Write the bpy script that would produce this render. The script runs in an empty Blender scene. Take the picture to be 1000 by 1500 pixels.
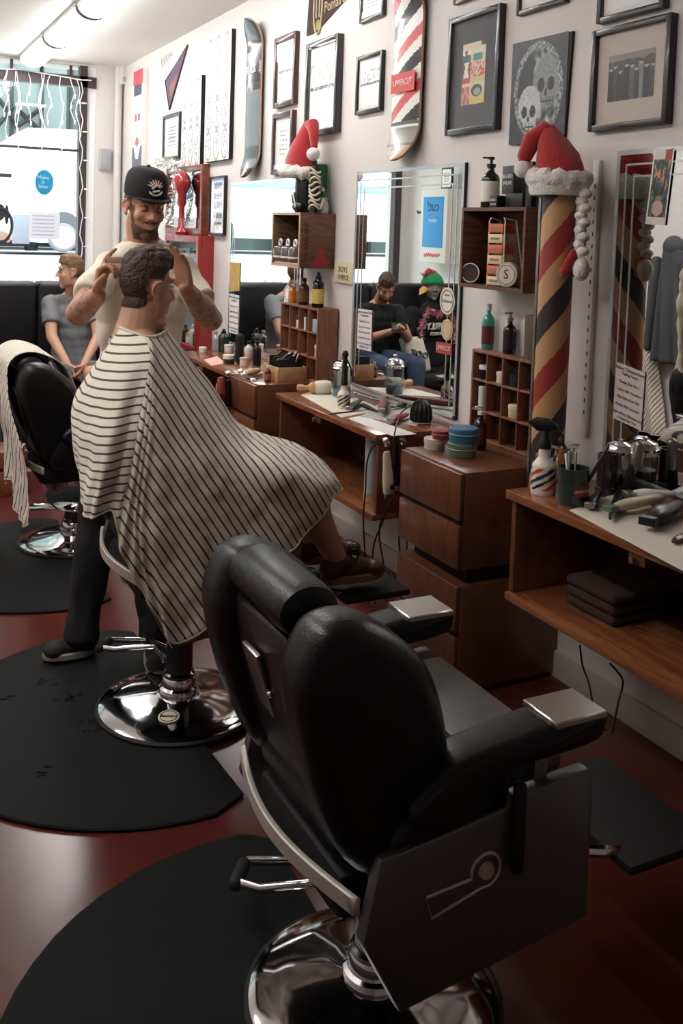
# barbershop: mirror wall on the right, caped customer, barber, waiting bench by the window
SKY_STR, SUN_STR, DIFF_STR, EXPO = 2.4, 2.5, 10.5, 1.13
POLE_PH = 0.12
import bpy, bmesh, math, random
import numpy as np
from mathutils import Vector, Matrix, noise
S = bpy.context.scene
COL = S.collection
PI = math.pi
rnd = random.Random(7)

# ------------------------------------------------------------------ camera
F_PX, PY = 1414.4, 430.2
YAW, TILT, ROLL = .471, .065, .033
CAM = Vector((0, 0, 1.62))
def _basis():
    cy, sy, ct, st = math.cos(YAW), math.sin(YAW), math.cos(TILT), math.sin(TILT)
    f = Vector((sy*ct, cy*ct, -st)); r = Vector((cy, -sy, 0)); u = r.cross(f)
    cr, sr = math.cos(ROLL), math.sin(ROLL)
    return cr*r + sr*u, -sr*r + cr*u, f
CR, CU, CF = _basis()
def ray(x, y): return CF + CR*((x-500)/F_PX) - CU*((y-PY)/F_PX)
# where a sight line meets a plane of the room (used to measure the room from the photograph)
def onX(x, y, X): d = ray(x, y); return CAM + d*(X/d.x)
def onY(x, y, Y): d = ray(x, y); return CAM + d*(Y/d.y)
def onZ(x, y, z): d = ray(x, y); return CAM + d*((z-CAM.z)/d.z)
cd = bpy.data.cameras.new('camera'); co = bpy.data.objects.new('camera', cd); COL.objects.link(co)
co.matrix_world = Matrix(((CR.x, CU.x, -CF.x, CAM.x), (CR.y, CU.y, -CF.y, CAM.y), (CR.z, CU.z, -CF.z, CAM.z), (0, 0, 0, 1)))
cd.sensor_fit = 'HORIZONTAL'; cd.sensor_width = 36; cd.lens = 36*F_PX/1000
cd.shift_y = -(750-PY)/1000; cd.clip_start = .02; cd.clip_end = 200
S.camera = co

# ------------------------------------------------------------------ room measures
XW = 2.33       # mirror wall (faces -X)
XO = -.95       # opposite wall
YF = 9.36       # shop front
YB = -2.2       # behind the camera
ZC = 3.11
XF = 1.905      # front edge of the counters
ZT = .80        # counter height

# ------------------------------------------------------------------ materials
MATS = {}
def _nt(name):
    m = bpy.data.materials.new(name); m.use_nodes = True
    nt = m.node_tree; b = nt.nodes['Principled BSDF']
    return m, nt, b
def lin(c): return tuple(((v/255)/12.92 if v/255 <= .04045 else ((v/255+.055)/1.055)**2.4) for v in c) + (1,)
def mat(name, c, rough=.5, metal=0, bump=0, bscale=60, var=0, vscale=8, coat=0, trans=0, ior=1.45, sheen=0, spec=.5, alpha=1):
    if name in MATS: return MATS[name]
    m, nt, b = _nt(name); N, L = nt.nodes, nt.links
    col = lin(c)
    b.inputs['Base Color'].default_value = col; b.inputs['Roughness'].default_value = rough
    b.inputs['Metallic'].default_value = metal; b.inputs['Coat Weight'].default_value = coat
    b.inputs['Transmission Weight'].default_value = trans; b.inputs['IOR'].default_value = ior
    b.inputs['Sheen Weight'].default_value = sheen; b.inputs['Specular IOR Level'].default_value = spec
    if alpha < 1: b.inputs['Alpha'].default_value = alpha
    tc = N.new('ShaderNodeTexCoord')
    nz = N.new('ShaderNodeTexNoise'); nz.inputs['Scale'].default_value = vscale; nz.inputs['Detail'].default_value = 4
    L.new(tc.outputs['Object'], nz.inputs['Vector'])
    if var:
        mx = N.new('ShaderNodeMix'); mx.data_type = 'RGBA'
        mx.inputs['A'].default_value = tuple(v*(1-var) for v in col[:3])+(1,)
        mx.inputs['B'].default_value = tuple(min(1, v*(1+var)) for v in col[:3])+(1,)
        L.new(nz.outputs['Fac'], mx.inputs['Factor']); L.new(mx.outputs['Result'], b.inputs['Base Color'])
    if bump:
        n2 = N.new('ShaderNodeTexNoise'); n2.inputs['Scale'].default_value = bscale; n2.inputs['Detail'].default_value = 3
        L.new(tc.outputs['Object'], n2.inputs['Vector'])
        bp = N.new('ShaderNodeBump'); bp.inputs['Strength'].default_value = bump; bp.inputs['Distance'].default_value = .01
        L.new(n2.outputs['Fac'], bp.inputs['Height']); L.new(bp.outputs['Normal'], b.inputs['Normal'])
    MATS[name] = m; return m
def wood(name, c1, c2, scale=(6, 6, 60), rough=.35, coat=.2):
    if name in MATS: return MATS[name]
    m, nt, b = _nt(name); N, L = nt.nodes, nt.links
    tc = N.new('ShaderNodeTexCoord'); mp = N.new('ShaderNodeMapping'); mp.inputs['Scale'].default_value = scale
    nz = N.new('ShaderNodeTexNoise'); nz.inputs['Scale'].default_value = 1; nz.inputs['Detail'].default_value = 6; nz.inputs['Distortion'].default_value = 1.2
    rp = N.new('ShaderNodeValToRGB'); rp.color_ramp.elements[0].color = lin(c1); rp.color_ramp.elements[1].color = lin(c2)
    rp.color_ramp.elements[0].position = .3; rp.color_ramp.elements[1].position = .72
    L.new(tc.outputs['Object'], mp.inputs['Vector']); L.new(mp.outputs['Vector'], nz.inputs['Vector'])
    L.new(nz.outputs['Fac'], rp.inputs['Fac']); L.new(rp.outputs['Color'], b.inputs['Base Color'])
    b.inputs['Roughness'].default_value = rough; b.inputs['Coat Weight'].default_value = coat; b.inputs['Coat Roughness'].default_value = .15
    MATS[name] = m; return m
def attr_mat(name, attr='col', rough=.5, coat=0, bump=0, bscale=200):
    if name in MATS: return MATS[name]
    m, nt, b = _nt(name); N, L = nt.nodes, nt.links
    a = N.new('ShaderNodeAttribute'); a.attribute_name = attr
    L.new(a.outputs['Color'], b.inputs['Base Color']); b.inputs['Roughness'].default_value = rough; b.inputs['Coat Weight'].default_value = coat
    if bump:
        tc = N.new('ShaderNodeTexCoord'); n2 = N.new('ShaderNodeTexNoise'); n2.inputs['Scale'].default_value = bscale
        L.new(tc.outputs['Object'], n2.inputs['Vector']); bp = N.new('ShaderNodeBump'); bp.inputs['Strength'].default_value = bump; bp.inputs['Distance'].default_value = .005
        L.new(n2.outputs['Fac'], bp.inputs['Height']); L.new(bp.outputs['Normal'], b.inputs['Normal'])
    MATS[name] = m; return m
def pane(name, tint=(255, 255, 255), fres=1.5, extra=0):
    """thin glass pane: see-through with a Fresnel reflection"""
    if name in MATS: return MATS[name]
    m = bpy.data.materials.new(name); m.use_nodes = True; nt = m.node_tree; N, L = nt.nodes, nt.links; N.clear()
    o = N.new('ShaderNodeOutputMaterial'); mx = N.new('ShaderNodeMixShader'); t = N.new('ShaderNodeBsdfTransparent'); g = N.new('ShaderNodeBsdfGlossy')
    t.inputs['Color'].default_value = lin(tint); g.inputs['Roughness'].default_value = .02
    fr = N.new('ShaderNodeFresnel'); fr.inputs['IOR'].default_value = fres
    ge = N.new('ShaderNodeNewGeometry'); sb = N.new('ShaderNodeMath'); sb.operation = 'SUBTRACT'; sb.inputs[0].default_value = 1; L.new(ge.outputs['Backfacing'], sb.inputs[1])
    ml = N.new('ShaderNodeMath'); ml.operation = 'MULTIPLY'; L.new(fr.outputs['Fac'], ml.inputs[0]); L.new(sb.outputs[0], ml.inputs[1])
    if extra:
        ad = N.new('ShaderNodeMath'); ad.operation = 'ADD'; ad.inputs[1].default_value = extra; ad.use_clamp = True
        L.new(ml.outputs[0], ad.inputs[0]); L.new(ad.outputs[0], mx.inputs['Fac'])
    else: L.new(ml.outputs[0], mx.inputs['Fac'])
    L.new(t.outputs[0], mx.inputs[1]); L.new(g.outputs[0], mx.inputs[2]); L.new(mx.outputs[0], o.inputs['Surface'])
    MATS[name] = m; return m
def emit(name, c, s):
    if name in MATS: return MATS[name]
    m, nt, b = _nt(name); b.inputs['Base Color'].default_value = lin(c)
    b.inputs['Emission Color'].default_value = lin(c); b.inputs['Emission Strength'].default_value = s
    MATS[name] = m; return m

BLACK = mat('black_plastic', (16, 16, 17), .35)
BLACKM = mat('matt_black', (20, 19, 19), .7)
CHROME = mat('chrome', (225, 225, 228), .08, 1)
STEEL = mat('brushed_steel', (150, 148, 146), .35, 1)
WHITEP = mat('white_plastic', (228, 226, 220), .4)
PAPER = mat('paper', (232, 230, 228), .8)
LEATHER = mat('black_leather', (10, 10, 11), .35, bump=.12, bscale=160, spec=.45)
ARTM = attr_mat('printed_picture', rough=.45)
MIRROR = mat('mirror_silver', (236, 240, 240), .0, 1)
MIRE = mat('mirror_bevel', (210, 218, 220), .05, 1)
W_CAB = wood('cabinet_wood', (84, 48, 30), (124, 76, 48), (5, 30, 5), .32, .3)
W_TOP = wood('counter_wood', (112, 64, 38), (156, 98, 60), (30, 4, 30), .25, .5)
W_DARK = wood('dark_wood', (48, 26, 18), (74, 40, 27), (5, 5, 30), .4, .2)
W_CRATE = wood('crate_wood', (82, 54, 38), (124, 88, 64), (10, 10, 50), .65, 0)
W_CRATE2 = wood('old_crate_wood', (74, 45, 28), (118, 78, 50), (8, 8, 60), .65, 0)
W_CUBBY = wood('cubby_wood', (108, 66, 46), (150, 100, 74), (40, 40, 6), .5, .1)
W_LIGHT = wood('light_wood', (176, 128, 84), (208, 164, 118), (30, 4, 30), .5, .1)
WIRE = mat('black_cable', (14, 13, 13), .5)
GLASSP = pane('thin_glass', (250, 252, 252), 1.45)
GLASSF = pane('picture_glass', (255, 255, 255), 1.5)

# ------------------------------------------------------------------ mesh builder
class MB:
    def __init__(s): s.bm = bmesh.new(); s.mi = 0
    def _add(s, t, M=None):
        if M is not None: bmesh.ops.transform(t, matrix=M, verts=t.verts)
        for f in t.faces: f.material_index = s.mi
        me = bpy.data.meshes.new('t'); t.to_mesh(me); t.free(); s.bm.from_mesh(me); bpy.data.meshes.remove(me); return s
    def m(s, i): s.mi = i; return s
    def box(s, x0, x1, y0, y1, z0, z1, bev=0, seg=2, M=None):
        t = bmesh.new(); bmesh.ops.create_cube(t, size=1)
        for v in t.verts: v.co = Vector(((x0+x1)/2+v.co.x*(x1-x0), (y0+y1)/2+v.co.y*(y1-y0), (z0+z1)/2+v.co.z*(z1-z0)))
        if bev: bmesh.ops.bevel(t, geom=t.edges[:], offset=bev, segments=seg, profile=.5, affect='EDGES')
        return s._add(t, M)
    def lathe(s, prof, c=(0, 0, 0), axis=(0, 0, 1), n=24, sx=1, sy=1):
        """prof: (radius, height) pairs along axis"""
        t = bmesh.new(); rings = []
        for r, h in prof:
            if r < 1e-6: rings.append([t.verts.new((0, 0, h))])
            else: rings.append([t.verts.new((r*sx*math.cos(2*PI*i/n), r*sy*math.sin(2*PI*i/n), h)) for i in range(n)])
        for a, b in zip(rings, rings[1:]):
            if len(a) == 1 and len(b) == 1: continue
            for i in range(n):
                j = (i+1) % n
                if len(a) == 1: t.faces.new((a[0], b[i], b[j]))
                elif len(b) == 1: t.faces.new((a[i], a[j], b[0]))
                else: t.faces.new((a[i], a[j], b[j], b[i]))
        if len(rings[0]) > 1: t.faces.new(rings[0][::-1])
        if len(rings[-1]) > 1: t.faces.new(rings[-1])
        q = Vector((0, 0, 1)).rotation_difference(Vector(axis).normalized()).to_matrix().to_4x4()
        bmesh.ops.recalc_face_normals(t, faces=t.faces)
        return s._add(t, Matrix.Translation(c) @ q)
    def cyl(s, a, b, r0, r1=None, n=16):
        a, b = Vector(a), Vector(b); r1 = r0 if r1 is None else r1
        return s.lathe([(r0, 0), (r1, (b-a).length)], a, b-a, n)
    def capsule(s, a, b, r0, r1=None, n=16, k=5):
        a, b = Vector(a), Vector(b); r1 = r0 if r1 is None else r1; L = max((b-a).length, 1e-4); d = (b-a)/L
        pr = [(r0*math.sin(PI/2*i/k), -r0*math.cos(PI/2*i/k)) for i in range(k+1)] + [(r1*math.cos(PI/2*i/k), L+r1*math.sin(PI/2*i/k)) for i in range(k+1)]
        pr[0] = (0, -r0); pr[-1] = (0, L+r1)
        return s.lathe(pr, a, d, n)
    def ell(s, c, r, R=None, n=20):
        t = bmesh.new(); bmesh.ops.create_uvsphere(t, u_segments=n, v_segments=n//2+2, radius=1)
        M = Matrix.Translation(c) @ (R.to_4x4() if R is not None else Matrix()) @ Matrix.Diagonal((*((r,)*3 if isinstance(r, (int, float)) else r), 1))
        return s._add(t, M)
    def tube(s, pts, r, n=8, closed=False):
        pts = [Vector(p) for p in pts]; t = bmesh.new(); rings = []; N = len(pts); up = None
        for i, p in enumerate(pts):
            d = (pts[(i+1) % N]-pts[i-1]) if closed else (pts[min(i+1, N-1)]-pts[max(i-1, 0)])
            d = d.normalized() if d.length > 1e-9 else Vector((0, 0, 1))
            if up is None: up = d.orthogonal().normalized()
            up = (up - d*up.dot(d)); up = up.normalized() if up.length > 1e-6 else d.orthogonal().normalized()
            sd = d.cross(up); rr = r[i] if isinstance(r, (list, tuple)) else r
            rings.append([t.verts.new(p + (up*math.cos(2*PI*k/n)+sd*math.sin(2*PI*k/n))*rr) for k in range(n)])
        prs = list(zip(rings, rings[1:])) + ([(rings[-1], rings[0])] if closed else [])
        for a, b in prs:
            for k in range(n): t.faces.new((a[k], a[(k+1) % n], b[(k+1) % n], b[k]))
        if not closed: t.faces.new(rings[0][::-1]); t.faces.new(rings[-1])
        bmesh.ops.recalc_face_normals(t, faces=t.faces)
        return s._add(t)
    def prism(s, poly, d, M=None, bev=0, seg=2):
        """poly in local XY, extruded from z=0 to z=d, then moved by M"""
        t = bmesh.new(); vs = [t.verts.new((p[0], p[1], 0)) for p in poly]; f = t.faces.new(vs)
        g = bmesh.ops.extrude_face_region(t, geom=[f]); bmesh.ops.translate(t, vec=(0, 0, d), verts=[v for v in g['geom'] if isinstance(v, bmesh.types.BMVert)])
        bmesh.ops.recalc_face_normals(t, faces=t.faces)
        if bev:
            ed = [e for e in t.edges if len(e.link_faces) == 2 and e.calc_face_angle(0) > .6]
            bmesh.ops.bevel(t, geom=ed, offset=bev, segments=seg, profile=.5, affect='EDGES')
        return s._add(t, M)
    def quad(s, a, b, c, d):
        t = bmesh.new(); t.faces.new([t.verts.new(p) for p in (a, b, c, d)]); return s._add(t)
    def mesh(s, me, M=None):
        t = bmesh.new(); t.from_mesh(me); return s._add(t, M)

ORG = {}
def _org(o):
    v = Vector(o.location)
    while o.parent is not None: o = o.parent; v = v + o.location
    return v
def _link(mb, name, mats, parent, origin, flat=False, sharp=40):
    bm = mb.bm if isinstance(mb, MB) else mb
    base = _org(parent) if parent is not None else Vector((0, 0, 0))
    if origin is None:
        if parent is not None: origin = base
        else:
            lo = [min(v.co[i] for v in bm.verts) for i in range(3)]; hi = [max(v.co[i] for v in bm.verts) for i in range(3)]
            origin = Vector(((lo[0]+hi[0])/2, (lo[1]+hi[1])/2, lo[2]))
    bmesh.ops.translate(bm, vec=-Vector(origin), verts=bm.verts)
    me = bpy.data.meshes.new(name); bm.to_mesh(me); bm.free()
    for mt in (mats if isinstance(mats, (list, tuple)) else [mats]): me.materials.append(mt)
    if not flat:
        me.polygons.foreach_set('use_smooth', [True]*len(me.polygons)); me.set_sharp_from_angle(angle=math.radians(sharp))
    o = bpy.data.objects.new(name, me); COL.objects.link(o)
    if parent is not None: o.parent = parent
    o.location = Vector(origin) - base
    return o
def tag(o, label, cat, group=None, kind=None):
    o['label'] = label; o['category'] = cat
    if group: o['group'] = group
    if kind: o['kind'] = kind
    return o
def thing(name, label, cat, loc=(0, 0, 0), group=None):
    o = bpy.data.objects.new(name, None); COL.objects.link(o); o.location = loc; o.empty_display_size = .05
    return tag(o, label, cat, group)
def part(mb, name, mats, parent, label=None, kind=None, **k):
    o = _link(mb, name, mats, parent, None, **k)
    if label: o['label'] = label
    if kind: o['kind'] = kind
    return o
def one(mb, name, mats, label, cat, group=None, kind=None, **k):
    return tag(_link(mb, name, mats, None, None, **k), label, cat, group, kind)
def struct(mb, name, mats, parent=None, **k):
    o = _link(mb, name, mats, parent, None if parent is not None else Vector((0, 0, 0)), **k)
    if parent is None: o['kind'] = 'structure'
    return o
def dup(root, loc, label=None, group=None, rotz=None):
    r = root.copy(); COL.objects.link(r); r.location = loc
    if rotz is not None: r.rotation_euler = (0, 0, rotz)
    if label: r['label'] = label
    if group: r['group'] = group
    for ch in list(root.children):
        c = ch.copy(); COL.objects.link(c); c.parent = r
        for g in list(ch.children):
            d = g.copy(); COL.objects.link(d); d.parent = c
    return r
def spin(o, rz=0, rx=0, ry=0): o.rotation_euler = (rx, ry, rz); return o

_txt = {}
def text_mesh(s, size, depth=.0006):
    c = bpy.data.curves.new('txt', 'FONT'); c.body = s; c.size = size; c.extrude = depth; c.align_x = 'CENTER'; c.align_y = 'CENTER'; c.resolution_u = 2
    o = bpy.data.objects.new('txt', c); COL.objects.link(o); dg = bpy.context.evaluated_depsgraph_get(); dg.update()
    me = bpy.data.meshes.new_from_object(o.evaluated_get(dg)); bpy.data.objects.remove(o); bpy.data.curves.remove(c); return me
def text(s, size, c, xa, za, m, parent, name='lettering', sx=1, label=None, depth=.0006):
    """flat lettering centred at c; xa = reading direction, za = up direction"""
    xa = Vector(xa).normalized(); za = Vector(za).normalized(); n = xa.cross(za)
    M = Matrix(((xa.x*sx, za.x, n.x, c[0]), (xa.y*sx, za.y, n.y, c[1]), (xa.z*sx, za.z, n.z, c[2]), (0, 0, 0, 1)))
    b = MB(); b.mesh(text_mesh(s, size, depth), M)
    return part(b, name, m, parent, label, flat=True)
def art(fn, o, u, v, nu, nv, parent, name='picture', m=None, label=None):
    """printed picture: grid of faces coloured by fn(u,v)->(r,g,b) 0..255; o = lower left corner, u,v = edge vectors"""
    o, u, v = Vector(o), Vector(u), Vector(v)
    verts = [o+u*(i/nu)+v*(j/nv) for j in range(nv+1) for i in range(nu+1)]
    faces = [(j*(nu+1)+i, j*(nu+1)+i+1, (j+1)*(nu+1)+i+1, (j+1)*(nu+1)+i) for j in range(nv) for i in range(nu)]
    base = _org(parent); me = bpy.data.meshes.new(name); me.from_pydata([p-base for p in verts], [], faces)
    a = me.color_attributes.new('col', 'FLOAT_COLOR', 'CORNER'); cols = []
    for j in range(nv):
        for i in range(nu):
            c = lin([max(0, min(255, q)) for q in fn((i+.5)/nu, (j+.5)/nv)]); cols += list(c)*4
    a.data.foreach_set('color', cols); me.materials.append(m or ARTM)
    ob = bpy.data.objects.new(name, me); COL.objects.link(ob); ob.parent = parent
    if label: ob['label'] = label
    return ob
def nz(x, y, s=1, seed=0): return noise.noise(Vector((x*s+seed*7.3, y*s-seed*3.1, seed*1.7)))
WX, WZ = (0, -1, 0), (0, 0, 1)   # reading and up direction for things on the mirror wall
# ------------------------------------------------------------------ room shell
M_WALL = mat('wall_paint', (214, 208, 203), .75, bump=.05, bscale=30, var=.03, vscale=2)
M_CEIL = mat('ceiling_paint', (226, 222, 216), .8)
M_FLOOR = mat('stained_concrete', (84, 36, 30), .22, bump=.03, bscale=12, var=.45, vscale=3.5)
M_BASE = mat('dark_baseboard', (52, 40, 34), .5)
M_FRAME = mat('bronze_window_frame', (62, 48, 50), .45)
T = .12
struct(MB().box(XO-T, XW+T, YB-T, YF+T, -.1, 0), 'floor', M_FLOOR)
struct(MB().box(XO-T, XW+T, YB-T, YF+T, ZC, ZC+.1), 'ceiling', M_CEIL)
struct(MB().box(XW, XW+T, YB, YF, 0, ZC), 'wall_right', M_WALL)
struct(MB().box(XO-T, XO, YB, YF, 0, ZC), 'wall_left', M_WALL)
struct(MB().box(XO-T, XW+T, YB-T, YB, 0, ZC), 'wall_back', M_WALL)
ZL = 1.0     # window ledge
xp = onY(139.5, 200, YF).x    # pier edge
b = MB(); b.box(xp, XW+T, YF, YF+.3, 0, ZC); b.box(XO-T, xp, YF, YF+.3, 0, ZL-.04); b.box(XO-T, XO+.12, YF, YF+.3, ZL-.04, ZC); b.box(XO+.12, xp, YF, YF+.3, ZC-.02, ZC)
struct(b, 'wall_front', M_WALL)
struct(MB().box(XW-.015, XW, 2.0, YF, 0, .1, .003), 'baseboard_right', mat('pale_baseboard', (188, 180, 170), .6))
struct(MB().box(XO, XO+.015, YB, YF, 0, .1, .003), 'baseboard_left', M_BASE)
# deep display ledge under the window, behind the bench
YS = 7.75
struct(MB().box(XO, XW, YS, YF, 0, ZL), 'trim_1', mat('ledge_paint', (206, 204, 200), .6))
# pipe casing in the corner
struct(MB().cyl((XW-.05, YF-.05, ZL), (XW-.05, YF-.05, ZC), .035, n=12), 'trim_2', M_WALL)
# shop window
xr1, xr0 = onY(126.5, 200, YF).x, onY(115.5, 200, YF).x
zh1, zh0 = onY(60, 106, YF).z, onY(60, 122, YF).z
zb = onY(60, 217, YF).z
win = bpy.data.objects.new('window_1', None); COL.objects.link(win); win.location = (0, YF, ZL); win['kind'] = 'structure'
b = MB(); b.box(xr0, xr1, YF-.02, YF+.08, ZL, ZC-.02); b.box(XO+.12, XO+.2, YF-.02, YF+.08, ZL, ZC-.02); b.box(XO+.12, xp, YF-.02, YF+.08, zh0, zh1); b.box(XO+.12, xr1, YF-.02, YF+.08, ZL, ZL+.05)

struct(b, 'window_frame', M_FRAME, win)
struct(MB().box(XO+.12, xr0, YF+.01, YF+.03, zb-.012, zb+.012), 'glazing_bar', M_FRAME, win)
b = MB()
for px in (17, 61, 104): x = onY(px, 150, YF).x; b.box(x-.012, x+.012, YF+.02, YF+.04, zh1, ZC-.02)
for k in range(5): b.box(-.8+k*.36, -.776+k*.36, YF+.02, YF+.04, zh1, ZC-.02)
struct(b, 'transom_bar', M_FRAME, win)
struct(MB().box(XO+.12, xr0, YF+.03, YF+.034, ZL+.05, ZC-.02), 'glass_pane', pane('window_glass', (244, 250, 250), 1.4), win)
struct(MB().box(xr1, xp, YF+.02, YF+.06, ZL, ZC-.02), 'window_reveal', mat('bright_reveal', (240, 238, 240), .6), win)  # solid panel for the window reveal, its brightness set in the colour

# ------------------------------------------------------------------ street outside
ZG = .95
def ext(): pass
one(MB().box(-30, 34, YF+2.2, 60, ZG-.4, ZG), 'street', mat('asphalt', (176, 178, 182), .9, var=.1), 'pale grey road beyond the shop window under the parked van', 'street')['kind'] = 'structure'
one(MB().box(-30, 34, YF+.3, YF+2.2, ZG-.4, ZG+.03), 'sidewalk', mat('sidewalk_concrete', (205, 200, 196), .9, var=.06), 'light concrete sidewalk just outside the shop window', 'sidewalk')['kind'] = 'structure'
YV = 19.5
bl = thing('building', 'grey green glazed building across the street seen through top of the window', 'building', (0, 27, ZG))
part(MB().box(-22, 22, 27, 31, ZG, 16), 'facade', mat('facade_panel', (92, 106, 102), .6, var=.12, vscale=.6), bl)
for k in range(16): part(MB().box(-20.0+k*2.6, -18.2+k*2.6, 26.95, 27.0, 3.2, 8.2), 'facade_window', mat('facade_glass', (112, 128, 126), .2), bl)
def fx(px): return onY(px, 150, 26.9).x
def fz(py): return onY(50, py, 26.9).z
for px in (17, 61, 104): part(MB().box(fx(px)-.04, fx(px)+.04, 26.8, 26.95, ZG, 9), 'mullion', mat('facade_mullion', (40, 46, 46), .5), bl)
for k in range(12): part(MB().box(-18+k*1.6, -17.9+k*1.6, 26.8, 26.95, ZG, 9), 'mullion', MATS['facade_mullion'], bl)
b = MB()
for (a0, c0, a1, c1) in ((-4, 150, 26, 186), (22, 190, 60, 158), (26, 165, 58, 192), (-10, 196, 18, 160)): b.cyl((fx(a0), 26.7, fz(c0)), (fx(a1), 26.7, fz(c1)), .06, n=8)
part(b, 'cross_brace', mat('dark_brace', (30, 34, 34), .6), bl, kind=None)
part(MB().box(fx(20), fx(62), 26.3, 26.6, fz(159), fz(156)), 'balcony_rail', WHITEP, bl)
# white van, nose to the left, parked along the street
WV = mat('van_white_paint', (250, 250, 250), .35)
def vx(px): return onY(px, 300, YV).x
def vz(py): return onY(60, py, YV).z
van = thing('van', 'white van with dark windows parked across the street beyond the window', 'van', (vx(60), YV, ZG))
zr = vz(368)
P = [(vx(-90), vz(345)), (vx(-90), vz(290)), (vx(-60), vz(262)), (vx(-20), vz(255)), (vx(15), vz(205)), (vx(40), vz(188)), (vx(300), vz(180)), (vx(300), vz(352)), (vx(60), vz(356))]
MX = Matrix(((1, 0, 0, 0), (0, 0, -1, YV+1.9), (0, 1, 0, 0), (0, 0, 0, 1)))
part(MB().prism(P, 1.9, MX, .06, 2), 'body', WV, van)
part(MB().prism([(vx(15), vz(250)), (vx(35), vz(218)), (vx(60), vz(216)), (vx(44), vz(250))], .03, Matrix(((1, 0, 0, 0), (0, 0, -1, YV+.01), (0, 1, 0, 0), (0, 0, 0, 1))), .0), 'windshield', mat('van_glass', (150, 176, 190), .15), van)
part(MB().prism([(vx(72), vz(262)), (vx(74), vz(226)), (vx(112), vz(222)), (vx(116), vz(262))], .03, Matrix(((1, 0, 0, 0), (0, 0, -1, YV+.01), (0, 1, 0, 0), (0, 0, 0, 1)))), 'side_window', MATS['van_glass'], van)
part(MB().box(vx(18), vx(44), YV-.03, YV+.02, vz(358), vz(315), .02), 'side_skirt', mat('van_skirt', (120, 126, 136), .5), van)
part(MB().box(vx(2), vx(230), YV+.2, YV+1.6, vz(362), vz(350)), 'underbody', BLACKM, van)
part(MB().box(vx(-30), vx(16), YV-.04, YV+.0, vz(262), vz(257), .01), 'wiper_trim', BLACKM, van)
for px in (93, -45, 240):
    part(MB().lathe([(.36, 0), (.36, .05)], (vx(px), YV+.02, vz(336)), (0, -1, 0), 24), 'wheel_arch', mat('wheel_arch', (84, 86, 92), .7), van)
    wv = part(MB().lathe([(0, 0), (.26, 0), (.29, .03), (.29, .16), (.26, .2), (0, .2)], (vx(px), YV+.14, vz(347)), (0, -1, 0), 28), 'wheel', mat('tire', (128, 128, 134), .8), van)
    part(MB().lathe([(0, .0), (.22, .0), (.2, .03), (0, .035)], (vx(px), YV-.06, vz(347)), (0, -1, 0), 28), 'hubcap', WV, wv)
part(MB().lathe([(0, 0), (.12, 0), (.16, .2), (.1, .3)], (vx(50), YV+.3, vz(368)), (0, 0, 1), 16), 'exhaust', BLACKM, van)
# second van / bus whose pale roof shows above
bus = thing('bus', 'long pale blue and white bus roof showing behind the white van', 'bus', (-2, 22.5, ZG))
part(MB().box(-14, 12, 22.5, 25, ZG+.4, 3.22, .15, 3), 'body', mat('bus_white', (244, 246, 248), .4), bus)
part(MB().box(-14, -.4, 22.44, 22.6, 2.62, 2.84, .03), 'stripe', mat('bus_blue', (140, 176, 220), .4), bus)

# ------------------------------------------------------------------ sky, sun and lamps
w = bpy.data.worlds.new('world'); S.world = w; w.use_nodes = True
bg = w.node_tree.nodes['Background']
sky = w.node_tree.nodes.new('ShaderNodeTexSky'); sky.sky_type = 'HOSEK_WILKIE'; sky.sun_direction = Vector((-.35, -.55, .75)).normalized(); sky.turbidity = 6; sky.ground_albedo = .5
mixn = w.node_tree.nodes.new('ShaderNodeMix'); mixn.data_type = 'RGBA'; mixn.inputs['Factor'].default_value = .85; mixn.inputs['B'].default_value = (1.0, 1.0, 1.0, 1)
w.node_tree.links.new(sky.outputs['Color'], mixn.inputs['A']); w.node_tree.links.new(mixn.outputs['Result'], bg.inputs['Color'])
bg.inputs['Strength'].default_value = SKY_STR
sd = bpy.data.lights.new('sun', 'SUN'); sd.energy = SUN_STR; sd.angle = .02; sd.color = (1, .97, .92); so = bpy.data.objects.new('sun', sd); COL.objects.link(so)
so.rotation_euler = Vector((-.7, -.25, .9)).to_track_quat('Z', 'Y').to_euler(); so.location = (0, 12, 8)
pd = bpy.data.lights.new('window_portal', 'AREA'); pd.shape = 'RECTANGLE'; pd.size = xr0-XO-.12; pd.size_y = ZC-.1-ZL; pd.cycles.is_portal = True
po = bpy.data.objects.new('window_portal', pd); COL.objects.link(po); po.location = ((xr0+XO+.12)/2, YF+.32, (ZC+ZL)/2-.05); po.rotation_euler = (-PI/2, 0, 0)

# fluorescent fixtures on the ceiling, one row; an unseen left row is added below
M_DIFF = emit('lit_diffuser', (255, 253, 251), DIFF_STR)
LX = 1.467
def fixture(y0, y1, label, LX=1.467):
    y0 *= .968; y1 *= .968
    t = thing('ceiling_light', label, 'ceiling light', (LX, (y0+y1)/2, ZC), 'fluorescent fixtures in one row on the ceiling')
    part(MB().box(LX-.11, LX+.11, y0, y1, ZC-.03, ZC, .004), 'housing', WHITEP, t)
    n = 10; pr = [(math.cos(PI*i/n)*.105, -.02-math.sin(PI*i/n)*.075) for i in range(n+1)]
    M = Matrix(((1, 0, 0, LX), (0, 0, 1, y0+.012), (0, 1, 0, ZC-.01), (0, 0, 0, 1)))
    part(MB().prism(pr, y1-y0-.024, M), 'diffuser', M_DIFF, t)
    for y in (y0, y1-.014):
        b = MB(); pr2 = [(math.cos(PI*i/n)*.112, -.02-math.sin(PI*i/n)*.082) for i in range(n+1)]
        b.prism(pr2, .014, Matrix(((1, 0, 0, LX), (0, 0, 1, y), (0, 1, 0, ZC-.01), (0, 0, 0, 1))))
        part(b, 'end_cap', mat('grey_end_cap', (150, 148, 145), .5), t)
fixture(8.32, 9.5, 'white fluorescent ceiling light nearest the shop window')
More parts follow.
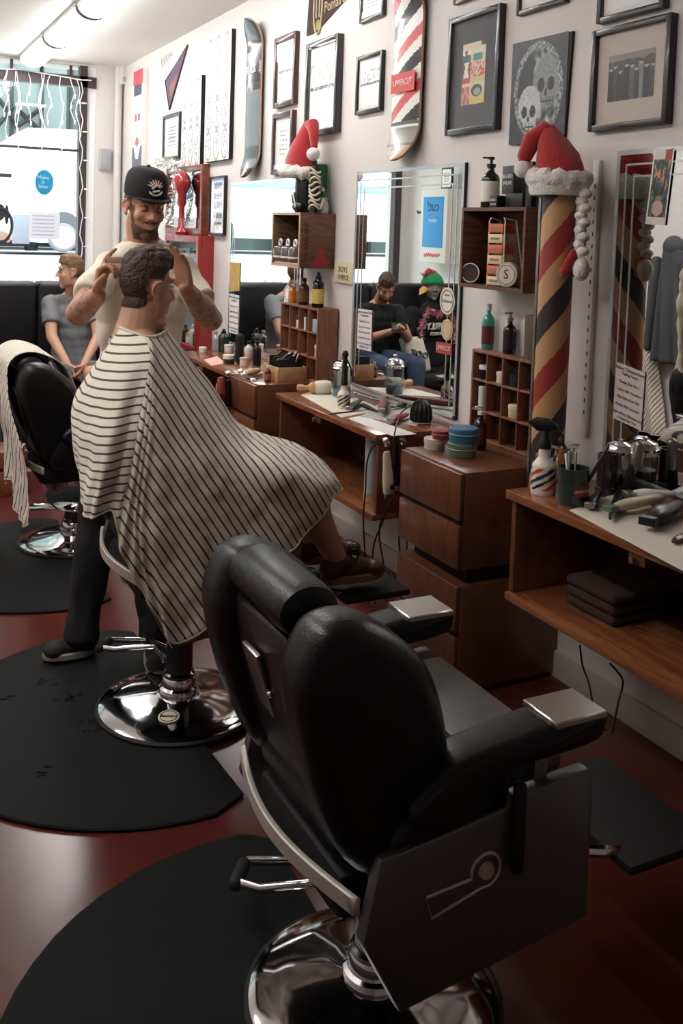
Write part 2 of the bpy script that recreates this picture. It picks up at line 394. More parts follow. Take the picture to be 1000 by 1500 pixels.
fixture(7.0, 8.26, 'white fluorescent ceiling light second from the shop window')
fixture(5.68, 6.94, 'white fluorescent ceiling light third from the shop window')
fixture(4.3, 5.6, 'white fluorescent ceiling light above the waiting side, fourth from window')

for k_, y_ in enumerate((1.75, 3.1, 4.45)): fixture(y_, y_+1.25, 'added unseen fluorescent ceiling light over the left side of the shop, '+('nearest of three', 'middle of three', 'farthest of three')[k_], -.3)  # extra row out of view, added to brighten the cape and faces

# black rubber mats
M_MAT = mat('rubber_mat', (15, 16, 17), .8, bump=.2, bscale=220, var=.3, vscale=5, spec=.3)
def floor_mat(yc, label):
    pts = [(1.0, yc-.60), (.985, yc-.32), (.97, yc-.18), (.97, yc+.18), (.985, yc+.32), (1.0, yc+.60)]
    pts += [(.86+math.cos(a)*.66, yc+math.sin(a)*.66) for a in [math.radians(84+i*7) for i in range(28)]]
    one(MB().prism(pts, .012, None, .004, 1), 'floor_mat', M_MAT, label, 'mat', 'black rubber mats under the chairs')
floor_mat(1.645, 'black rubber floor mat under the nearest empty chair')
floor_mat(3.07, 'black rubber floor mat under the barber and the caped customer')
floor_mat(4.65, 'black rubber floor mat under the farthest chair')
# snipped hair on the middle mat
b = MB()
for k in range(46):
    cx, cyy = rnd.choice([(.62, 3.38), (.66, 3.22), (.72, 2.98), (.70, 3.02), (.45, 3.3), (.5, 2.8)]); cx += rnd.gauss(0, .02); cyy += rnd.gauss(0, .02); a = rnd.uniform(0, 6)
    b.tube([(cx, cyy, .0135), (cx+math.cos(a)*.012, cyy+math.sin(a)*.012, .015), (cx+math.cos(a+.6)*.026, cyy+math.sin(a+.6)*.026, .0135)], .0016, 4)
one(b, 'hair_clippings', mat('dark_hair_clippings', (18, 13, 11), .8), 'dark cut hair scattered on the middle rubber mat', 'hair', kind='stuff')
# ------------------------------------------------------------------ barber chairs (all face +X)
SILVER = mat('grey_enamel', (112, 110, 108), .42, .75)
TRIMM = mat('aluminium_trim', (206, 200, 190), .45, .6)
PLATEM = mat('arm_plate_steel', (196, 190, 180), .28, 1)
def make_chair(X, Y, label, back_tilt=0.0):
    t = thing('barber_chair', label, 'barber chair', (X, Y, .012), 'black barber chairs in a row')
    def p(mb, n, m, par=t, lab=None):
        bmesh.ops.translate(mb.bm, vec=Vector((X, Y, 0)), verts=mb.bm.verts); return part(mb, n, m, par, lab)
    bd = p(MB().lathe([(.245, .016), (.262, .018), (.262, .026), (.245, .034), (.19, .043), (.12, .052), (.075, .06), (.06, .066), (0, .066)], n=64), 'base_disc', CHROME)
    p(MB().lathe([(.255, .012), (.27, .012), (.272, .02), (.262, .026), (.255, .024)], n=64), 'rubber_rim', BLACKM, bd)
    p(MB().lathe([(.052, .06), (.052, .13), (.044, .135), (.044, .5)], n=32), 'column', mat('dark_chrome', (120, 118, 118), .15, 1))
    p(MB().lathe([(.058, .062), (.066, .07), (.066, .084), (.058, .09), (.056, .115), (.052, .12)], n=32), 'collar', CHROME)
    pd_ = MB().tube([(-.02, .1, .13), (-.02, .22, .13), (-.15, .27, .12), (-.19, .33, .11), (-.13, .4, .1), (.0, .34, .1), (.04, .2, .12), (.03, .1, .13)], .011, 10)
    pe = p(pd_, 'pump_pedal', CHROME)
    p(MB().capsule((-.19, .32, .112), (-.145, .385, .103), .017), 'pedal_grip', BLACKM, pe)
    p(MB().box(-.2, .22, -.2, .2, .36, .46, .03), 'under_frame', BLACKM)
    p(MB().lathe([(.05, .17), (.12, .19), (.17, .24), (.195, .32), (.195, .37), (0, .37)], (.03, 0, 0), n=40), 'pump_bowl', CHROME)
    # seat cushion
    b = MB().box(-.2, .30, -.2, .2, .46, .585, .045, 4)
    for v in b.bm.verts: v.co.z += -.02*math.exp(-((v.co.x-.03)/.16)**2-(v.co.y/.13)**2)*(v.co.z > .53)
    p(b, 'seat', LEATHER)
    # backrest: centre pad, shell and two rounded bolsters
    def prof(off=0):
        return [(-.12, .50), (-.02, .62), (-.01, .70), (-.035, .80), (-.075, .87), (-.14, .925), (-.2, .955), (-.255, .955), (-.29, .93), (-.315, .86), (-.30, .75), (-.25, .6), (-.19, .50)]
    def smooth_poly(P, k=4):
        out = []; n = len(P)
        for i in range(n):
            p0, p1, p2, p3 = P[i-1], P[i], P[(i+1) % n], P[(i+2) % n]
            for j in range(k):
                s = j/k; out.append(tuple(.5*(2*p1[d]+(-p0[d]+p2[d])*s+(2*p0[d]-5*p1[d]+4*p2[d]-p3[d])*s*s+(-p0[d]+3*p1[d]-3*p2[d]+p3[d])*s**3) for d in (0, 1)))
        return out
    MXZ = lambda y: Matrix(((1, 0, 0, 0), (0, 0, -1, y), (0, 1, 0, 0), (0, 0, 0, 1)))
    poly = smooth_poly(prof())
    bk = p(MB().prism(poly, .135, MXZ(-.145), .045, 5), 'backrest', LEATHER)
    p(MB().prism(poly, .135, MXZ(.28), .045, 5), 'back_bolster', LEATHER, bk)
    cp = [(-.13, .50), (-.06, .6), (-.07, .72), (-.13, .83), (-.2, .88), (-.25, .87), (-.265, .78), (-.22, .6), (-.17, .5)]
    p(MB().prism(smooth_poly(cp), .3, MXZ(.15), .02, 3), 'back_pad', LEATHER, bk)
    sh = p(MB().prism(smooth_poly([(-.275, .86), (-.255, .86), (-.235, .74), (-.19, .6), (-.13, .47), (-.15, .46), (-.215, .6), (-.258, .74)], 3), .31, MXZ(.155), .004, 1), 'back_shell', mat('dark_brown_shell', (34, 27, 25), .35), bk)
    p(MB().box(-.006, .006, .005, .085, -.1, .04, .003, 2, M=Matrix.Translation((-.268, 0, .76)) @ Matrix.Rotation(-.32, 4, 'Y')), 'maker_plate', STEEL, bk, 'grey metal plate on back')
    b = MB()
    for (yy, zz, xx) in ((.0, .72, -.256), (-.1, .58, -.214), (-.1, .70, -.25), (.02, .52, -.176)): b.ell((xx, yy, zz), .007, n=10)
    p(b, 'bolt', CHROME, bk)
    arc = [(-.205-.05*math.sin(PI*i/28), -.275+.55*i/28) for i in range(29)]
    b = MB().prism(arc+[(x+.013, y) for x, y in arc[::-1]], .034, Matrix.Translation((0, 0, .435)), .003, 1)
    p(b, 'back_trim', TRIMM, bk, 'pale metal strip')
    # headrest roll
    p(MB().lathe([(0, 0), (.04, 0), (.058, .01), (.064, .03), (.064, .25), (.058, .27), (.04, .28), (0, .28)], (-.235, -.13, .925), (0, 1, 0), 28, sx=1, sy=.8), 'headrest', LEATHER)
    # arms
    for s in (-1, 1):
        y = .265*s
        ap = smooth_poly([(-.12, .60), (-.1, .64), (-.02, .685), (.1, .705), (.2, .716), (.31, .716), (.318, .69), (.30, .66), (.2, .65), (.1, .645), (.02, .60), (-.05, .56)], 3)
        a = p(MB().prism(ap, .098, MXZ(y+.049), .018, 3), 'armrest', LEATHER)
        p(MB().box(.185, .31, y-.052, y+.052, .708, .722, .003, 1), 'end_plate', PLATEM, a, 'steel plate')
        p(MB().box(.17, .2, y-.015, y+.015, .58, .66), 'arm_post', STEEL, a)
        p(MB().prism(smooth_poly([(-.16, .46), (-.13, .58), (-.02, .63), (.08, .66), (.11, .64), (.11, .58), (.1, .48)], 3), .05, MXZ(y+.025), .015, 2), 'side_upholstery', LEATHER)
        sp = p(MB().prism([(-.17, .545), (.10, .572), (.10, .59), (.285, .605), (.30, .58), (.30, .30), (-.12, .25), (-.2, .4)], .03, MXZ(y+s*.02+.015), .006, 2), 'side_panel', SILVER)
        c0 = Vector((.05, y+s*.037, .468)); c1 = Vector((-.07, y+s*.037, .432)); dn = Vector((.036, 0, -.12)).normalized()
        pts = [c1+dn*.022, c1-dn*.022]+[c0+Vector((math.cos(a)*.032, 0, math.sin(a)*.032)) for a in [math.radians(195-i*20) for i in range(16)]]
        p(MB().tube(pts, .003, 6, closed=True), 'slot_emblem', TRIMM, sp)
        p(MB().lathe([(0, 0), (.017, 0), (.015, .006), (0, .007)], c0, (0, s, 0), 20), 'emblem_button', TRIMM, sp)
    p(MB().box(.1, .285, -.225, .225, .56, .612, .012, 2), 'seat_front', SILVER)
    lv = p(MB().capsule((.11, -.315, .615), (.105, -.32, .47), .013), 'recline_lever', BLACK)
    # footrest
    b = MB()
    for s in (-1, 1): b.tube([(.2, .14*s, .36), (.42, .13*s, .3), (.6, .12*s, .24)], .014, 8)
    ft = p(b, 'footrest_arm', CHROME)
    p(MB().box(.52, .78, -.19, .19, .245, .27, .01, 2, M=Matrix.Rotation(0, 4, 'Y')), 'footrest', BLACKM)
    return t
ch3 = make_chair(.98, 1.67, 'empty black leather barber chair in the foreground, back to the camera')
ch2 = dup(ch3, (.98, 3.03, .012), 'barber chair with chrome round base hidden under the striped cape')
ch1 = dup(ch3, (1.0, 4.86, .012), 'empty black barber chair at left with striped cape hung over it')
for o in [c for c in ch1.children if c.name.startswith('side_panel')]:
    for g in list(o.children): bpy.data.objects.remove(g)
    bpy.data.objects.remove(o)
for c_ in (ch2, ch3):
    for o in [c for c in c_.children if c.name.startswith('pump_bowl')]: bpy.data.objects.remove(o)
# round maker badge on the middle base
bdg = thing('round_sticker', 'round cream maker sticker on the chrome base under the customer', 'sticker', (.915, 2.83, .06))
p0 = onZ(247, 1050, .0500); rad = Vector((p0.x-.98, p0.y-3.03, 0)); rad.normalize(); nn = (Vector((0, 0, 1))+rad*.12).normalized(); ax_ = Vector((.89, -.45, 0)); ax_ = (ax_-nn*ax_.dot(nn)).normalized(); ay_ = nn.cross(ax_)
part(MB().lathe([(0, 0), (.034, 0), (.034, .002), (0, .002)], p0, nn, 32), 'disc', mat('cream_label', (222, 212, 190), .5), bdg)
part(MB().tube([p0+(ax_*math.cos(a)+ay_*math.sin(a))*.027+nn*.0026 for a in [2*PI*i/32 for i in range(32)]], .0012, 5, closed=True), 'ring', BLACK, bdg)
text('Belmont', .016, p0+nn*.003, ax_, ay_, BLACK, bdg)
# ------------------------------------------------------------------ counters, drawers, shelves, mirrors
def counter(y0, y1, label):
    """open-fronted wall counter: top, side panels, bottom board, back"""
    t = thing('counter', label, 'counter', (XF, (y0+y1)/2, .44), 'wooden counters along the mirror wall')
    part(MB().box(XF-.01, XW, y0-.012, y1+.012, ZT-.028, ZT, .003), 'counter_top', W_TOP, t)
    part(MB().box(XF-.005, XW, y0, y1, .44, .465, .002), 'bottom_board', W_TOP, t)
    part(MB().box(XF+.01, XW, y0, y0+.022, .465, ZT-.028, .002), 'side_panel', W_CAB, t)
    part(MB().box(XF+.01, XW, y1-.022, y1, .465, ZT-.028, .002), 'side_panel', W_CAB, t)
    part(MB().box(XW-.02, XW-.002, y0+.022, y1-.022, .465, ZT-.028), 'back_panel', W_DARK, t)
    b = MB().lathe([(0, 0), (.009, 0), (.009, .014), (0, .016)], (XF-.01, (y0+y1)/2+.05, ZT-.045), (-1, 0, 0), 12)
    part(b, 'knob', STEEL, t); part(MB().box(XF+.0, XF+.02, (y0+y1)/2+.02, (y0+y1)/2+.08, ZT-.06, ZT-.028), 'catch', W_CAB, t)
    return t
C1 = (5.05, 6.05); C2 = (3.385, 4.40); C3 = (1.25, 2.49)
counter(*C1, 'wooden counter nearest the window, below the mirror with the red cabinet')
counter(*C2, 'wooden counter in the middle, below the mirror with round stickers')
counter(*C3, 'wooden counter at the right edge, holding the dark green mug and clippers')

def drawer_unit(y0, y1, xf, label):
    t = thing('drawer_cabinet', label, 'drawer cabinet', ((xf+XW)/2, (y0+y1)/2, 0), 'stacked wooden drawer cabinets')
    part(MB().box(xf+.02, XW, y0, y1, .455, ZT, .003), 'upper_case', W_CAB, t)
    part(MB().box(xf+.06, XW, y0+.03, y1-.03, .40, .455), 'recess', mat('dark_recess', (26, 17, 13), .6), t)
    part(MB().box(xf+.02, XW, y0, y1, .02, .40, .003), 'lower_case', W_CAB, t)
    part(MB().box(xf+.06, XW, y0+.02, y1-.02, 0, .02), 'plinth', BLACKM, t)
    for (z0, z1) in ((.63, .795), (.458, .612), (.235, .398), (.03, .215)):
        part(MB().box(xf, xf+.02, y0+.004, y1-.004, z0, z1, .003), 'drawer_front', W_CAB, t)
    for z in (.621, .225): part(MB().box(xf+.012, xf+.022, y0+.01, y1-.01, z-.008, z+.008), 'finger_gap', BLACKM, t)
    return t
D1 = (4.655, 5.02); D2 = (2.722, 3.136)
XD1 = onZ(382.6, 564, ZT).x; XD2 = 1.872
drawer_unit(*D1, 1.88, 'far wooden drawer cabinet under the pigeonhole shelf with amber bottles')
d2 = drawer_unit(*D2, XD2, 'near wooden drawer cabinet with round tins on top')
part(MB().box(XD2-.004, XD2+.012, 2.92, 3.0, .226, .231), 'paper_slip', PAPER, d2, 'white slip in drawer gap')

def cubby(xf, xb, y0, y1, z0, z1, cols, rows, label, cm):
    t = thing('pigeonhole_shelf', label, 'pigeonhole shelf', ((xf+xb)/2, (y0+y1)/2, z0)); th = .012
    b = MB(); b.box(xf, xb, y0, y0+th, z0, z1, .002); b.box(xf, xb, y1-th, y1, z0, z1, .002); b.box(xf, xb, y0+th, y1-th, z0, z0+th, .002); b.box(xf, xb, y0+th, y1-th, z1-th, z1, .002)
    part(b, 'case', cm, t, kind=None)
    part(MB().box(xb-.006, xb, y0+th, y1-th, z0+th, z1-th), 'back_board', W_DARK, t)
    for k in range(1, rows): z = z0+(z1-z0)*k/rows; part(MB().box(xf, xb-.006, y0+th, y1-th, z-.004, z+.004, .001), 'shelf', cm, t)
    for k in range(1, cols): y = y0+(y1-y0)*k/cols; part(MB().box(xf+.001, xb-.006, y-.003, y+.003, z0+th, z1-th, .001), 'divider', cm, t)
    return t
# far pigeonhole: near side edges at px 465 (front) and 494 (wall)
k1y0 = onX(494, 500, XW-.01).y; k1x = onY(465, 480, k1y0).x; k1y1 = onX(411, 450, k1x).y; k1z1 = onX(450, 449.5, k1x).z
K1 = (k1x, XW-.01, k1y0, k1y1, ZT, k1z1)
cubby(*K1, 4, 3, 'far wooden pigeonhole shelf under the old soda crate', W_CUBBY)
k2y0 = 2.812; k2x = onY(784, 560, k2y0).x; k2y1 = onX(691, 520, k2x).y; k2z1 = onX(740, 521, k2x).z
K2 = (k2x, XW-.03, k2y0, k2y1, ZT, k2z1)
cubby(*K2, 4, 3, 'near wooden pigeonhole shelf beside the striped pole', W_CUBBY)

def crate(xf, xb, y0, y1, z0, z1, label, cm, rim):
    t = thing('crate', label, 'crate', ((xf+xb)/2, (y0+y1)/2, z0)); th = .014
    part(MB().box(xf, xb, y0, y0+th, z0, z1, .002), 'side_board', cm, t); part(MB().box(xf, xb, y1-th, y1, z0, z1, .002), 'side_board', cm, t)
    part(MB().box(xf, xb, y0+th, y1-th, z0, z0+th, .002), 'bottom_board', cm, t); part(MB().box(xf, xb, y0+th, y1-th, z1-th, z1, .002), 'top_board', cm, t)
    part(MB().box(xb-.01, xb, y0+th, y1-th, z0+th, z1-th), 'back_board', cm, t)
    b = MB(); b.box(xf-.004, xf, y0, y0+th, z0, z1); b.box(xf-.004, xf, y1-th, y1, z0, z1); b.box(xf-.004, xf, y0+th, y1-th, z0, z0+th); b.box(xf-.004, xf, y0+th, y1-th, z1-th, z1)
    part(b, 'front_edge', rim, t, 'paler worn front edge')
    return t
a1y0 = onX(490.5, 350, XW-.004).y; a1x = onY(439.5, 350, a1y0).x; a1y1 = onX(399, 350, a1x).y
A1 = (a1x, XW-.004, a1y0, a1y1, onX(438, 393, a1x).z, onX(438, 311, a1x).z)
cr1 = crate(*A1, 'old wooden soda crate with faded red lettering on the wall, Santa hat above', W_CRATE, wood('worn_rim', (160, 132, 104), (196, 172, 142), (20, 20, 20), .7, 0))
text('HURRICANE', .036, (A1[0]+.035, A1[2]-.0006, (A1[4]+A1[5])/2), (0, 0, 1), (-1, 0, 0), mat('faded_red_print', (84, 32, 26), .8), cr1, sx=1.0)
zz = A1[4]; xm = (A1[0]+A1[1])/2+.02
part(MB().prism([(xm-.055, zz+.008), (xm+.055, zz+.008), (xm+.02, zz+.07), (xm, zz+.125), (xm-.02, zz+.07)], .001, Matrix(((1, 0, 0, 0), (0, 0, -1, A1[2]), (0, 1, 0, 0), (0, 0, 0, 1)))), 'printed_triangle', mat('red_print', (150, 44, 50), .8), cr1, flat=True)
a2y0 = 2.80; a2x = onY(769.5, 360, a2y0).x; a2y1 = onX(675.5, 360, a2x).y
A2 = (a2x, XW-.004, a2y0, a2y1, onX(765, 430, a2x).z, onX(765, 303, a2x).z)
cr2 = crate(*A2, 'dark old wooden crate on the wall with a column of soap bars inside', W_CRATE2, W_CRATE2)

# mirrors
ZM = onX(669, 614, XW).z
def mirror(y0, y1, z0, z1, label, d=.012):
    t = thing('mirror', label, 'mirror', (XW-d/2, (y0+y1)/2, z0), 'bevelled wall mirrors')
    part(MB().box(XW-d, XW, y0, y1, z0, z1), 'mirror_glass', MIRROR, t, flat=True)
    b = MB()
    def strip(ya, yb, za, zb_): b.box(XW-d-.0015, XW-d, ya, yb, za, zb_)
    for o, wd in ((.0, .016), (.045, .007), (.085, .007)):
        strip(y0+o, y0+o+wd, z0+o, z1-o); strip(y1-o-wd, y1-o, z0+o, z1-o); strip(y0+o+wd, y1-o-wd, z1-o-wd, z1-o)
    strip(y0, y1, z0, z0+.012)
    part(b, 'bevel_lines', mat('etched_line', (205, 210, 212), .25, .6), t, 'pale bevelled lines')
    part(MB().box(XW-d+.002, XW-.002, y0-.006, y0, z0, z1), 'edge_trim', BLACKM, t)
    return t
m2 = mirror((onX(685, 239, XW).y+onX(669, 614, XW).y)/2, (onX(525, 251, XW).y+onX(516, 558, XW).y)/2, ZM, (onX(525, 251, XW).z+onX(685, 239, XW).z)/2, 'middle wall mirror with round stickers, reflecting a man on a phone')
mirror(onX(443, 420, XW).y, (onX(339, 268, XW).y+onX(338, 500, XW).y)/2, ZM, onX(339, 268, XW).z, 'far wall mirror behind the crate and the tall black brush')
m3 = mirror(1.30, (onX(906, 222, XW).y+onX(888, 680, XW).y)/2, ZM, onX(906, 222, XW).z, 'right wall mirror with a typed notice taped on it')
yp = (onX(906, 222, XW).y+onX(888, 680, XW).y)/2; m3.location = (XW, yp, m3.location.z)   # hangs slightly off the wall at its near edge
for o in m3.children: o.data.transform(Matrix.Translation((XW-.006-XW, (1.30+yp)/2-yp, 0)))
m3.rotation_euler = (0, 0, -.045)
# white perforated shelf rail beside the pole
ry = onX(868, 440, XW).y
t = thing('shelf_rail', 'white vertical slotted rail on the wall beside the striped pole', 'shelf rail', (XW-.01, ry, .9))
part(MB().box(XW-.016, XW, ry-.016, ry+.016, onX(868, 640, XW).z, onX(868, 236, XW).z, .002), 'rail', WHITEP, t)
b = MB()
for k in range(20): z = 1.0+k*.042; b.box(XW-.0165, XW-.015, ry-.003, ry+.003, z, z+.014)
part(b, 'slots', BLACK, t, kind='stuff')
# ------------------------------------------------------------------ pictures on the mirror wall
def wrect(tl, tr, br, bl, d):
    X = XW-d; P = [onX(*p, X) for p in (tl, tr, br, bl)]
    return (P[1].y+P[2].y)/2, (P[0].y+P[3].y)/2, (P[2].z+P[3].z)/2, (P[0].z+P[1].z)/2   # y0 (near), y1 (far), z0, z1
def framed(tl, tr, br, bl, label, fm, bw=.022, d=.025, mw=0, mm=None, fn=None, gu=24, gv=36, glass=True, group=None, cat='framed picture', name='picture_frame'):
    y0, y1, z0, z1 = wrect(tl, tr, br, bl, d); X = XW-d
    t = thing(name, label, cat, (XW-d/2, (y0+y1)/2, z0), group)
    b = MB(); b.box(X, XW, y0, y0+bw, z0, z1, .002); b.box(X, XW, y1-bw, y1, z0, z1, .002); b.box(X, XW, y0+bw, y1-bw, z0, z0+bw, .002); b.box(X, XW, y0+bw, y1-bw, z1-bw, z1, .002)
    part(b, 'frame', fm, t)
    ya, yb, za, zb_ = y0+bw, y1-bw, z0+bw, z1-bw
    part(MB().box(XW-d*.45, XW-.001, ya, yb, za, zb_), 'mat_board', mm or PAPER, t)
    m = mw if isinstance(mw, tuple) else (mw, mw, mw, mw)   # near, far, bottom, top
    if fn: art(fn, (XW-d*.45-.0012, yb-m[1], za+m[2]), (0, -(yb-ya-m[0]-m[1]), 0), (0, 0, zb_-za-m[2]-m[3]), gu, gv, t)
    if glass: part(MB().box(X+.004, X+.0055, ya, yb, za, zb_), 'glass', GLASSF, t, flat=True)
    return t
def canvas(tl, tr, br, bl, label, d, fn, gu=30, gv=50, edge=None, cat='poster', name='poster'):
    y0, y1, z0, z1 = wrect(tl, tr, br, bl, d); t = thing(name, label, cat, (XW-d/2, (y0+y1)/2, z0))
    part(MB().box(XW-d, XW, y0, y1, z0, z1, .001), 'panel', edge or PAPER, t)
    art(fn, (XW-d-.0012, y1, z0), (0, -(y1-y0), 0), (0, 0, z1-z0), gu, gv, t); return t
FB = mat('black_frame', (20, 18, 18), .35, coat=.2); FG = mat('grey_black_frame', (52, 50, 50), .3, coat=.3); FBR = mat('mahogany_frame', (66, 34, 28), .35, coat=.3)

def art_face(u, v):
    if v > .86: return (190, 70, 84)
    if v > .76 and abs(u-.5) < .42: return (70, 76, 96)
    if ((u-.5)/.42)**2+((v-.48)/.3)**2 < 1:
        if abs(v-.56) < .035 and abs(abs(u-.5)-.17) < .12: return (150, 90, 100)
        if ((u-.5)/.2)**2+((v-.34)/.045)**2 < 1: return (200, 90, 96)
        return (246, 244, 240)
    return (92, 92, 108) if v < .3 else (238, 236, 232)
canvas((195, 104), (208.5, 102), (207.5, 262), (194, 262), 'tall canvas of a white face under a red band, nearest the window corner', .05, art_face, 24, 60)
def art_sketch(seed, ncol, nrow):
    def f(u, v):
        a, b_ = (u*ncol) % 1-.5, (v*nrow) % 1-.5; r = math.hypot(a/.36, b_/.45)
        g = 226-40*max(0, nz(u, v, 26, seed))-16*max(0, nz(u, v, 60, seed+3))
        if abs(r-1) < .1: g -= 70
        if r < .6 and nz(u, v, 40, seed+5) > .1: g -= 80
        if v < .08: return (g, g-4, g-10)
        return (g, g, g+1)
    return f
canvas((266, 124), (294.5, 107), (293.5, 245), (266, 247), 'pale poster of drawn figures with black edge, left of the larger drawing', .03, art_sketch(1, 3, 2), 40, 60, BLACKM)
canvas((300.5, 60), (338, 43), (336.5, 231.5), (301, 238.5), 'large pale drawing of rows of heads with black edge, left of the skateboard', .03, art_sketch(2, 3, 4), 44, 80, BLACKM)
def art_pale(seed, band=True):
    def f(u, v):
        if band and abs(v-.5) < .03: return (92, 92, 94) if nz(u, v, 60, seed) > -.1 else (200, 200, 200)
        if band and .56 < v < .8 and nz(u, v, 9, seed) > .12: return (186, 186, 186)
        if not band and abs(u-.5) < .28 and .2 < v < .8 and (v*9) % 1 < .35 and nz(u, v, 40, seed) > -.2: return (140, 150, 148)
        return (240, 238, 236)
    return f
framed((237.5, 171), (262, 162.5), (261.5, 232), (237.5, 234), 'small framed sketch below the purple pennant', FG, .02, .03, .03, None, art_pale(3, False), 20, 30)
framed((400, 56), (432, 46.5), (430, 152), (400.5, 158), 'upper of two narrow mahogany frames right of the dark skateboard', FBR, .03, .03, .02, None, art_pale(4), 24, 40)
framed((397, 167), (427.5, 161), (426, 252), (397, 257), 'lower of two narrow mahogany frames right of the dark skateboard', FBR, .03, .03, .03, None, art_pale(5, False), 24, 40)
framed((446, 63), (494, 51.5), (490, 195.5), (446, 197), 'large grey black frame with wide pale print under the brown pennant', FG, .026, .04, .01, None, art_pale(6), 30, 46)
framed((520, 83), (558, 74), (557.5, 162), (520.5, 168), 'small black frame with pale print left of the striped skateboard', FB, .02, .022, .012, None, art_pale(7), 26, 36)
framed((526, -30), (561, -40), (561, 24), (526, 32), 'small dark frame at the top edge, right of the brown pennant', FG, .02, .022, .012, None, art_pale(8, False), 20, 26)
framed((664, -70), (696, -82), (695, -3), (665, 6), 'sliver of mahogany frame at the top edge above the grey mat poster', FBR, .02, .022, .02, None, art_pale(9, False), 16, 20)
framed((757, -60), (829, -90), (828, 4), (757, 21), 'black frame cut by the top edge above the skull poster', FB, .018, .025, .02, None, art_pale(10, False), 20, 24)
framed((875.5, -90), (975, -120), (972, 16), (875, 29), 'black frame cut by the top edge above the crowd photograph', FB, .02, .03, .02, None, art_pale(11, False), 20, 24)
def art_strip(u, v):
    k = (v*5) % 1
    return (84, 84, 100) if abs(u-.5) < .32 and .18 < k < .85 and nz(u, v, 30, 2) > -.25 and v > .1 else (232, 228, 226)
framed((305, 260.5), (328, 255.5), (327.5, 343), (305.5, 345.5), 'narrow black frame with a column of tiny photographs beside red cabinet', FB, .016, .025, .02, None, art_strip, 18, 50)
def art_poster(u, v):
    if v > .88: return (214, 196, 170) if not (u > .8 and v > .93) else (40, 36, 34)
    if .70 < v < .82: return (52, 92, 84) if u < .34 else ((36, 140, 130) if .46 < u < .86 else (206, 188, 160))
    if u < .36:
        if v > .44: return (230, 216, 190) if abs(u-.18-(v-.6)*.4) < .07 or abs(u-.18+(v-.6)*.5) < .05 else (96, 70, 62)
        if v > .36: return (190, 60, 90)
        if v > .30: return (224, 200, 170)
        return (170, 96, 84) if nz(u, v, 8, 1) > 0 else (206, 140, 122)
    if .44 < v < .68: return (196, 84, 72) if (nz(u, v, 16, 4) > .05) else (212, 186, 160)
    if .36 < v < .44: return (204, 184, 120)
    if ((u-.66)/.24)**2+((v-.22)/.1)**2 < 1: return (60, 66, 66) if ((u-.68)/.15)**2+((v-.2)/.06)**2 > 1 else (150, 160, 156)
    return (206, 186, 110) if v < .18 else (202, 206, 176)
framed((654, 31.5), (730.3, 2.1), (728, 188), (653, 199.5), 'black frame with wide grey mat around a colourful old film poster', FB, .024, .03, (.085, .075, .095, .10), mat('grey_mat', (84, 84, 88), .7), art_poster, 34, 70)
def art_skull(u, v):
    e = ((u-.5)/.44)**2+((v-.5)/.47)**2; n1 = nz(u, v, 14, 3); n2 = nz(u, v, 34, 6)
    bgc = (46+14*n1, 46+14*n1, 50+14*n1)
    if e > 1: return bgc
    if e > .72: g = 120+110*n2; return (g, g+4, g+6)
    def sk(cx, cy, k, g0):      # one skull: cranium, sockets, nose, teeth
        x, y = (u-cx)/k, (v-cy)/k
        if y < -.62 and y > -.98 and abs(x) < .5: return (40, 40, 42) if (x*7) % 1 < .25 or abs(y+.8) < .04 else (g0, g0+3, g0+3)
        if x*x+(y*.92)**2 > 1 or (y < -.45 and abs(x) > .62): return None
        for ex in (-.42, .30):
            if ((x-ex)/.25)**2+((y+.12)/.28)**2 < 1: return (32, 32, 34)
        if ((x+.06)/.1)**2+((y+.46)/.15)**2 < 1: return (38, 38, 40)
        g = g0+30*n2; return (g, g+3, g+4)
    for q in (sk(.36, .33, .21, 182), sk(.66, .58, .24, 128)):
        if q: return q
    if ((u-.62)/.22)**2+((v-.62)/.24)**2 < 1: g = 118+120*n1; return (g, g+4, g+6)
    if u < .42 and v > .45: return (30, 32, 34)
    g = 86+130*n1; return (g, g+3, g+5)
def tilted_poster():
    d = .012; P = [onX(*p, XW-d) for p in ((751.5, 64.5), (838.5, 45.5), (826, 206), (745, 212.5))]
    t = thing('poster', 'dark poster of skulls in an oval ring hanging slightly askew', 'poster', (XW-d/2, (P[0].y+P[1].y)/2, P[3].z))
    b = MB(); vs = [b.bm.verts.new(p) for p in P]+[b.bm.verts.new((XW-.001, p.y, p.z)) for p in P]
    for q in ((0, 1, 2, 3), (4, 7, 6, 5), (0, 4, 5, 1), (1, 5, 6, 2), (2, 6, 7, 3), (3, 7, 4, 0)): b.bm.faces.new([vs[i] for i in q])
    part(b, 'panel', BLACKM, t, flat=True)
    art(art_skull, Vector(P[3])-Vector((.0012, 0, 0)), P[2]-P[3], P[0]-P[3], 84, 126, t)
tilted_poster()
def art_crowd(u, v):
    if v > .86+.05*nz(u, 1, 6): return (126, 122, 118)
    for k in range(9):
        cx, hy = .06+.112*k+.02*math.sin(k*5), .70+.07*math.sin(k*2.3)
        if ((u-cx)/.045)**2+((v-hy)/.05)**2 < 1: return (36, 34, 34) if v > hy+.012 else (168, 156, 146)
    for k in range(9):
        cx, hy = .06+.112*k+.02*math.sin(k*5), .70+.07*math.sin(k*2.3)
        if abs(u-cx) < .058 and v < hy-.03: g = (40, 62, 46, 34, 84, 50, 120, 38, 56)[k]+24*nz(u, v, 20, k)-(20 if abs(u-cx) > .048 else 0); return (g, g-2, g-3)
    return (70, 66, 64)
framed((864.3, 46.4), (980.8, 17.6), (976, 180.8), (861.9, 192.8), 'large black frame with a black and white crowd photograph in wide mat', FB, .021, .032, (.055, .055, .075, .075), mat('warm_mat', (196, 184, 172), .8), art_crowd, 60, 66, glass=False)

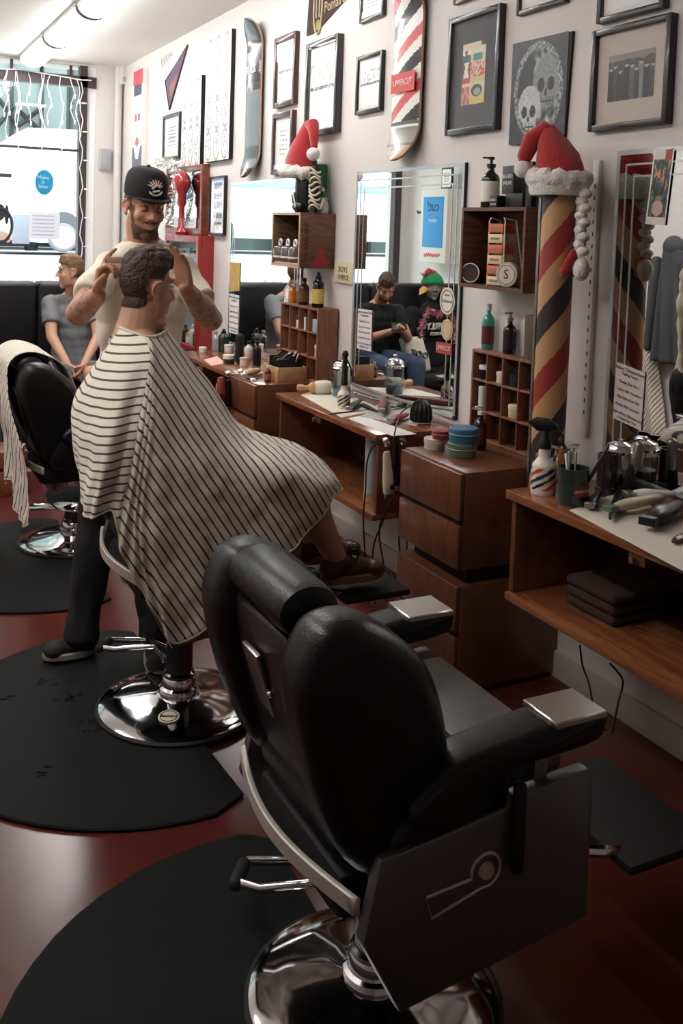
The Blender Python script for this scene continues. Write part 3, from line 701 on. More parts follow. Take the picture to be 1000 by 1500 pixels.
# pennants
def pennant(P, label, fn_mats, d=.006, name='pennant'):
    Q = [onX(*p, XW-d) for p in P]
    t = thing(name, label, 'pennant', (XW-d/2, sum(q.y for q in Q)/3, min(q.z for q in Q)))
    b = MB(); n = len(Q); vs = [b.bm.verts.new(q) for q in Q]; vb = [b.bm.verts.new((XW-.002, q.y, q.z)) for q in Q]
    b.bm.faces.new(vs); b.bm.faces.new(vb[::-1])
    for i in range(n): b.bm.faces.new((vs[i], vb[i], vb[(i+1) % n], vs[(i+1) % n]))
    bmesh.ops.recalc_face_normals(b.bm, faces=b.bm.faces)
    part(b, 'felt', fn_mats, t, flat=True); return t, Q
t, Q = pennant([(242.5, 119), (275.5, 65.5), (248.5, 161)], 'faded purple felt pennant hanging point up near the window', mat('purple_felt', (104, 88, 110), .9, var=.1))
part(MB().tube([q-Vector((.004, 0, 0)) for q in Q], .004, 6, closed=True), 'edging', mat('dark_purple', (70, 48, 78), .9), t)
def inner(Q, cx, cy, s): g = (Q[0]+Q[1]+Q[2])/3; return [g+(q-g)*s+Vector((-.002, cx, cy)) for q in Q]
I = inner(Q, .02, -.05, .45); b = MB(); b.bm.faces.new([b.bm.verts.new(p) for p in I]); part(b, 'faded_crest', mat('faded_crest', (150, 104, 96), .9), t, flat=True)
t, Q = pennant([(457, -70), (448.5, 53), (462, 48), (505, 0), (560, -60)], 'brown felt pennant with pale lettering at the top edge', mat('brown_felt', (66, 48, 44), .9, var=.1))
cx = onX(466, 10, XW-.008)
part(MB().tube([Vector((XW-.0085, cx.y+math.cos(a)*.055, cx.z+math.sin(a)*.15)) for a in [2*PI*i/28 for i in range(28)]], .006, 6, closed=True), 'crest_ring', mat('cream_print', (196, 178, 150), .9), t)
part(MB().tube([Vector((XW-.0085, cx.y+yy, cx.z+zz)) for yy, zz in ((.02, .09), (.02, -.06), (-.02, -.06), (-.02, .09), (.02, .09))], .005, 6), 'crest_letter', MATS['cream_print'], t)
part(MB().lathe([(0, 0), (.03, 0), (.03, .001), (0, .001)], (XW-.007, cx.y, cx.z-.1), (-1, 0, 0), 12), 'crest_flower', mat('olive_print', (140, 136, 84), .9), t)
p1 = onX(490, 4, XW-.008); text('Pomaire', .085, p1, (0, -1, .05), (0, 0, 1), MATS['cream_print'], t, sx=.9)

# small BOYS OFFICE board
y0, y1, z0, z1 = wrect((489.5, 386), (517, 384), (516.5, 413), (489, 417.5), .015)
t = thing('sign', 'small cream board lettered BOYS OFFICE beside the middle mirror', 'sign', (XW-.008, (y0+y1)/2, z0))
part(MB().box(XW-.016, XW, y0, y1, z0, z1, .003), 'board', mat('cream_board', (206, 194, 160), .7), t)
ink = mat('black_ink', (34, 32, 30), .8)
text('BOYS', .042, (XW-.0165, (y0+y1)/2+.004, z0+(z1-z0)*.66), WX, WZ, ink, t); text('OFFICE', .038, (XW-.0165, (y0+y1)/2-.002, z0+(z1-z0)*.28), WX, WZ, ink, t)

# skateboard decks: long axis vertical, concave, kicked nose and tail, graphic side to the room
def deck(top, bot, xl, xr, label, colfn, mats_, lean=0):
    d0 = .03; T0, B0 = onX(*top, XW-d0), onX(*bot, XW-d0); mid = ((top[0]+bot[0])/2, (top[1]+bot[1])/2)
    hw = abs(onX(mid[0]+xl, mid[1], XW-d0).y-onX(mid[0]+xr, mid[1], XW-d0).y)/2
    L = (T0-B0).length; up = (T0-B0).normalized(); t = thing('skateboard_deck', label, 'skateboard deck', (XW-d0, B0.y, B0.z))
    nu, nv = 26, 200; verts = []; faces = []; cols = []
    for side in (0, 1):
        for j in range(nv+1):
            s = j/nv; e = min(s, 1-s)*L/ (hw*1.05); w = hw*(math.sqrt(max(0, 1-(1-min(e, 1))**2)) if e < 1 else 1)
            kick = .06*max(0, 1-min(s, 1-s)*L/.17)**1.6
            for i in range(nu+1):
                q = (i/nu*2-1); p = B0+up*(L*s)+Vector((-.004-kick-.012*(1-q*q)+ (.012 if side else 0)-.0, -q*w, 0)); p.x = min(p.x, XW-.004); verts.append(p)
    R = (nu+1)*(nv+1)
    for j in range(nv):
        for i in range(nu):
            a = j*(nu+1)+i; faces.append((a, a+1, a+nu+2, a+nu+1)); faces.append((R+a, R+a+nu+1, R+a+nu+2, R+a+1))
    for j in range(nv):
        for i in (0, nu):
            a = j*(nu+1)+i; f = (a, a+nu+1, R+a+nu+1, R+a); faces.append(f if i == 0 else f[::-1])
    base = _org(t); me = bpy.data.meshes.new('deck'); me.from_pydata([p-base for p in verts], [], faces)
    ca = me.color_attributes.new('col', 'FLOAT_COLOR', 'CORNER'); out = []
    for k, f in enumerate(faces):
        front = k < 2*nu*nv and k % 2 == 0
        if front:
            j, i = divmod(k//2, nu); c = colfn((i+.5)/nu, (j+.5)/nv)
        else: c = (186, 146, 108) if k >= 2*nu*nv else (30, 28, 28)
        out += list(lin(c))*4
    ca.data.foreach_set('color', out); me.polygons.foreach_set('use_smooth', [True]*len(me.polygons)); me.set_sharp_from_angle(angle=1.0)
    me.materials.append(mats_); o = bpy.data.objects.new('deck', me); COL.objects.link(o); o.parent = t
    return t, B0, up, L, hw
def dk1(u, v):
    if .60 < v < .66 and .3 < u < .95: return (42, 40, 40)
    if v > .8: return (48, 44, 44)
    if .55 < v < .8: return (70, 66, 68) if nz(u, v, 9, 3) > -.15 else (150, 156, 160)
    if .12 < v < .2: return (88, 92, 94)
    if v < .06: return (30, 30, 30)
    return (120, 128, 132)
t, B0, up, L, hw = deck((374, 28), (368, 261), -10, 11, 'dark glossy skateboard deck hung upright, letters near its top', dk1, attr_mat('glossy_deck', rough=.2, coat=.3))
text('BLACK', .075, B0+up*(L*.68)+Vector((-.022, -.0, 0)), WX, WZ, mat('white_ink', (220, 220, 220), .5), t, sx=.75)
def dk2(u, v):
    if v < .06: return (186, 150, 120)
    if v < .085: return (92, 90, 84) if abs(u-.5) < .2 else (186, 150, 120)
    if v < .10: return (70, 68, 66)
    if v < .19: return (132, 130, 116)
    if v < .205: return (222, 222, 222)
    if v < .225: return (90, 90, 90)
    if v > .93: return (100, 100, 98)
    k = ((v-.22)*3.3-u*.55) % 1.0
    return (206, 84, 88) if k < .22 else ((232, 230, 222) if k < .5 or k > .78 else (44, 46, 48))
t, B0, up, L, hw = deck((602, -28), (591, 237), -20, 20, 'barber striped skateboard deck with red, white and black bands', dk2, attr_mat('matt_deck', rough=.3, coat=.4))
rp = B0+up*(L*.44)+Vector((-.024, .0, 0))
part(MB().box(rp.x, rp.x+.002, rp.y-hw*.85, rp.y+hw*.85, rp.z-.045, rp.z+.045), 'red_label', mat('red_label', (204, 66, 70), .5), t)
text('UPPERCUT', .04, rp-Vector((.001, 0, 0)), WX, WZ, mat('label_white', (238, 230, 226), .5), t, sx=.9)
# handwriting note near the pennant
g = onX(244, 91, XW-.001); tn = thing('wall_signature', 'faint grey handwritten signature on the wall beside the purple pennant', 'signature', (XW-.001, g.y, g.z))
part(MB().tube([g+Vector((0, .16-.32*i/24, .05*math.sin(i*1.3)*(1-i/40)+.05*i/24)) for i in range(25)], .003, 4), 'stroke', mat('pencil', (168, 164, 160), .9), tn)
# white sensor boxes at the corner pier
g = onY(180, 111, YF-.05); t = thing('motion_sensor', 'small white alarm sensor high in the corner beside the window', 'sensor', (g.x, YF-.07, g.z-.06))
part(MB().box(g.x-.035, g.x+.035, YF-.12, YF-.06, g.z-.09, g.z+.1, .012, 3), 'casing', mat('sensor_white', (214, 212, 206), .5), t); part(MB().ell((g.x, YF-.12, g.z-.04), (.02, .008, .025), n=12), 'lens', mat('grey_lens', (160, 160, 160), .3), t)
g = onY(154.5, 233, YF-.05); t = thing('wall_speaker', 'flat grey speaker box on the pier beside the window', 'speaker', (g.x, YF, g.z-.1))
part(MB().box(g.x-.055, g.x+.055, YF-.05, YF, g.z-.1, g.z+.1, .004), 'cabinet', mat('speaker_grey', (196, 194, 190), .6), t); part(MB().box(g.x-.045, g.x+.055, YF-.056, YF-.05, g.z-.095, g.z+.095, .002), 'grille', mat('speaker_grille', (164, 164, 168), .8, bump=.3, bscale=400), t)
# ------------------------------------------------------------------ things on the counters and shelves
CREAM = mat('cream_plastic', (222, 212, 188), .4); AMBER = mat('amber_glass', (84, 40, 16), .12, coat=.5); DKB = mat('dark_bottle', (26, 20, 18), .15, coat=.4)
RED = mat('red_paint', (176, 44, 42), .4); LBL = mat('white_label', (224, 218, 208), .6); YEL = mat('yellow_label', (214, 184, 92), .6); ORANGE = mat('orange_liquid', (206, 120, 48), .2)
TEAL = mat('teal_liquid', (64, 150, 140), .1, coat=.6); GREENT = mat('green_tin', (94, 112, 92), .4); BLUET = mat('blue_tin', (58, 108, 142), .35); REDT = mat('red_tin', (150, 52, 56), .4); WHT = mat('speckled_tin', (204, 190, 178), .5, var=.2, vscale=60)
CLEAR = pane('clear_bottle', (226, 232, 230), 1.5, .12); GREEN = mat('green_plastic', (30, 100, 62), .35); DKGREEN = mat('dark_green_enamel', (44, 58, 48), .35, coat=.3); HANDW = W_LIGHT; BLUEL = mat('blue_liquid', (30, 110, 150), .15)
BRIS = mat('white_bristle', (228, 220, 200), .9, bump=.5, bscale=300); MATW = mat('cream_sheet', (222, 214, 196), .8)
_e = 0
def T(name, label, cat, px, py, z=None, group=None):
    g = onZ(px, py, ZT if z is None else z); return thing(name, label, cat, g, group), g
def L_(prof, g, n=20, **k): return MB().lathe(prof, g, n=n, **k)
def sc(prof, s, h): return [(r*s, q*h) for r, q in prof]
BOT = [(0, 0), (.92, 0), (1, .02), (1, .62), (.9, .7), (.45, .78), (.38, .8), (.38, .9), (0, .9)]
def bottle(px, py, w, h, label, body, cap, z=None, lab=None, pump=False, group=None, dropper=False, g=None):
    """w,h in metres"""
    if g is None: t, g = T('bottle', label, 'bottle', px, py, z, group)
    else: t = thing('bottle', label, 'bottle', g, group)
    r = w/2; part(L_(sc(BOT, r, h if not pump else h*.9), g), 'body', body, t)
    if lab: part(L_([(r*1.015, h*.12), (r*1.015, h*.52)], g), 'label', lab, t)
    if pump:
        b = L_([(0, h*.79), (r*.5, h*.79), (r*.5, h*.86), (r*.16, h*.87), (r*.16, h*.95), (0, h*.95)], g); b.box(g.x-r*.25, g.x+r*.25, g.y-r*.25, g.y+r*.25, g.z+h*.94, g.z+h, .002); b.box(g.x-r*1.1, g.x, g.y-r*.18, g.y+r*.18, g.z+h*.955, g.z+h*.99, .002); part(b, 'pump', cap, t)
    elif dropper: part(L_([(r*.5, h*.78), (r*.5, h*.86), (r*.3, h*.88), (r*.26, h*.96), (0, h)], g), 'dropper', cap, t)
    else: part(L_([(r*.46, h*.86), (r*.46, h), (0, h)], g), 'cap', cap, t)
    return t, g
def jar(px, py, w, h, label, body, lid, z=None, lab=None, g=None, lidh=.3):
    if g is None: t, g = T('jar', label, 'jar', px, py, z)
    else: t = thing('jar', label, 'jar', g)
    r = w/2; part(L_([(0, 0), (r*.94, 0), (r, .003), (r, h*(1-lidh)), (0, h*(1-lidh))], g), 'body', body, t)
    part(L_([(0, h*(1-lidh)), (r*1.05, h*(1-lidh)), (r*1.05, h*.97), (r*.98, h), (0, h)], g), 'lid', lid, t); return t, g
def pack(g, dx, dy, dz, label, m, cat='box', name='box', txt=None, tm=None, size=.02, rz=0):
    """carton: front (-X) face at g.x, centred on g.y"""
    t = thing(name, label, cat, g); part(MB().box(g.x, g.x+dx, g.y-dy/2, g.y+dy/2, g.z, g.z+dz, .0015), 'carton', m, t)
    if txt:
        for i, s in enumerate(txt): text(s, size, (g.x-.0008, g.y, g.z+dz*.62-i*size*1.15), WX, WZ, tm or LBL, t, sx=.9)
    return t
def striped_spray(px, py, h, label, tall=0):
    t, g = T('spray_bottle', label, 'spray bottle', px, py); r = h*.16
    prof = [(0, 0), (r*.96, 0), (r, .006), (r, h*.30), (r*.92, h*.37), (r*.5, h*.46), (r*.46, h*.58), (0, h*.58)]
    n = 48; verts = []; zs = [0, .004]+[h*(.02+.44*i/40) for i in range(41)]+[h*.5, h*.58]
    def rr(z):
        for (a, b_), (c, d) in zip(prof[1:], prof[2:]):
            if b_ <= z <= d+1e-9 and d > b_: return a+(c-a)*(z-b_)/(d-b_)
        return r*.46
    fc = []; cl = []
    for z in zs: verts += [Vector((rr(z)*math.cos(2*PI*i/n), rr(z)*math.sin(2*PI*i/n), z)) for i in range(n)]
    for j in range(len(zs)-1):
        for i in range(n):
            fc.append((j*n+i, j*n+(i+1) % n, (j+1)*n+(i+1) % n, (j+1)*n+i)); z = (zs[j]+zs[j+1])/2; k = (i/n*3 - z/h*5.0) % 1.5
            c = (226, 216, 200)
            if h*.06 < z < h*.34: c = (196, 74, 50) if k < .26 else ((38, 60, 92) if .5 < k < .76 else ((30, 30, 36) if 1.0 < k < 1.2 else c))
            cl.append(c)
    me = bpy.data.meshes.new('body'); me.from_pydata(verts, [], fc); ca = me.color_attributes.new('col', 'FLOAT_COLOR', 'CORNER'); ca.data.foreach_set('color', [q for c in cl for q in list(lin(c))*4])
    me.polygons.foreach_set('use_smooth', [True]*len(fc)); me.materials.append(attr_mat('printed_plastic', rough=.35)); o = bpy.data.objects.new('body', me); COL.objects.link(o); o.parent = t
    if tall:
        b = L_([(0, h*.57), (r*.56, h*.57), (r*.56, h*.66), (r*.5, h*.68), (r*.48, h*.58+tall*.55), (r*.36, h*.58+tall*.6), (r*.34, h*.58+tall), (0, h*.58+tall)], g); b.tube([g+Vector((.004, -.01, h*.6+tall*.75)), g+Vector((.02, -.02, h*.6+tall*.5)), g+Vector((.024, -.022, h*.6+tall*.25))], .004, 8); b.lathe([(r*.5, h*.58+tall*.86), (r*.55, h*.58+tall*.9), (r*.3, h*.6+tall), (0, h*.6+tall)], g)
    else:
        part(L_([(0, h*.57), (r*.5, h*.57), (r*.5, h*.66), (r*.36, h*.7), (r*.3, h*.8), (0, h*.8)], g), 'collar', BLACK, t)
        b = MB()
        b.prism([(-.022, h*.78), (.02, h*.79), (.046, h*.84), (.044, h*.88), (.01, h*.95), (-.028, h*.955), (-.05, h*.90), (-.052, h*.87)], .018, Matrix(((0.55, 0, .84, g.x-.01), (-.84, 0, .55, g.y), (0, 1, 0, g.z), (0, 0, 0, 1))), .004)
        b.tube([g+Vector((.02, -.03, h*.83)), g+Vector((.03, -.047, h*.76)), g+Vector((.03, -.05, h*.66)), g+Vector((.036, -.058, h*.6))], .005, 8)
    part(b, 'trigger_head', BLACK, t); return t, g
def lying(name, label, cat, p0, p1, r0, r1, m, z=.02, flat=.7, tip=None, tipm=None, zt=None):
    """tapered handle lying on a surface between two photo points"""
    a, b_ = onZ(*p0, zt or ZT), onZ(*p1, zt or ZT); t = thing(name, label, cat, (a+b_)/2)
    d = (b_-a); Lh = d.length; d.normalize(); s = Vector((-d.y, d.x, 0)); N = 14; vs = MB(); tm = bmesh.new(); rings = []
    for i in range(N+1):
        u = i/N; e = math.sin(PI*min(1, max(0, (u*.96+.02))))**.35; w = (r0+(r1-r0)*u)*e*(1+.12*math.sin(u*7)); c = a+d*(Lh*u)+Vector((0, 0, z))
        rings.append([tm.verts.new(c+s*(w*math.cos(2*PI*k/14))+Vector((0, 0, w*flat*math.sin(2*PI*k/14)))) for k in range(14)])
    for q0, q1 in zip(rings, rings[1:]):
        for k in range(14): tm.faces.new((q0[k], q0[(k+1) % 14], q1[(k+1) % 14], q1[k]))
    tm.faces.new(rings[0][::-1]); tm.faces.new(rings[-1]); bmesh.ops.recalc_face_normals(tm, faces=tm.faces); vs._add(tm)
    part(vs, 'body', m, t)
    if tip:
        bm_ = MB(); e0 = a-d*tip; M = Matrix(((d.x, s.x, 0, 0), (d.y, s.y, 0, 0), (0, 0, 1, 0), (0, 0, 0, 1))); M.translation = a-d*(tip*.35)+Vector((0, 0, z)); bm_.box(-tip*.6, tip*.6, -r0*.8, r0*.8, -r0*.4, r0*.4, .002, 1, M=M); part(bm_, 'blade', tipm or STEEL, t)
    return t
def sheet(P, label, m=None, h=.002, z=None):
    z = ZT if z is None else z; Q = [onZ(*p, z) for p in P]; c = sum(Q, Vector())/4; b = MB(); b.prism([(q.x, q.y) for q in Q], h, Matrix.Translation((0, 0, z))); return one(b, 'sheet', m or MATW, label, 'sheet', flat=True)

# --- middle counter
sheet([(440, 578), (490, 569), (560, 600), (500, 612)], 'cream paper sheet at the far end of the middle counter', h=.0015)
sheet([(509, 613), (530, 609), (610, 636), (575, 639)], 'white paper sheet at the near edge of the middle counter', PAPER, .001)
sheet([(527, 611), (560, 588), (640, 608), (610, 624)], 'pale grey mat in the middle of the middle counter', mat('grey_sheet', (186, 184, 178), .8), .002)
striped_spray(503, 598, .19, 'white spray bottle with red and blue stripes on the middle counter', .155)
a, b_ = onZ(434, 577, ZT)+Vector((0, 0, .03)), onZ(484, 577, ZT)+Vector((0, 0, .034)); d = (b_-a)
t = thing('neck_duster', 'neck duster with turned wooden handle and white bristles lying on middle counter', 'brush', (a+b_)/2)
part(MB().lathe([(0, 0), (.016, .004), (.02, .02), (.012, .045), (.014, .06), (.026, .07), (.03, .078), (.03, .09), (0, .09)], a, d, 20), 'handle', HANDW, t)
part(MB().lathe([(.026, .088), (.034, .1), (.036, .15), (.03, d.length), (0, d.length)], a, d, 24), 'bristles', BRIS, t)
t, g = T('disinfectant_jar', 'glass disinfectant jar with chrome lid behind the striped spray bottle on the middle counter', 'jar', 500, 581)
part(L_([(0, 0), (.044, 0), (.046, .005), (.046, .13), (.04, .14)], g), 'jar_glass', CLEAR, t); part(L_([(0, .004), (.042, .004), (.042, .05), (0, .05)], g), 'liquid', BLUEL, t)
part(L_([(.05, .135), (.052, .145), (.046, .15), (.044, .165), (.03, .178), (.008, .184), (.008, .192), (.012, .2), (0, .205)], g), 'lid', CHROME, t)
lying('hair_clipper', 'black hair clipper beside the striped spray bottle', 'clipper', (512, 603), (530, 590), .02, .014, BLACK, .018, tip=.02)
lying('comb', 'thin black comb lying at the edge of the middle counter', 'comb', (479, 608), (545, 601), .006, .004, BLACK, .005, .5)
lying('hair_trimmer', 'black trimmer with reddish grip standing near the grey mat', 'trimmer', (558, 610), (562, 590), .02, .017, mat('reddish_grip', (128, 62, 54), .4), .03, .9, tip=.025)
lying('hair_trimmer', 'dark plum trimmer behind the reddish one on the middle counter', 'trimmer', (566, 588), (588, 582), .016, .013, mat('plum_plastic', (70, 40, 46), .4), .025, tip=.02)
lying('hair_clipper', 'black clipper lying flat between plum trimmer and ribbed brush', 'clipper', (578, 600), (610, 592), .014, .014, BLACK, .016, tip=.025)
lying('hair_clipper', 'small black clipper in front of the mirror on the middle counter', 'clipper', (530, 596), (552, 606), .014, .009, BLACKM, .012, tip=.015)
lying('hair_clipper', 'red clipper lying near the right end of the middle counter', 'clipper', (574, 621), (597, 613), .022, .018, RED, .02, tip=.02)
for i, (p0, p1) in enumerate((((520, 577), (566, 592)), ((560, 583), (628, 601)))):
    lying('scissors', ('steel scissors at the foot of the middle mirror, left pair', 'steel scissors at the foot of the middle mirror, right pair')[i], 'scissors', p0, p1, .008, .003, STEEL, .006, .5, tip=.012, tipm=CHROME)
lying('comb', 'blue comb at the foot of the middle mirror', 'comb', (545, 586), (575, 593), .01, .008, mat('blue_comb', (40, 120, 150), .4), .008, .5)
t, g = T('ribbed_brush', 'black ribbed round brush standing on a white saucer at right end of middle counter', 'brush', 616, 620)
part(L_([(0, 0), (.036, 0), (.05, .006), (.052, .009), (0, .007)], g), 'saucer', WHITEP, t)
part(L_([(0, .008), (.042, .008), (.044, .02), (.042, .06), (.034, .085), (.018, .096), (0, .098)], g), 'core', BLACKM, t)
b = MB()
for k in range(14): a = 2*PI*k/14; b.tube([g+Vector((math.cos(a)*r_, math.sin(a)*r_, h_)) for r_, h_ in ((.044, .012), (.046, .03), (.044, .06), (.035, .085), (.016, .099))], .004, 5)
part(b, 'ribs', BLACK, t, kind='stuff')
# side of the middle counter: hooks, clipper and cords
yS = C2[0]-.012
for i, px in enumerate((559, 583)):
    g = onY(px, 643 if i == 0 else 641, yS); t = thing('hook', ('left chrome ball hook on the end of the middle counter', 'right chrome ball hook on the end of the middle counter')[i], 'hook', g)
    part(MB().lathe([(0, 0), (.008, 0), (.006, .016), (.013, .026), (.014, .034), (.009, .043), (0, .045)], g, (0, -1, 0), 16), 'ball', CHROME, t); part(MB().tube([g+Vector((0, -.01, 0)), g+Vector((.004, -.03, -.025)), g+Vector((.006, -.044, -.02)), g+Vector((.006, -.05, -.004))], .004, 8), 'prong', CHROME, t)
def hang_clipper(px, ptop, pbot, yy, label, m, w=.023):
    a, b_ = onY(px[0], ptop, yy), onY(px[1], pbot, yy); t = thing('hair_clipper', label, 'clipper', b_)
    d = (b_-a); Lh = d.length; prof = [(0, 0), (.55, .01), (.7, .08), (.8, .25), (.84, .4), (1.0, .5), (1.05, .75), (.95, .92), (.6, .96), (0, .97)]
    part(MB().lathe([(r*w, q*Lh) for r, q in prof], a, d, 20, sx=1, sy=.7), 'body', m, t); dn = d.normalized()
    q = b_-dn*.004; part(MB().box(q.x-w*.8, q.x+w*.8, q.y-.012, q.y+.006, q.z-.012, q.z+.008, .002), 'blade', STEEL, t); part(MB().box(q.x-w*.3, q.x+w*.3, q.y-.03, q.y-.02, q.z+.03, q.z+.05, .003), 'switch', BLACK, t); return t
hang_clipper((566, 569), 661, 727, yS-.05, 'cream hair clipper hanging from a hook at the end of the middle counter', CREAM)
hang_clipper((581, 583), 650, 715, yS-.03, 'black hair clipper hanging beside the cream one', BLACK, .018)
def cord(name, pts, label, r=.0035):
    P = [onY(x, y, Y) for x, y, Y in pts]; out = []
    for i in range(len(P)-1):
        p0, p1, p2, p3 = P[max(i-1, 0)], P[i], P[i+1], P[min(i+2, len(P)-1)]
        for j in range(8):
            s = j/8; out.append(.5*(2*p1+(-p0+p2)*s+(2*p0-5*p1+4*p2-p3)*s*s+(-p0+3*p1-3*p2+p3)*s**3))
    out.append(P[-1]); one(MB().tube(out, r, 8), name, WIRE, label, 'cord')
cord('power_cord', [(602, 594, 3.5), (588, 604, 3.46), (580, 625, 3.36), (575, 650, 3.33), (571, 662, 3.33)], 'black cord running from the ribbed brush over the counter edge')
cord('power_cord', [(558, 650, 3.33), (545, 655, 3.33), (537, 680, 3.33), (535, 720, 3.33), (532, 765, 3.34), (536, 830, 3.4), (540, 884, 3.5)], 'black cord looping left from the hooks down past the shoe')
cord('power_cord', [(567, 735, 3.33), (560, 765, 3.34), (547, 800, 3.36), (545, 850, 3.42), (549, 884, 3.5)], 'black cord of the cream clipper curving down')
cord('power_cord', [(582, 717, 3.35), (556, 770, 3.36), (562, 830, 3.4), (566, 880, 3.5)], 'black cord hanging straight beside the near drawer cabinet')
cord('power_cord', [(588, 700, 3.26), (585, 760, 3.26), (584, 790, 3.24), (586, 812, 3.22)], 'short black cord against the near drawer cabinet, left')
cord('power_cord', [(596, 780, 3.24), (595, 812, 3.22), (590, 870, 3.3)], 'short black cord against the near drawer cabinet, right')
g = onZ(543, 733, .465); t = thing('paper_roll', 'tall grey white tube standing inside the middle counter', 'tube', g)
part(L_([(0, 0), (.032, 0), (.032, .285), (.036, .287), (.036, .30), (0, .30)], g, 24), 'tube', mat('grey_tube', (176, 176, 178), .5), t); part(L_([(.0325, 0), (.0335, .0), (.0335, .035), (.0325, .035)], g, 24), 'foot_band', W_LIGHT, t)
# --- near drawer cabinet: tins and soap
def tin(px, py, w, h, label, m, z=None, g=None):
    g = onZ(px, py, ZT if z is None else z) if g is None else g; t = thing('tin', label, 'tin', g, 'round tins on the near drawer cabinet'); r = w/2
    part(L_([(0, 0), (r*.97, 0), (r, .003), (r, h*.62), (0, h*.62)], g, 36), 'body', m, t); part(L_([(r*1.03, h*.55), (r*1.05, h*.57), (r*1.05, h*.95), (r*1.0, h), (0, h)], g, 36), 'lid', m, t); part(L_([(r*1.052, h*.57), (r*1.065, h*.6), (r*1.052, h*.63)], g, 36), 'rim', mat('pale_rim', (196, 190, 178), .5), t); return g
g = tin(636, 657, .078, .042, 'speckled white round tin on the near drawer cabinet', WHT); tin(0, 0, .062, .032, 'red round tin on top of the speckled white tin', REDT, g=g+Vector((.012, -.02, .042)))
g = tin(676, 668, .104, .052, 'worn green round tin on the near drawer cabinet', GREENT); tin(0, 0, .106, .056, 'blue round tin on top of the green tin', BLUET, g=g+Vector((.005, .0, .052)))
bottle(702, 658, .05, .17, 'brown soap bottle with white pump behind the blue tin', DKB, WHITEP, lab=mat('red_brown_label', (90, 44, 36), .6), pump=True)
# --- near pigeonhole: on top and inside
zk = K2[5]; xk = K2[0]
def onk(px, z, dx=.05): g = onX(px, 520, xk+dx); return Vector((g.x, g.y, z))
t, g = bottle(0, 0, .05, .185, 'teal mouthwash bottle with clear cap on the near pigeonhole shelf', TEAL, mat('clear_cap', (206, 212, 210), .2), lab=mat('dark_red_label', (96, 40, 36), .5), g=onk(713, zk))
bottle(0, 0, .052, .165, 'black pump bottle with tattoo style print beside the teal bottle', DKB, STEEL, lab=mat('black_print_label', (30, 22, 24), .5, var=.9, vscale=60), pump=True, g=onk(745, zk))
pack(onk(773, zk, .03), .05, .055, .165, 'tall olive brown carton beside the striped pole', mat('olive_carton', (92, 80, 58), .6, var=.35, vscale=30)); 
def cell(K, cols, rows, c, r, dy=0, dx=.012):   # c from the far end, r from the bottom
    xf, xb, y0, y1, z0, z1 = K; return Vector((xf+dx, y1-(y1-y0)*(c+.5)/cols+dy, z0+(z1-z0)*r/rows+(.0121 if r == 0 else .0041)))
def cjar(K, c, r, w, h, label, body, lid, **k): jar(0, 0, w, h, label, body, lid, g=cell(K, 4, 3, c, r, k.get('dy', 0), w/2+.008), lidh=k.get('lidh', .3))
cjar(K2, 0, 2, .05, .055, 'black jar with white lid in the top far pigeonhole near the pole', BLACK, WHITEP); cjar(K2, 1, 2, .05, .045, 'cream jar in the top row of the near pigeonhole shelf', CREAM, CREAM, dy=-.015); cjar(K2, 2, 2, .07, .05, 'dark flat jar in the top row of the near pigeonhole shelf', mat('dark_jar', (40, 40, 40), .4), BLACK); cjar(K2, 2, 1, .068, .05, 'pale yellow jar in the middle row of the near pigeonhole shelf', mat('pale_yellow', (214, 202, 160), .5), mat('pale_yellow_lid', (220, 208, 168), .5)); cjar(K2, 0, 1, .03, .09, 'white tube in the middle row of the near pigeonhole shelf', WHITEP, WHITEP, lidh=.2)
cjar(K1, 1, 2, .03, .07, 'white bottle with dark band in the top row of the far pigeonhole shelf', LBL, BLACK, dy=-.02, lidh=.35); cjar(K1, 2, 2, .014, .07, 'thin white tube in the top row of the far pigeonhole shelf', WHITEP, WHITEP); 
pack(cell(K1, 4, 3, 3, 2), .04, .055, .07, 'small pale box with blue band in the far pigeonhole shelf', mat('blue_band_box', (150, 164, 172), .6), txt=None)
cjar(K1, 3, 1, .02, .07, 'pink tube in the middle row of the far pigeonhole shelf', mat('pink_tube', (214, 170, 160), .5), WHITEP, dy=-.02)
zk1 = K1[5]
def onk1(px, dx=.04): g = onX(px, 450, K1[0]+dx); return Vector((g.x, g.y, zk1))
bottle(0, 0, .05, .10, 'small orange glass bottle on the far pigeonhole shelf', ORANGE, CLEAR, g=onk1(428)); bottle(0, 0, .062, .15, 'amber bottle with dark label on the far pigeonhole shelf', AMBER, BLACK, lab=mat('brown_label', (120, 76, 40), .6), g=onk1(444)); bottle(0, 0, .066, .195, 'dark dropper bottle with yellow label on the far pigeonhole shelf', DKB, BLACK, lab=YEL, dropper=True, g=onk1(465))
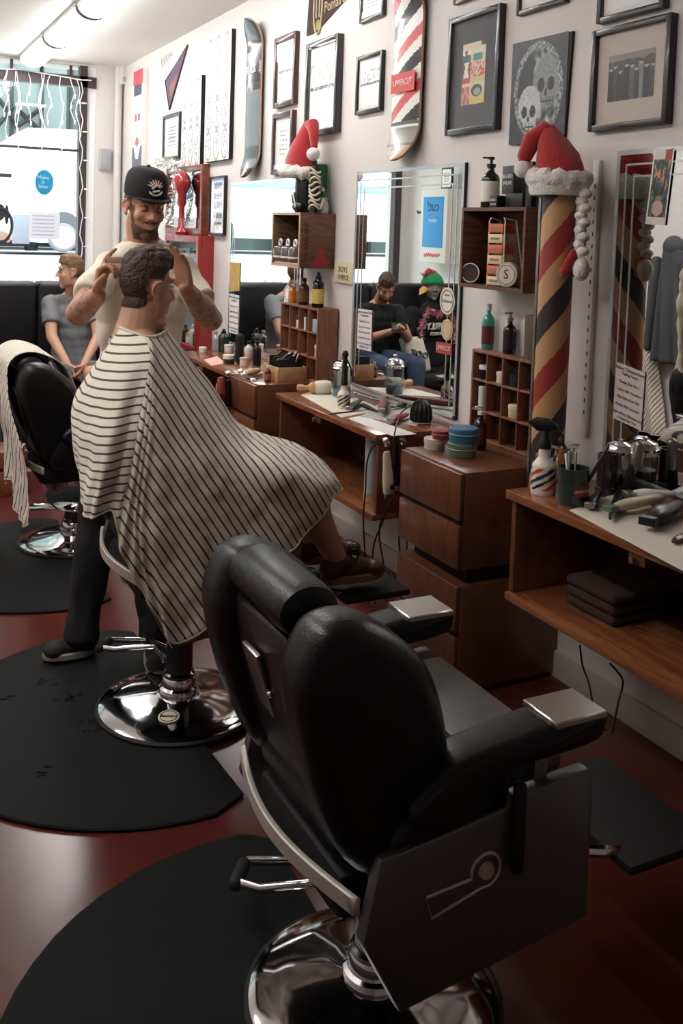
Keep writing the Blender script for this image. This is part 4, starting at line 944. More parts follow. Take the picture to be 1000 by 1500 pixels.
# --- soda crate: three mugs, and the group standing on top
zc = A1[4]+.014
for k, px in enumerate((410, 421, 432)):
    g = onX(px, 385, A1[0]+.035); g.z = zc+.012; t = thing('shaving_mug', ('ring handled shaving mug in the soda crate, farthest of three', 'ring handled shaving mug in the soda crate, middle of three', 'ring handled shaving mug in the soda crate, nearest of three')[k], 'mug', g, 'shaving mugs in the soda crate')
    part(L_([(0, 0), (.034, 0), (.04, .01), (.04, .07), (.034, .08), (.02, .088), (0, .088)], g), 'body', mat('smoky_mug', (92, 84, 78), .25, coat=.5), t)
    part(MB().tube([g+Vector((0, math.cos(a)*.018, .104+math.sin(a)*.018)) for a in [2*PI*i/16 for i in range(16)]], .006, 8, closed=True), 'ring', WHITEP, t); part(L_([(.041, .02), (.041, .03)], g), 'band', LBL, t)
g = onX(419, 390, A1[0]+.03); t = thing('tray', 'pink tray under the mugs in the soda crate', 'tray', (g.x, g.y, zc)); part(MB().box(A1[0]+.003, A1[1]-.02, A1[2]+.02, A1[3]-.02, zc, zc+.01, .002), 'tray', mat('pink_tray', (206, 150, 140), .5), t)
zt1 = A1[5]; xa = (A1[0]+A1[1])/2
def ona(px, dx=0): g = onX(px, 300, A1[0]+dx); return Vector((g.x, g.y, zt1))
def onap(px, dy): g = onY(px, 300, A1[2]+dy); g.x = min(g.x, XW-.045); return Vector((g.x, g.y, zt1))
h1 = onX(447, 210, A1[0]+.1).z-zt1
t = thing('tall_bottle', 'tall black bottle wearing the Santa hat on the soda crate', 'bottle', ona(449, .1)); g = ona(449, .1); part(L_([(0, 0), (.062, 0), (.066, .01), (.066, h1*.6), (.05, h1*.75), (.022, h1*.85), (.02, h1*.97), (0, h1*.97)], g, 24), 'body', BLACK, t)
t = thing('tall_can', 'tall black and white patterned can on the soda crate', 'can', ona(461, .09)); g = ona(461, .09); part(L_([(0, 0), (.03, 0), (.03, h1*.62), (.026, h1*.66), (0, h1*.66)], g, 20), 'body', BLACK, t)
b = MB()
for k in range(9):
    z = .03+k*h1*.064; b.tube([g+Vector((math.cos(a)*.0315, math.sin(a)*.0315, z+.012*math.sin(k+a*2))) for a in [PI*.75+PI*.9*i/10 for i in range(11)]], .006, 5)
part(b, 'printed_bands', mat('cream_print2', (206, 196, 166), .6), t, kind='stuff')
t = thing('tall_can', 'tall green can on the soda crate against the wall', 'can', onap(472, .12)); g = onap(472, .12); part(L_([(0, 0), (.036, 0), (.038, .01), (.038, h1*.66), (.034, h1*.7), (0, h1*.7)], g, 20), 'body', GREEN, t); part(L_([(.033, h1*.69), (.033, h1*.72), (0, h1*.72)], g, 20), 'lid', WHITEP, t)
t = thing('figurine', 'small green and white figurine on the soda crate', 'figurine', onap(471, .045)); g = onap(471, .045)
part(L_([(0, 0), (.034, 0), (.04, .03), (.03, .07), (.0, .075)], g, 16), 'body', mat('pale_grey_glaze', (188, 188, 176), .4), t); part(MB().ell(g+Vector((0, 0, .095)), (.026, .026, .028)), 'head', GREEN, t); part(L_([(.03, .07), (.036, .076), (.03, .084), (.02, .086)], g, 16), 'collar', mat('lime_collar', (170, 176, 90), .6), t); part(MB().ell(g+Vector((0, 0, .125)), .016), 'cap', WHITEP, t)
for s in (-1, 1): part(MB().capsule(g+Vector((-.01, s*.034, .07)), g+Vector((-.03, s*.046, .03)), .01, .008), 'arm', WHITEP, t)
t = thing('toy_boot', 'black toy boot with white stripes on the soda crate', 'boot', ona(436, .05)); g = ona(436, .05)
b = MB().capsule(g+Vector((.0, 0, .035)), g+Vector((-.0, -.04, .03)), .032, .03); b.capsule(g+Vector((0, .005, .04)), g+Vector((0, .012, .09)), .03, .028); part(b, 'boot', BLACK, t)
part(MB().tube([g+Vector((-.032, .02, .1)), g+Vector((-.035, 0, .05)), g+Vector((-.036, -.02, .04))], .004, 6), 'stripe', WHITEP, t); part(MB().tube([g+Vector((-.032, -.004, .1)), g+Vector((-.034, -.03, .06)), g+Vector((-.034, -.045, .03))], .004, 6), 'stripe', WHITEP, t)
# --- dark crate: rack of soaps, two round tins; boxes on top
z0 = A2[4]+.014; xf = A2[0]
def on2(px, dx, z): g = onX(px, 400, xf+dx); return Vector((g.x, g.y, z))
g = on2(725, .03, z0); wS = (onX(713.5, 400, xf+.03).y-onX(736.5, 400, xf+.03).y); hS = onX(730, 326, xf+.03).z-z0
t = thing('soap_rack', 'white wire rack holding a column of six soap bars in the dark crate', 'rack', g)
for s in (-1, 1): part(MB().tube([g+Vector((0, s*wS/2, 0)), g+Vector((0, s*wS/2, hS*1.03)), g+Vector((.0, s*wS*.4, hS*1.07)), g+Vector((.05, s*wS/2, hS*1.04)), g+Vector((.1, s*wS/2, .0))], .003, 6), 'side_wire', WHITEP, t)
for k in range(6):
    z = g.z+hS*(k)/6; c = ('cream', 'orange')[k % 2]; nm = ('lowest', 'second from bottom', 'third from bottom', 'fourth from bottom', 'fifth from bottom', 'topmost')[k]
    t2 = thing('soap_bar', c+' soap bar in the wire rack, '+nm, 'soap', (g.x, g.y, z), 'soap bars in the wire rack')
    part(MB().box(g.x-.008, g.x+.05, g.y-wS/2+.004, g.y+wS/2-.004, z+.002, z+hS/6-.004, .004), 'wrapper', mat(c+'_soap', (206, 104, 72) if k % 2 else (216, 196, 156), .5), t2)
    part(MB().box(g.x-.0086, g.x-.008, g.y-wS*.28, g.y+wS*.28, z+hS/12-.006, z+hS/12+.004), 'printed_line', mat('soap_print', (150, 120, 96), .6), t2)
def round_tin(px, pcy, r, d, label, m, face, dy):
    g = on2(px, .05, z0+r); t = thing('round_tin', label, 'tin', g-Vector((0, 0, r))); ax = Vector((-.86, dy, 0)).normalized()
    part(MB().lathe([(0, 0), (r*.97, 0), (r, .003), (r, d), (r*.97, d+.002), (0, d+.002)], g, ax, 30), 'body', m, t); part(MB().lathe([(0, 0), (r*.86, 0), (r*.86, .001), (0, .001)], g+ax*(d+.002), ax, 30), 'printed_face', face, t)
    c = g+ax*(d+.0035); s = Vector((-ax.y, ax.x, 0)); return t, c, s
t, c, s = round_tin(748, 404, .047, .03, 'cream round tin standing on edge in the dark crate', mat('cream_tin', (190, 178, 156), .5), mat('cream_face', (214, 206, 186), .5), -.35)
part(MB().tube([c+s*(math.cos(a)*.036)+Vector((0, 0, math.sin(a)*.036)) for a in [2*PI*i/28 for i in range(28)]], .001, 5, closed=True), 'print_ring', ink, t); text('S', .05, c, s, WZ, ink, t)
t, c, s = round_tin(694, 396, .042, .03, 'black round tin standing on edge at the far side of the dark crate', BLACK, mat('dark_red_print', (60, 40, 40), .5, var=.8, vscale=70), -.5)
part(MB().tube([c+s*(math.cos(a)*.037)+Vector((0, 0, math.sin(a)*.037)) for a in [2*PI*i/28 for i in range(28)]], .0025, 6, closed=True), 'pale_rim', LBL, t)
z1 = A2[5]
def on3(px, dx=.03): g = onX(px, 300, xf+dx); return Vector((g.x, g.y, z1))
bottle(0, 0, .072, .20, 'black pump bottle with white label on the dark crate', DKB, BLACK, lab=LBL, pump=True, g=on3(717, .07))
dk = mat('black_carton', (30, 30, 32), .5); gk = mat('grey_black_carton', (58, 60, 64), .5)
pack(on3(722, .015), .06, .05, .045, 'small flat black carton with white lettering at the front of dark crate', dk, txt=['BEARD', 'WEAR'], size=.014)
bb = pack(on3(752, .04), .1, .105, .052, 'wide flat black carton on the dark crate under the upright carton', mat('black_carton2', (22, 22, 23), .5))
g = on3(744, .045); g.z += .052; g.y += .01
pack(g, .07, .07, .105, 'upright grey black carton with white two line lettering on the dark crate', gk, txt=['BEARD', 'WEAR'], size=.022)
pack(on3(773, .03), .05, .034, .165, 'tall narrow black carton on the dark crate, left of two', dk); pack(on3(788, .05), .05, .045, .175, 'tall narrow black carton beside the Santa hat, right of two', mat('black_carton3', (40, 38, 38), .5))
# --- right counter
sheet([(834, 748), (905, 722), (1010, 765), (1010, 842)], 'cream work mat on the right counter', MATW, .002)
striped_spray(795, 722, .255, 'large white spray bottle with stripes and black trigger on the right counter')
t, g = T('mug', 'dark green enamel mug of combs with red and white print on the right counter', 'mug', 838, 738)
r = .047; part(L_([(0, 0), (r*.97, 0), (r, .004), (r, .112), (r*1.03, .115), (r*.94, .115), (r*.93, .01), (0, .01)], g, 32), 'cup', DKGREEN, t)
dirr = Vector((.45, -.75, 0)).normalized(); sdr = Vector((dirr.y, -dirr.x, 0)); cL = g+Vector((-.1, -.9, 0)).normalized()*(r+.0015)+Vector((0, 0, .052))
part(MB().lathe([(r+.0008, .036), (r+.0008, .068)], g, n=32), 'print_band', DKGREEN, t)
nA = (CAM-g); nA.z = 0; nA.normalize(); nA = (nA+Vector((.55, 0, 0))).normalized(); sA = Vector((-nA.y, nA.x, 0))
bp_ = MB(); pts = [(-.026, -.016), (.026, -.016), (.026, .016), (-.026, .016)]
bp_.bm.faces.new([bp_.bm.verts.new(g+nA*(r+.002)+sA*p[0]+Vector((0, 0, .05+p[1]))) for p in pts]); part(bp_, 'red_badge', mat('badge_red', (150, 50, 52), .5), t, flat=True)
text('UPPERCUT', .014, g+nA*(r+.003)+Vector((0, 0, .05)), sA, WZ, mat('badge_white', (226, 216, 210), .5), t, sx=.8)
for k, (dx, dy, tx, ty, h, m, rr) in enumerate(((.0, .02, .02, .05, .15, STEEL, .004), (.012, .0, .03, .03, .152, STEEL, .004), (-.012, .01, 0, .04, .145, WHITEP, .005), (.015, -.02, .05, -.08, .175, BLACK, .007))):
    a = g+Vector((dx*.5, dy*.5, .014)); b_ = g+Vector((tx, ty, h)); t2 = thing('comb' if k == 3 else 'hair_clip', ('steel hair clip in the dark green mug, farthest', 'steel hair clip in the dark green mug, middle', 'white hair clip in the dark green mug', 'black comb leaning out of the dark green mug')[k], 'comb' if k == 3 else 'clip', a)
    part(MB().capsule(a, b_, rr*.6, rr, 8), 'blade', m, t2)
def pot(px, py, w, h, label, z=None):
    t, g = T('chrome_pot', label, 'pot', px, py, z); r = w/2
    part(L_([(0, 0), (r*.7, 0), (r*.75, .006), (r*.72, h*.1), (r*.86, h*.5), (r, h*.8), (r*1.15, h*.86), (r*1.18, h*.9), (r*1.0, h*.95), (r*.5, h), (0, h*1.01)], g, 32), 'bowl', CHROME, t)
    part(MB().tube([g+Vector((-r*.9, r*.4, h*.75)), g+Vector((-r*1.35, r*.6, h*.6)), g+Vector((-r*1.25, r*.55, h*.35)), g+Vector((-r*.8, r*.35, h*.25))], .006, 8), 'handle', CHROME, t)
pot(818, 700, .11, .13, 'chrome lather pot behind the large striped spray bottle')
def chrome_jar(px, py, w, h, label, liq):
    t, g = T('disinfectant_jar', label, 'jar', px, py); r = w/2
    part(L_([(0, 0), (r*.97, 0), (r, .004), (r, h*.72), (r*.9, h*.75)], g, 28), 'jar_glass', CLEAR, t); part(L_([(0, .004), (r*.93, .004), (r*.93, h*.34), (0, h*.34)], g, 28), 'liquid', liq, t)
    part(L_([(r*1.15, h*.72), (r*1.2, h*.77), (r*1.05, h*.81), (r*.95, h*.88), (r*.4, h*.93), (r*.16, h*.94), (r*.2, h*.98), (0, h)], g, 28), 'lid', CHROME, t)
chrome_jar(905, 716, .085, .17, 'glass jar with domed chrome lid against the right mirror', mat('dark_liquid', (40, 44, 44), .2))
t, g = T('tumbler', 'smoky glass tumbler on the right counter behind the cream mat', 'glass', 886, 722); part(L_([(0, 0), (.034, 0), (.034, .02), (.03, .022), (.029, .13), (.024, .13), (.022, .024), (0, .024)], g, 24), 'cup', mat('smoky_glass', (52, 42, 44), .15, coat=.5), t)
def standing(px, py, h, r0, r1, lean, label, m, cat='brush', name='brush', top=None, zz=None):
    t, g = T(name, label, cat, px, py, zz); e = g+Vector((lean[0], lean[1], h)); part(MB().capsule(g+Vector((0, 0, r0)), e, r0, r1, 14), 'handle', m, t)
    if top: d = (e-g); part(MB().capsule(g+d*.5, e+Vector((0, 0, .004)), r1*1.25, r1*1.5, 14), 'grip', top, t)
    return t
standing(915, 728, .165, .018, .011, (.03, -.02), 'upright black brush with pale steel handle on the right counter', BLACK, top=STEEL)
lying('hair_clipper', 'small black clipper at the left corner of the cream mat', 'clipper', (864, 748), (878, 729), .02, .015, BLACK, .02, .9, tip=.02)
lying('comb', 'long black cutting comb lying across the cream mat', 'comb', (893, 768), (916, 708), .012, .02, BLACK, .016, .6)
lying('hair_clipper', 'cream and dark clipper in the middle of the cream mat', 'clipper', (897, 757), (968, 741), .022, .026, mat('ivory_plastic', (206, 186, 156), .4), .028, tip=.03, tipm=GREENT)
lying('hair_clipper', 'white trimmer behind the ivory clipper on the cream mat', 'clipper', (924, 738), (988, 737), .026, .018, WHITEP, .03, .7, tip=.025)
lying('hair_clipper', 'dark maroon clipper at the front of the cream mat', 'clipper', (950, 777), (994, 752), .03, .028, mat('maroon_plastic', (50, 28, 30), .3), .03, .9, tip=.025, tipm=BLACK)
lying('comb', 'black steel edged comb lying at the foot of right mirror', 'comb', (930, 700), (1000, 722), .012, .01, BLACKM, .012, .5); lying('comb', 'second dark comb in front of the steel edged one', 'comb', (935, 712), (998, 735), .008, .008, STEEL, .008, .5)
lying('trimmer_chain', 'coiled steel cord at the right edge of the right counter', 'cord', (985, 800), (1012, 786), .012, .014, mat('bronze_coil', (92, 80, 70), .3, .8), .012)
chrome_jar(985, 700, .09, .13, 'squat jar with steel lid at right edge against the mirror', mat('peach_liquid', (170, 130, 100), .3))
# folded towels on the shelf of the right counter
for k in range(3): one(MB().box(2.02, 2.26, 2.12, 2.34, .466+k*.032, .496+k*.032, .013, 3), 'folded_towel', mat('brown_towel', (60, 40, 34), .95, bump=.3, bscale=300), ('dark brown folded towel on the right counter shelf, lowest', 'dark brown folded towel on the right counter shelf, middle', 'dark brown folded towel on the right counter shelf, topmost')[k], 'towel', 'folded towels under the right counter')
cord('power_cord', [(849, 945, 2.3), (853, 975, 2.3), (862, 1000, 2.26), (870, 1035, 2.2), (888, 1070, 2.1)], 'thin black cord hanging under the right counter, left one', .003)
cord('power_cord', [(893, 972, 2.15), (905, 985, 2.1), (912, 1000, 2.08), (905, 1030, 2.06), (896, 1075, 2.05)], 'thin black cord hanging under the right counter, right one', .003)
# --- far counter and far drawer cabinet
def box_tool(): pass
g0, g1 = onZ(406, 561, ZT), onZ(446, 558, ZT); gl = onZ(397, 556, ZT)
X0, X1, Y0 = g0.x, g1.x, g0.y; Y1 = Y0+.2; hb = .08
t = thing('wooden_box', 'small light wooden box filled with black combs on the far drawer cabinet', 'box', ((X0+X1)/2, (Y0+Y1)/2, ZT))
for (q0, q1, q2, q3) in ((X0, X1, Y0, Y0+.008), (X0, X1, Y1-.008, Y1), (X0, X0+.008, Y0+.008, Y1-.008), (X1-.008, X1, Y0+.008, Y1-.008)): part(MB().box(q0, q1, q2, q3, ZT, ZT+hb, .001), 'board', W_LIGHT, t)
part(MB().box(X0+.008, X1-.008, Y0+.008, Y1-.008, ZT, ZT+.006), 'bottom_board', W_LIGHT, t)
for k in range(9):
    yy = Y0+.02+k*.018; tk = thing('comb', 'black comb standing in the small light wooden box', 'comb', (X0+.02+rnd.uniform(0, .02), yy, ZT+.006), 'combs in the wooden box')
    part(MB().box(X0+.02, X1-.02, yy-.004, yy+.004, ZT+.006, ZT+hb+.02+rnd.uniform(0, .03), .002), 'teeth', BLACK, tk)
    part(MB().capsule((X0+.015+rnd.uniform(0, .1), yy, ZT+hb+.03), (X0+.06+rnd.uniform(0, .08), yy, ZT+hb+.05+rnd.uniform(-.01, .02)), .006), 'spine', BLACK if k % 3 else STEEL, tk)
bottle(392, 559, .036, .085, 'small amber bottle with label in front of the light wooden box', AMBER, WHITEP, lab=mat('tan_label', (150, 96, 66), .6))
lying('shaving_brush', 'flat cream and black hand brush on the far drawer cabinet', 'brush', (361, 553), (380, 549), .024, .024, mat('tan_brush', (196, 168, 136), .7), .026, .8); one(MB().box(*(lambda q: (q.x-.03, q.x+.02, q.y-.025, q.y+.025, ZT, ZT+.012))(onZ(370, 556, ZT)), .003), 'brush_block', BLACK, 'black block under the cream hand brush', 'brush')
for px, py, s_ in ((355, 550, 'left'), (371, 558, 'right')): q = onZ(px, py, ZT); one(MB().box(q.x-.012, q.x+.012, q.y-.02, q.y+.02, ZT, ZT+.012, .002), 'card_box', PAPER, 'tiny white card box on the far drawer cabinet, '+s_+' one', 'box')
standing(350, 533, .16, .026, .026, (0, 0), 'tall black cylindrical brush on the far counter', BLACKM)
jar(335, 532, .07, .052, 'dark jar with pale green lid on the far counter', mat('dark_glass_jar', (50, 52, 48), .3), mat('pale_green_lid', (206, 208, 190), .5), lidh=.45)
jar(335, 516, .06, .05, 'white jar with pale lid behind the green lidded jar', LBL, MATS['pale_green_lid'])
bottle(315, 514, .06, .13, 'clear bottle on the far counter near the red cabinet', CLEAR, mat('grey_cap', (150, 150, 150), .4)); bottle(327, 514, .07, .15, 'round dark green bottle with thin neck on the far counter', mat('dark_green_glass', (36, 48, 36), .15, coat=.4), BLACK, dropper=True)
jar(297, 516, .05, .035, 'small white dish at the far end of the far counter', PAPER, WHITEP)
sheet([(298, 527), (318, 522), (330, 532), (310, 536)], 'pink card on the far counter', mat('pink_card', (222, 176, 164), .8), .001)
bottle(376, 535, .05, .17, 'black spray bottle on the far counter beside the pigeonhole', BLACK, BLACK, pump=True); bottle(364, 528, .05, .12, 'pale bottle behind the black spray bottle on the far counter', LBL, BLACK); bottle(370, 517, .05, .12, 'white bottle at the far mirror on the far counter', LBL, WHITEP)
jar(357, 536, .05, .05, 'pink topped jar in front of the tall black brush', LBL, mat('pink_lid', (216, 180, 170), .5)); bottle(357, 508, .045, .13, 'tall clear bottle reflected at the far mirror', CLEAR, WHITEP)
lying('hair_clipper', 'black clipper lying by the far pigeonhole shelf', 'clipper', (375, 520), (410, 528), .02, .016, BLACK, .05, tip=.03)
ys = C1[0]-.012
for i, px in enumerate((331, 349)):
    g = onY(px, 546 if i == 0 else 543, ys); t = thing('hook', ('left steel ball hook on the end of the far counter', 'right steel ball hook on the end of the far counter')[i], 'hook', g); part(MB().lathe([(0, 0), (.008, 0), (.006, .016), (.015, .026), (.017, .036), (.01, .047), (0, .05)], g, (0, -1, 0), 14), 'ball', CHROME, t)
hang_clipper((324, 322), 552, 590, ys-.04, 'dull red hair clipper hanging at the end of the far counter', mat('dull_red', (140, 64, 52), .4), .03); hang_clipper((334, 333), 556, 598, ys-.03, 'black and steel clipper hanging beside the dull red one', BLACK, .022)
for i, (px, m, h, lab) in enumerate(((313.5, GREEN, .17, 'green bottle inside the far counter'), (318.5, LBL, .2, 'white bottle inside the far counter'))):
    q = onX(px, 580, 1.99); q.z = .4655; bottle(0, 0, .05, h, lab, m, m, g=q)
# --- striped floor pole with Santa hat
PX_, PY_, PR, ZP0 = 2.16, 2.625, .058, .50
zp1 = onY(828, 282, PY_).z; t = thing('barber_pole', 'tall round barber pole with tan, red and black stripes beside the right mirror', 'barber pole', (PX_, PY_, ZP0)); n = 128; m_ = 420; vs = []; fc = []; cl = []
for j in range(m_+1): vs += [Vector((PR*math.cos(2*PI*i/n), PR*math.sin(2*PI*i/n), (zp1-ZP0)*j/m_)) for i in range(n)]
for j in range(m_):
    for i in range(n):
        fc.append((j*n+i, j*n+(i+1) % n, (j+1)*n+(i+1) % n, (j+1)*n+i)); z = (zp1-ZP0)*(j+.5)/m_+ZP0
        k = (z/.44 - (i/n)*1.0 + POLE_PH) % 1.0; cl.append((150, 46, 40) if k < .24 else ((46, 38, 38) if .5 < k < .74 else (190, 146, 102)))
me = bpy.data.meshes.new('pole'); me.from_pydata(vs, [], fc); ca = me.color_attributes.new('col', 'FLOAT_COLOR', 'CORNER'); ca.data.foreach_set('color', [q for c in cl for q in list(lin(c))*4]); me.polygons.foreach_set('use_smooth', [True]*len(fc)); me.materials.append(attr_mat('painted_wood_pole', rough=.5)); o = bpy.data.objects.new('pole', me); COL.objects.link(o); o.parent = t
part(MB().box(PX_-.03, PX_+.03, C3[1], PY_-.04, .56, .60, .003), 'wall_bracket', STEEL, t); part(MB().lathe([(0, 0), (PR, 0), (PR, .004), (0, .004)], (PX_, PY_, ZP0-.004), n=48), 'bottom_cap', W_LIGHT, t)
part(MB().lathe([(0, 0), (PR, 0), (PR*.5, .01), (0, .012)], (PX_, PY_, zp1)), 'top_cap', W_LIGHT, t); part(MB().box(PX_-.055, PX_-.049, PY_+.028, PY_+.04, ZP0, zp1-.02), 'edge_strip', STEEL, t, 'thin metal edge strip')
FELT = mat('red_felt', (168, 38, 40), .95, bump=.35, bscale=140, sheen=.5); FUR = mat('white_plush', (228, 222, 214), .95, bump=.8, bscale=90, sheen=.6)
def hat_cone(c, ring, path, m):
    """soft cone: ring radii (a,b) at c then along path (offset, ra, rb)"""
    b = bmesh.new(); rs = []; n = 40
    for (off, ra, rb, tw) in [((0, 0, 0), *ring, 0)]+path:
        rs.append([b.verts.new(Vector(c)+Vector(off)+Vector((ra*math.cos(2*PI*i/n), rb*math.sin(2*PI*i/n), tw*math.sin(2*PI*i/n)+.004*math.sin(i*1.1+off[2]*60)))) for i in range(n)])
    for q0, q1 in zip(rs, rs[1:]):
        for i in range(n): b.faces.new((q0[i], q0[(i+1) % n], q1[(i+1) % n], q1[i]))
    b.faces.new(rs[-1]); b.faces.new(rs[0][::-1]); bmesh.ops.recalc_face_normals(b, faces=b.faces); mb = MB(); mb._add(b); return mb
def fur_roll(c, ra, rb, r, tilt=0):
    return MB().tube([Vector(c)+Vector((ra*math.cos(2*PI*i/36), rb*math.sin(2*PI*i/36), tilt*math.sin(2*PI*i/36)+.006*math.sin(i*1.7))) for i in range(36)], [r*(1+.12*math.sin(i*2.3)) for i in range(36)], 14, closed=True)
t = thing('santa_hat', 'red Santa hat with white braids on top of the striped pole', 'hat', (PX_, PY_, zp1-.02)); zb = onY(828, 262, PY_).z
part(hat_cone((PX_-.005, PY_, zb), (.082, .085), [((0, 0, .04), .08, .082, 0), ((-.0, .012, .09), .072, .07, .01), ((-.005, .03, .14), .05, .052, .015), ((-.01, .045, .172), .028, .034, .01), ((-.012, .05, .182), .01, .016, 0)], FELT), 'felt', FELT, t)
part(MB().tube([(PX_-.012, PY_+.055, zb+.178), (PX_-.06, PY_+.088, zb+.13), (PX_-.085, PY_+.092, zb+.07), (PX_-.088, PY_+.09, zb+.045)], [.03, .034, .026, .016], 14), 'hat_tip', FELT, t)
b = fur_roll((PX_-.005, PY_, zb), .082, .085, .03, .008); b.lathe([(.105, .015), (.1, -.05), (.094, -.06), (.08, .0)], (PX_-.005, PY_, zb), n=30); part(b, 'brim', FUR, t); part(MB().ell((PX_-.092, PY_+.088, zb+.03), .031), 'pompom', FUR, t)
b = MB(); z_ = zb-.03; p = Vector((PX_+.02, PY_-.1, z_))
for k in range(10): b.ell(p+Vector((.012*math.sin(k*PI), .008*(-1)**k, -k*.024)), (.022, .022, .017), n=14)
part(b, 'braid', FUR, t); q = p+Vector((0, 0, -.25)); part(MB().ell(q+Vector((0, -.005, -.025)), (.028, .028, .04)), 'tassel', FUR, t); b = MB(); b.capsule(q+Vector((-.02, .015, .03)), q+Vector((-.04, .03, -.035)), .012, .018); b.capsule(q+Vector((-.01, .02, .02)), q+Vector((.0, .03, -.04)), .01, .014); part(b, 'ribbon', FELT, t)
# Santa hat on the tall bottle (far)
t = thing('santa_hat', 'red Santa hat slung over the tall bottle on the soda crate', 'hat', ona(449, .1)); g = ona(449, .1); c = g+Vector((-.03, .04, h1*.62))
part(hat_cone(c, (.085, .1), [((.0, -.01, .05), .08, .092, .02), ((.01, -.03, .12), .07, .072, .03), ((.02, -.05, .19), .05, .05, .03), ((.025, -.065, .24), .036, .036, .02)], FELT), 'felt', FELT, t)
part(MB().tube([c+Vector((.025, -.055, .23)), c+Vector((.02, -.11, .235)), c+Vector((.01, -.15, .18)), c+Vector((.005, -.165, .11))], [.036, .036, .028, .018], 14), 'hat_tip', FELT, t)
b = fur_roll(c+Vector((0, 0, -.01)), .085, .1, .034, .012); part(b, 'brim', FUR, t); part(MB().ell(c+Vector((.0, -.168, .075)), .036), 'pompom', FUR, t)
# --- red glazed cabinet and wooden framed mirror with tinsel, far end of the wall
yc0 = onX(308, 430, XW-.02).y; yc1 = onX(232, 430, XW-.16).y; zc1 = onX(300, 346, XW-.1).z; zc0 = onX(300, 520, XW-.1).z; xc = XW-.12
yc1 = min(yc1, YS-.3)
t = thing('display_cabinet', 'red framed glass display cabinet on the wall behind the barber', 'cabinet', ((xc+XW)/2, (yc0+yc1)/2, zc0)); RC = mat('red_cabinet_paint', (150, 44, 42), .4, coat=.2); w_ = .05
for (a0, a1, b0, b1) in ((yc0, yc0+w_, zc0, zc1), (yc1-w_, yc1, zc0, zc1), (yc0+w_, yc1-w_, zc1-w_, zc1), (yc0+w_, yc1-w_, zc0, zc0+w_*.6)): part(MB().box(xc, xc+.03, a0, a1, b0, b1, .004), 'door_frame', RC, t)
part(MB().box(xc+.03, XW, yc0, yc0+.012, zc0, zc1), 'side_panel', RC, t); part(MB().box(xc+.03, XW, yc1-.012, yc1, zc0, zc1), 'side_panel', RC, t); part(MB().box(xc+.03, XW, yc0+.012, yc1-.012, zc1-.012, zc1), 'top_panel', RC, t); part(MB().box(xc+.03, XW, yc0+.012, yc1-.012, zc0, zc0+.012), 'bottom_panel', RC, t); part(MB().box(XW-.006, XW, yc0+.012, yc1-.012, zc0+.012, zc1-.012), 'back_panel', mat('cabinet_back', (196, 200, 200), .5), t)
for z in (zc0+(zc1-zc0)*.36, zc0+(zc1-zc0)*.66): part(MB().box(xc+.034, XW-.006, yc0+.012, yc1-.012, z-.004, z), 'glass_shelf', CLEAR, t)
part(MB().box(xc+.012, xc+.016, yc0+w_, yc1-w_, zc0+w_*.6, zc1-w_), 'door_glass', GLASSP, t)
cc = [(mat('navy_bottle', (36, 50, 84), .3), 'navy'), (BLACK, 'black'), (LBL, 'white'), (W_LIGHT, 'tan'), (DKB, 'dark brown'), (mat('grey_blue', (110, 130, 150), .4), 'grey blue')]
for r_, z in enumerate((zc0+.013, zc0+(zc1-zc0)*.36+.001, zc0+(zc1-zc0)*.66+.001)):
    for k in range(6):
        y = yc0+.12+k*.085
        if y < yc1-.06:
            mm, nm = cc[(k+r_*2) % 6]; bottle(0, 0, .05, (.12, .13, .15)[r_]+.02*((k*7+r_) % 3), '%s bottle in the red cabinet, %s shelf, %s from the near side' % (nm, ('bottom', 'middle', 'top')[r_], ('first', 'second', 'third', 'fourth', 'fifth', 'sixth')[k]), mm, mm, lab=LBL if nm in ('navy', 'tan') else None, g=Vector((xc+.07, y, z)), group='bottles in the red cabinet')
yw0 = onX(297, 290, XW-.05).y; yw1 = onX(226, 290, XW-.05).y; zw1 = onX(290, 241, XW-.05).z; zw0 = zc1+.002; WD = wood('red_brown_frame', (98, 46, 28), (134, 70, 44), (6, 6, 20), .35, .3)
yw1 = min(yw1, YS-.1)
t = thing('framed_mirror', 'wooden framed mirror with tinsel standing above the red cabinet', 'mirror', (XW-.04, (yw0+yw1)/2, zw0))
for (a0, a1, b0, b1) in ((yw0, yw0+.045, zw0, zw1), (yw1-.045, yw1, zw0, zw1), (yw0+.045, yw1-.045, zw1-.045, zw1), (yw0+.045, yw1-.045, zw0, zw0+.05)): part(MB().box(XW-.06, XW, a0, a1, b0, b1, .006), 'frame', WD, t)
part(MB().box(XW-.03, XW-.001, yw0+.045, yw1-.045, zw0+.05, zw1-.045), 'mirror_glass', MIRROR, t, flat=True)
gp = onX(268, 300, XW-.09); rp_ = [(0, 0), (.045, 0), (.05, .02), (.022, .06), (.02, .2), (.034, .24), (.03, .3), (.05, .34), (.062, .39), (.05, .44), (.02, .47), (0, .475)]
t = thing('gumball_stand', 'red glossy turned stand in front of the wooden framed mirror', 'stand', (XW-.1, gp.y, zw0)); hh = (zw1-zw0)*.92/.475; part(MB().lathe([(r*1.1, h*hh) for r, h in rp_], (XW-.1, gp.y, zw0), n=24), 'stand', mat('glossy_red', (170, 50, 54), .2, coat=.6), t)
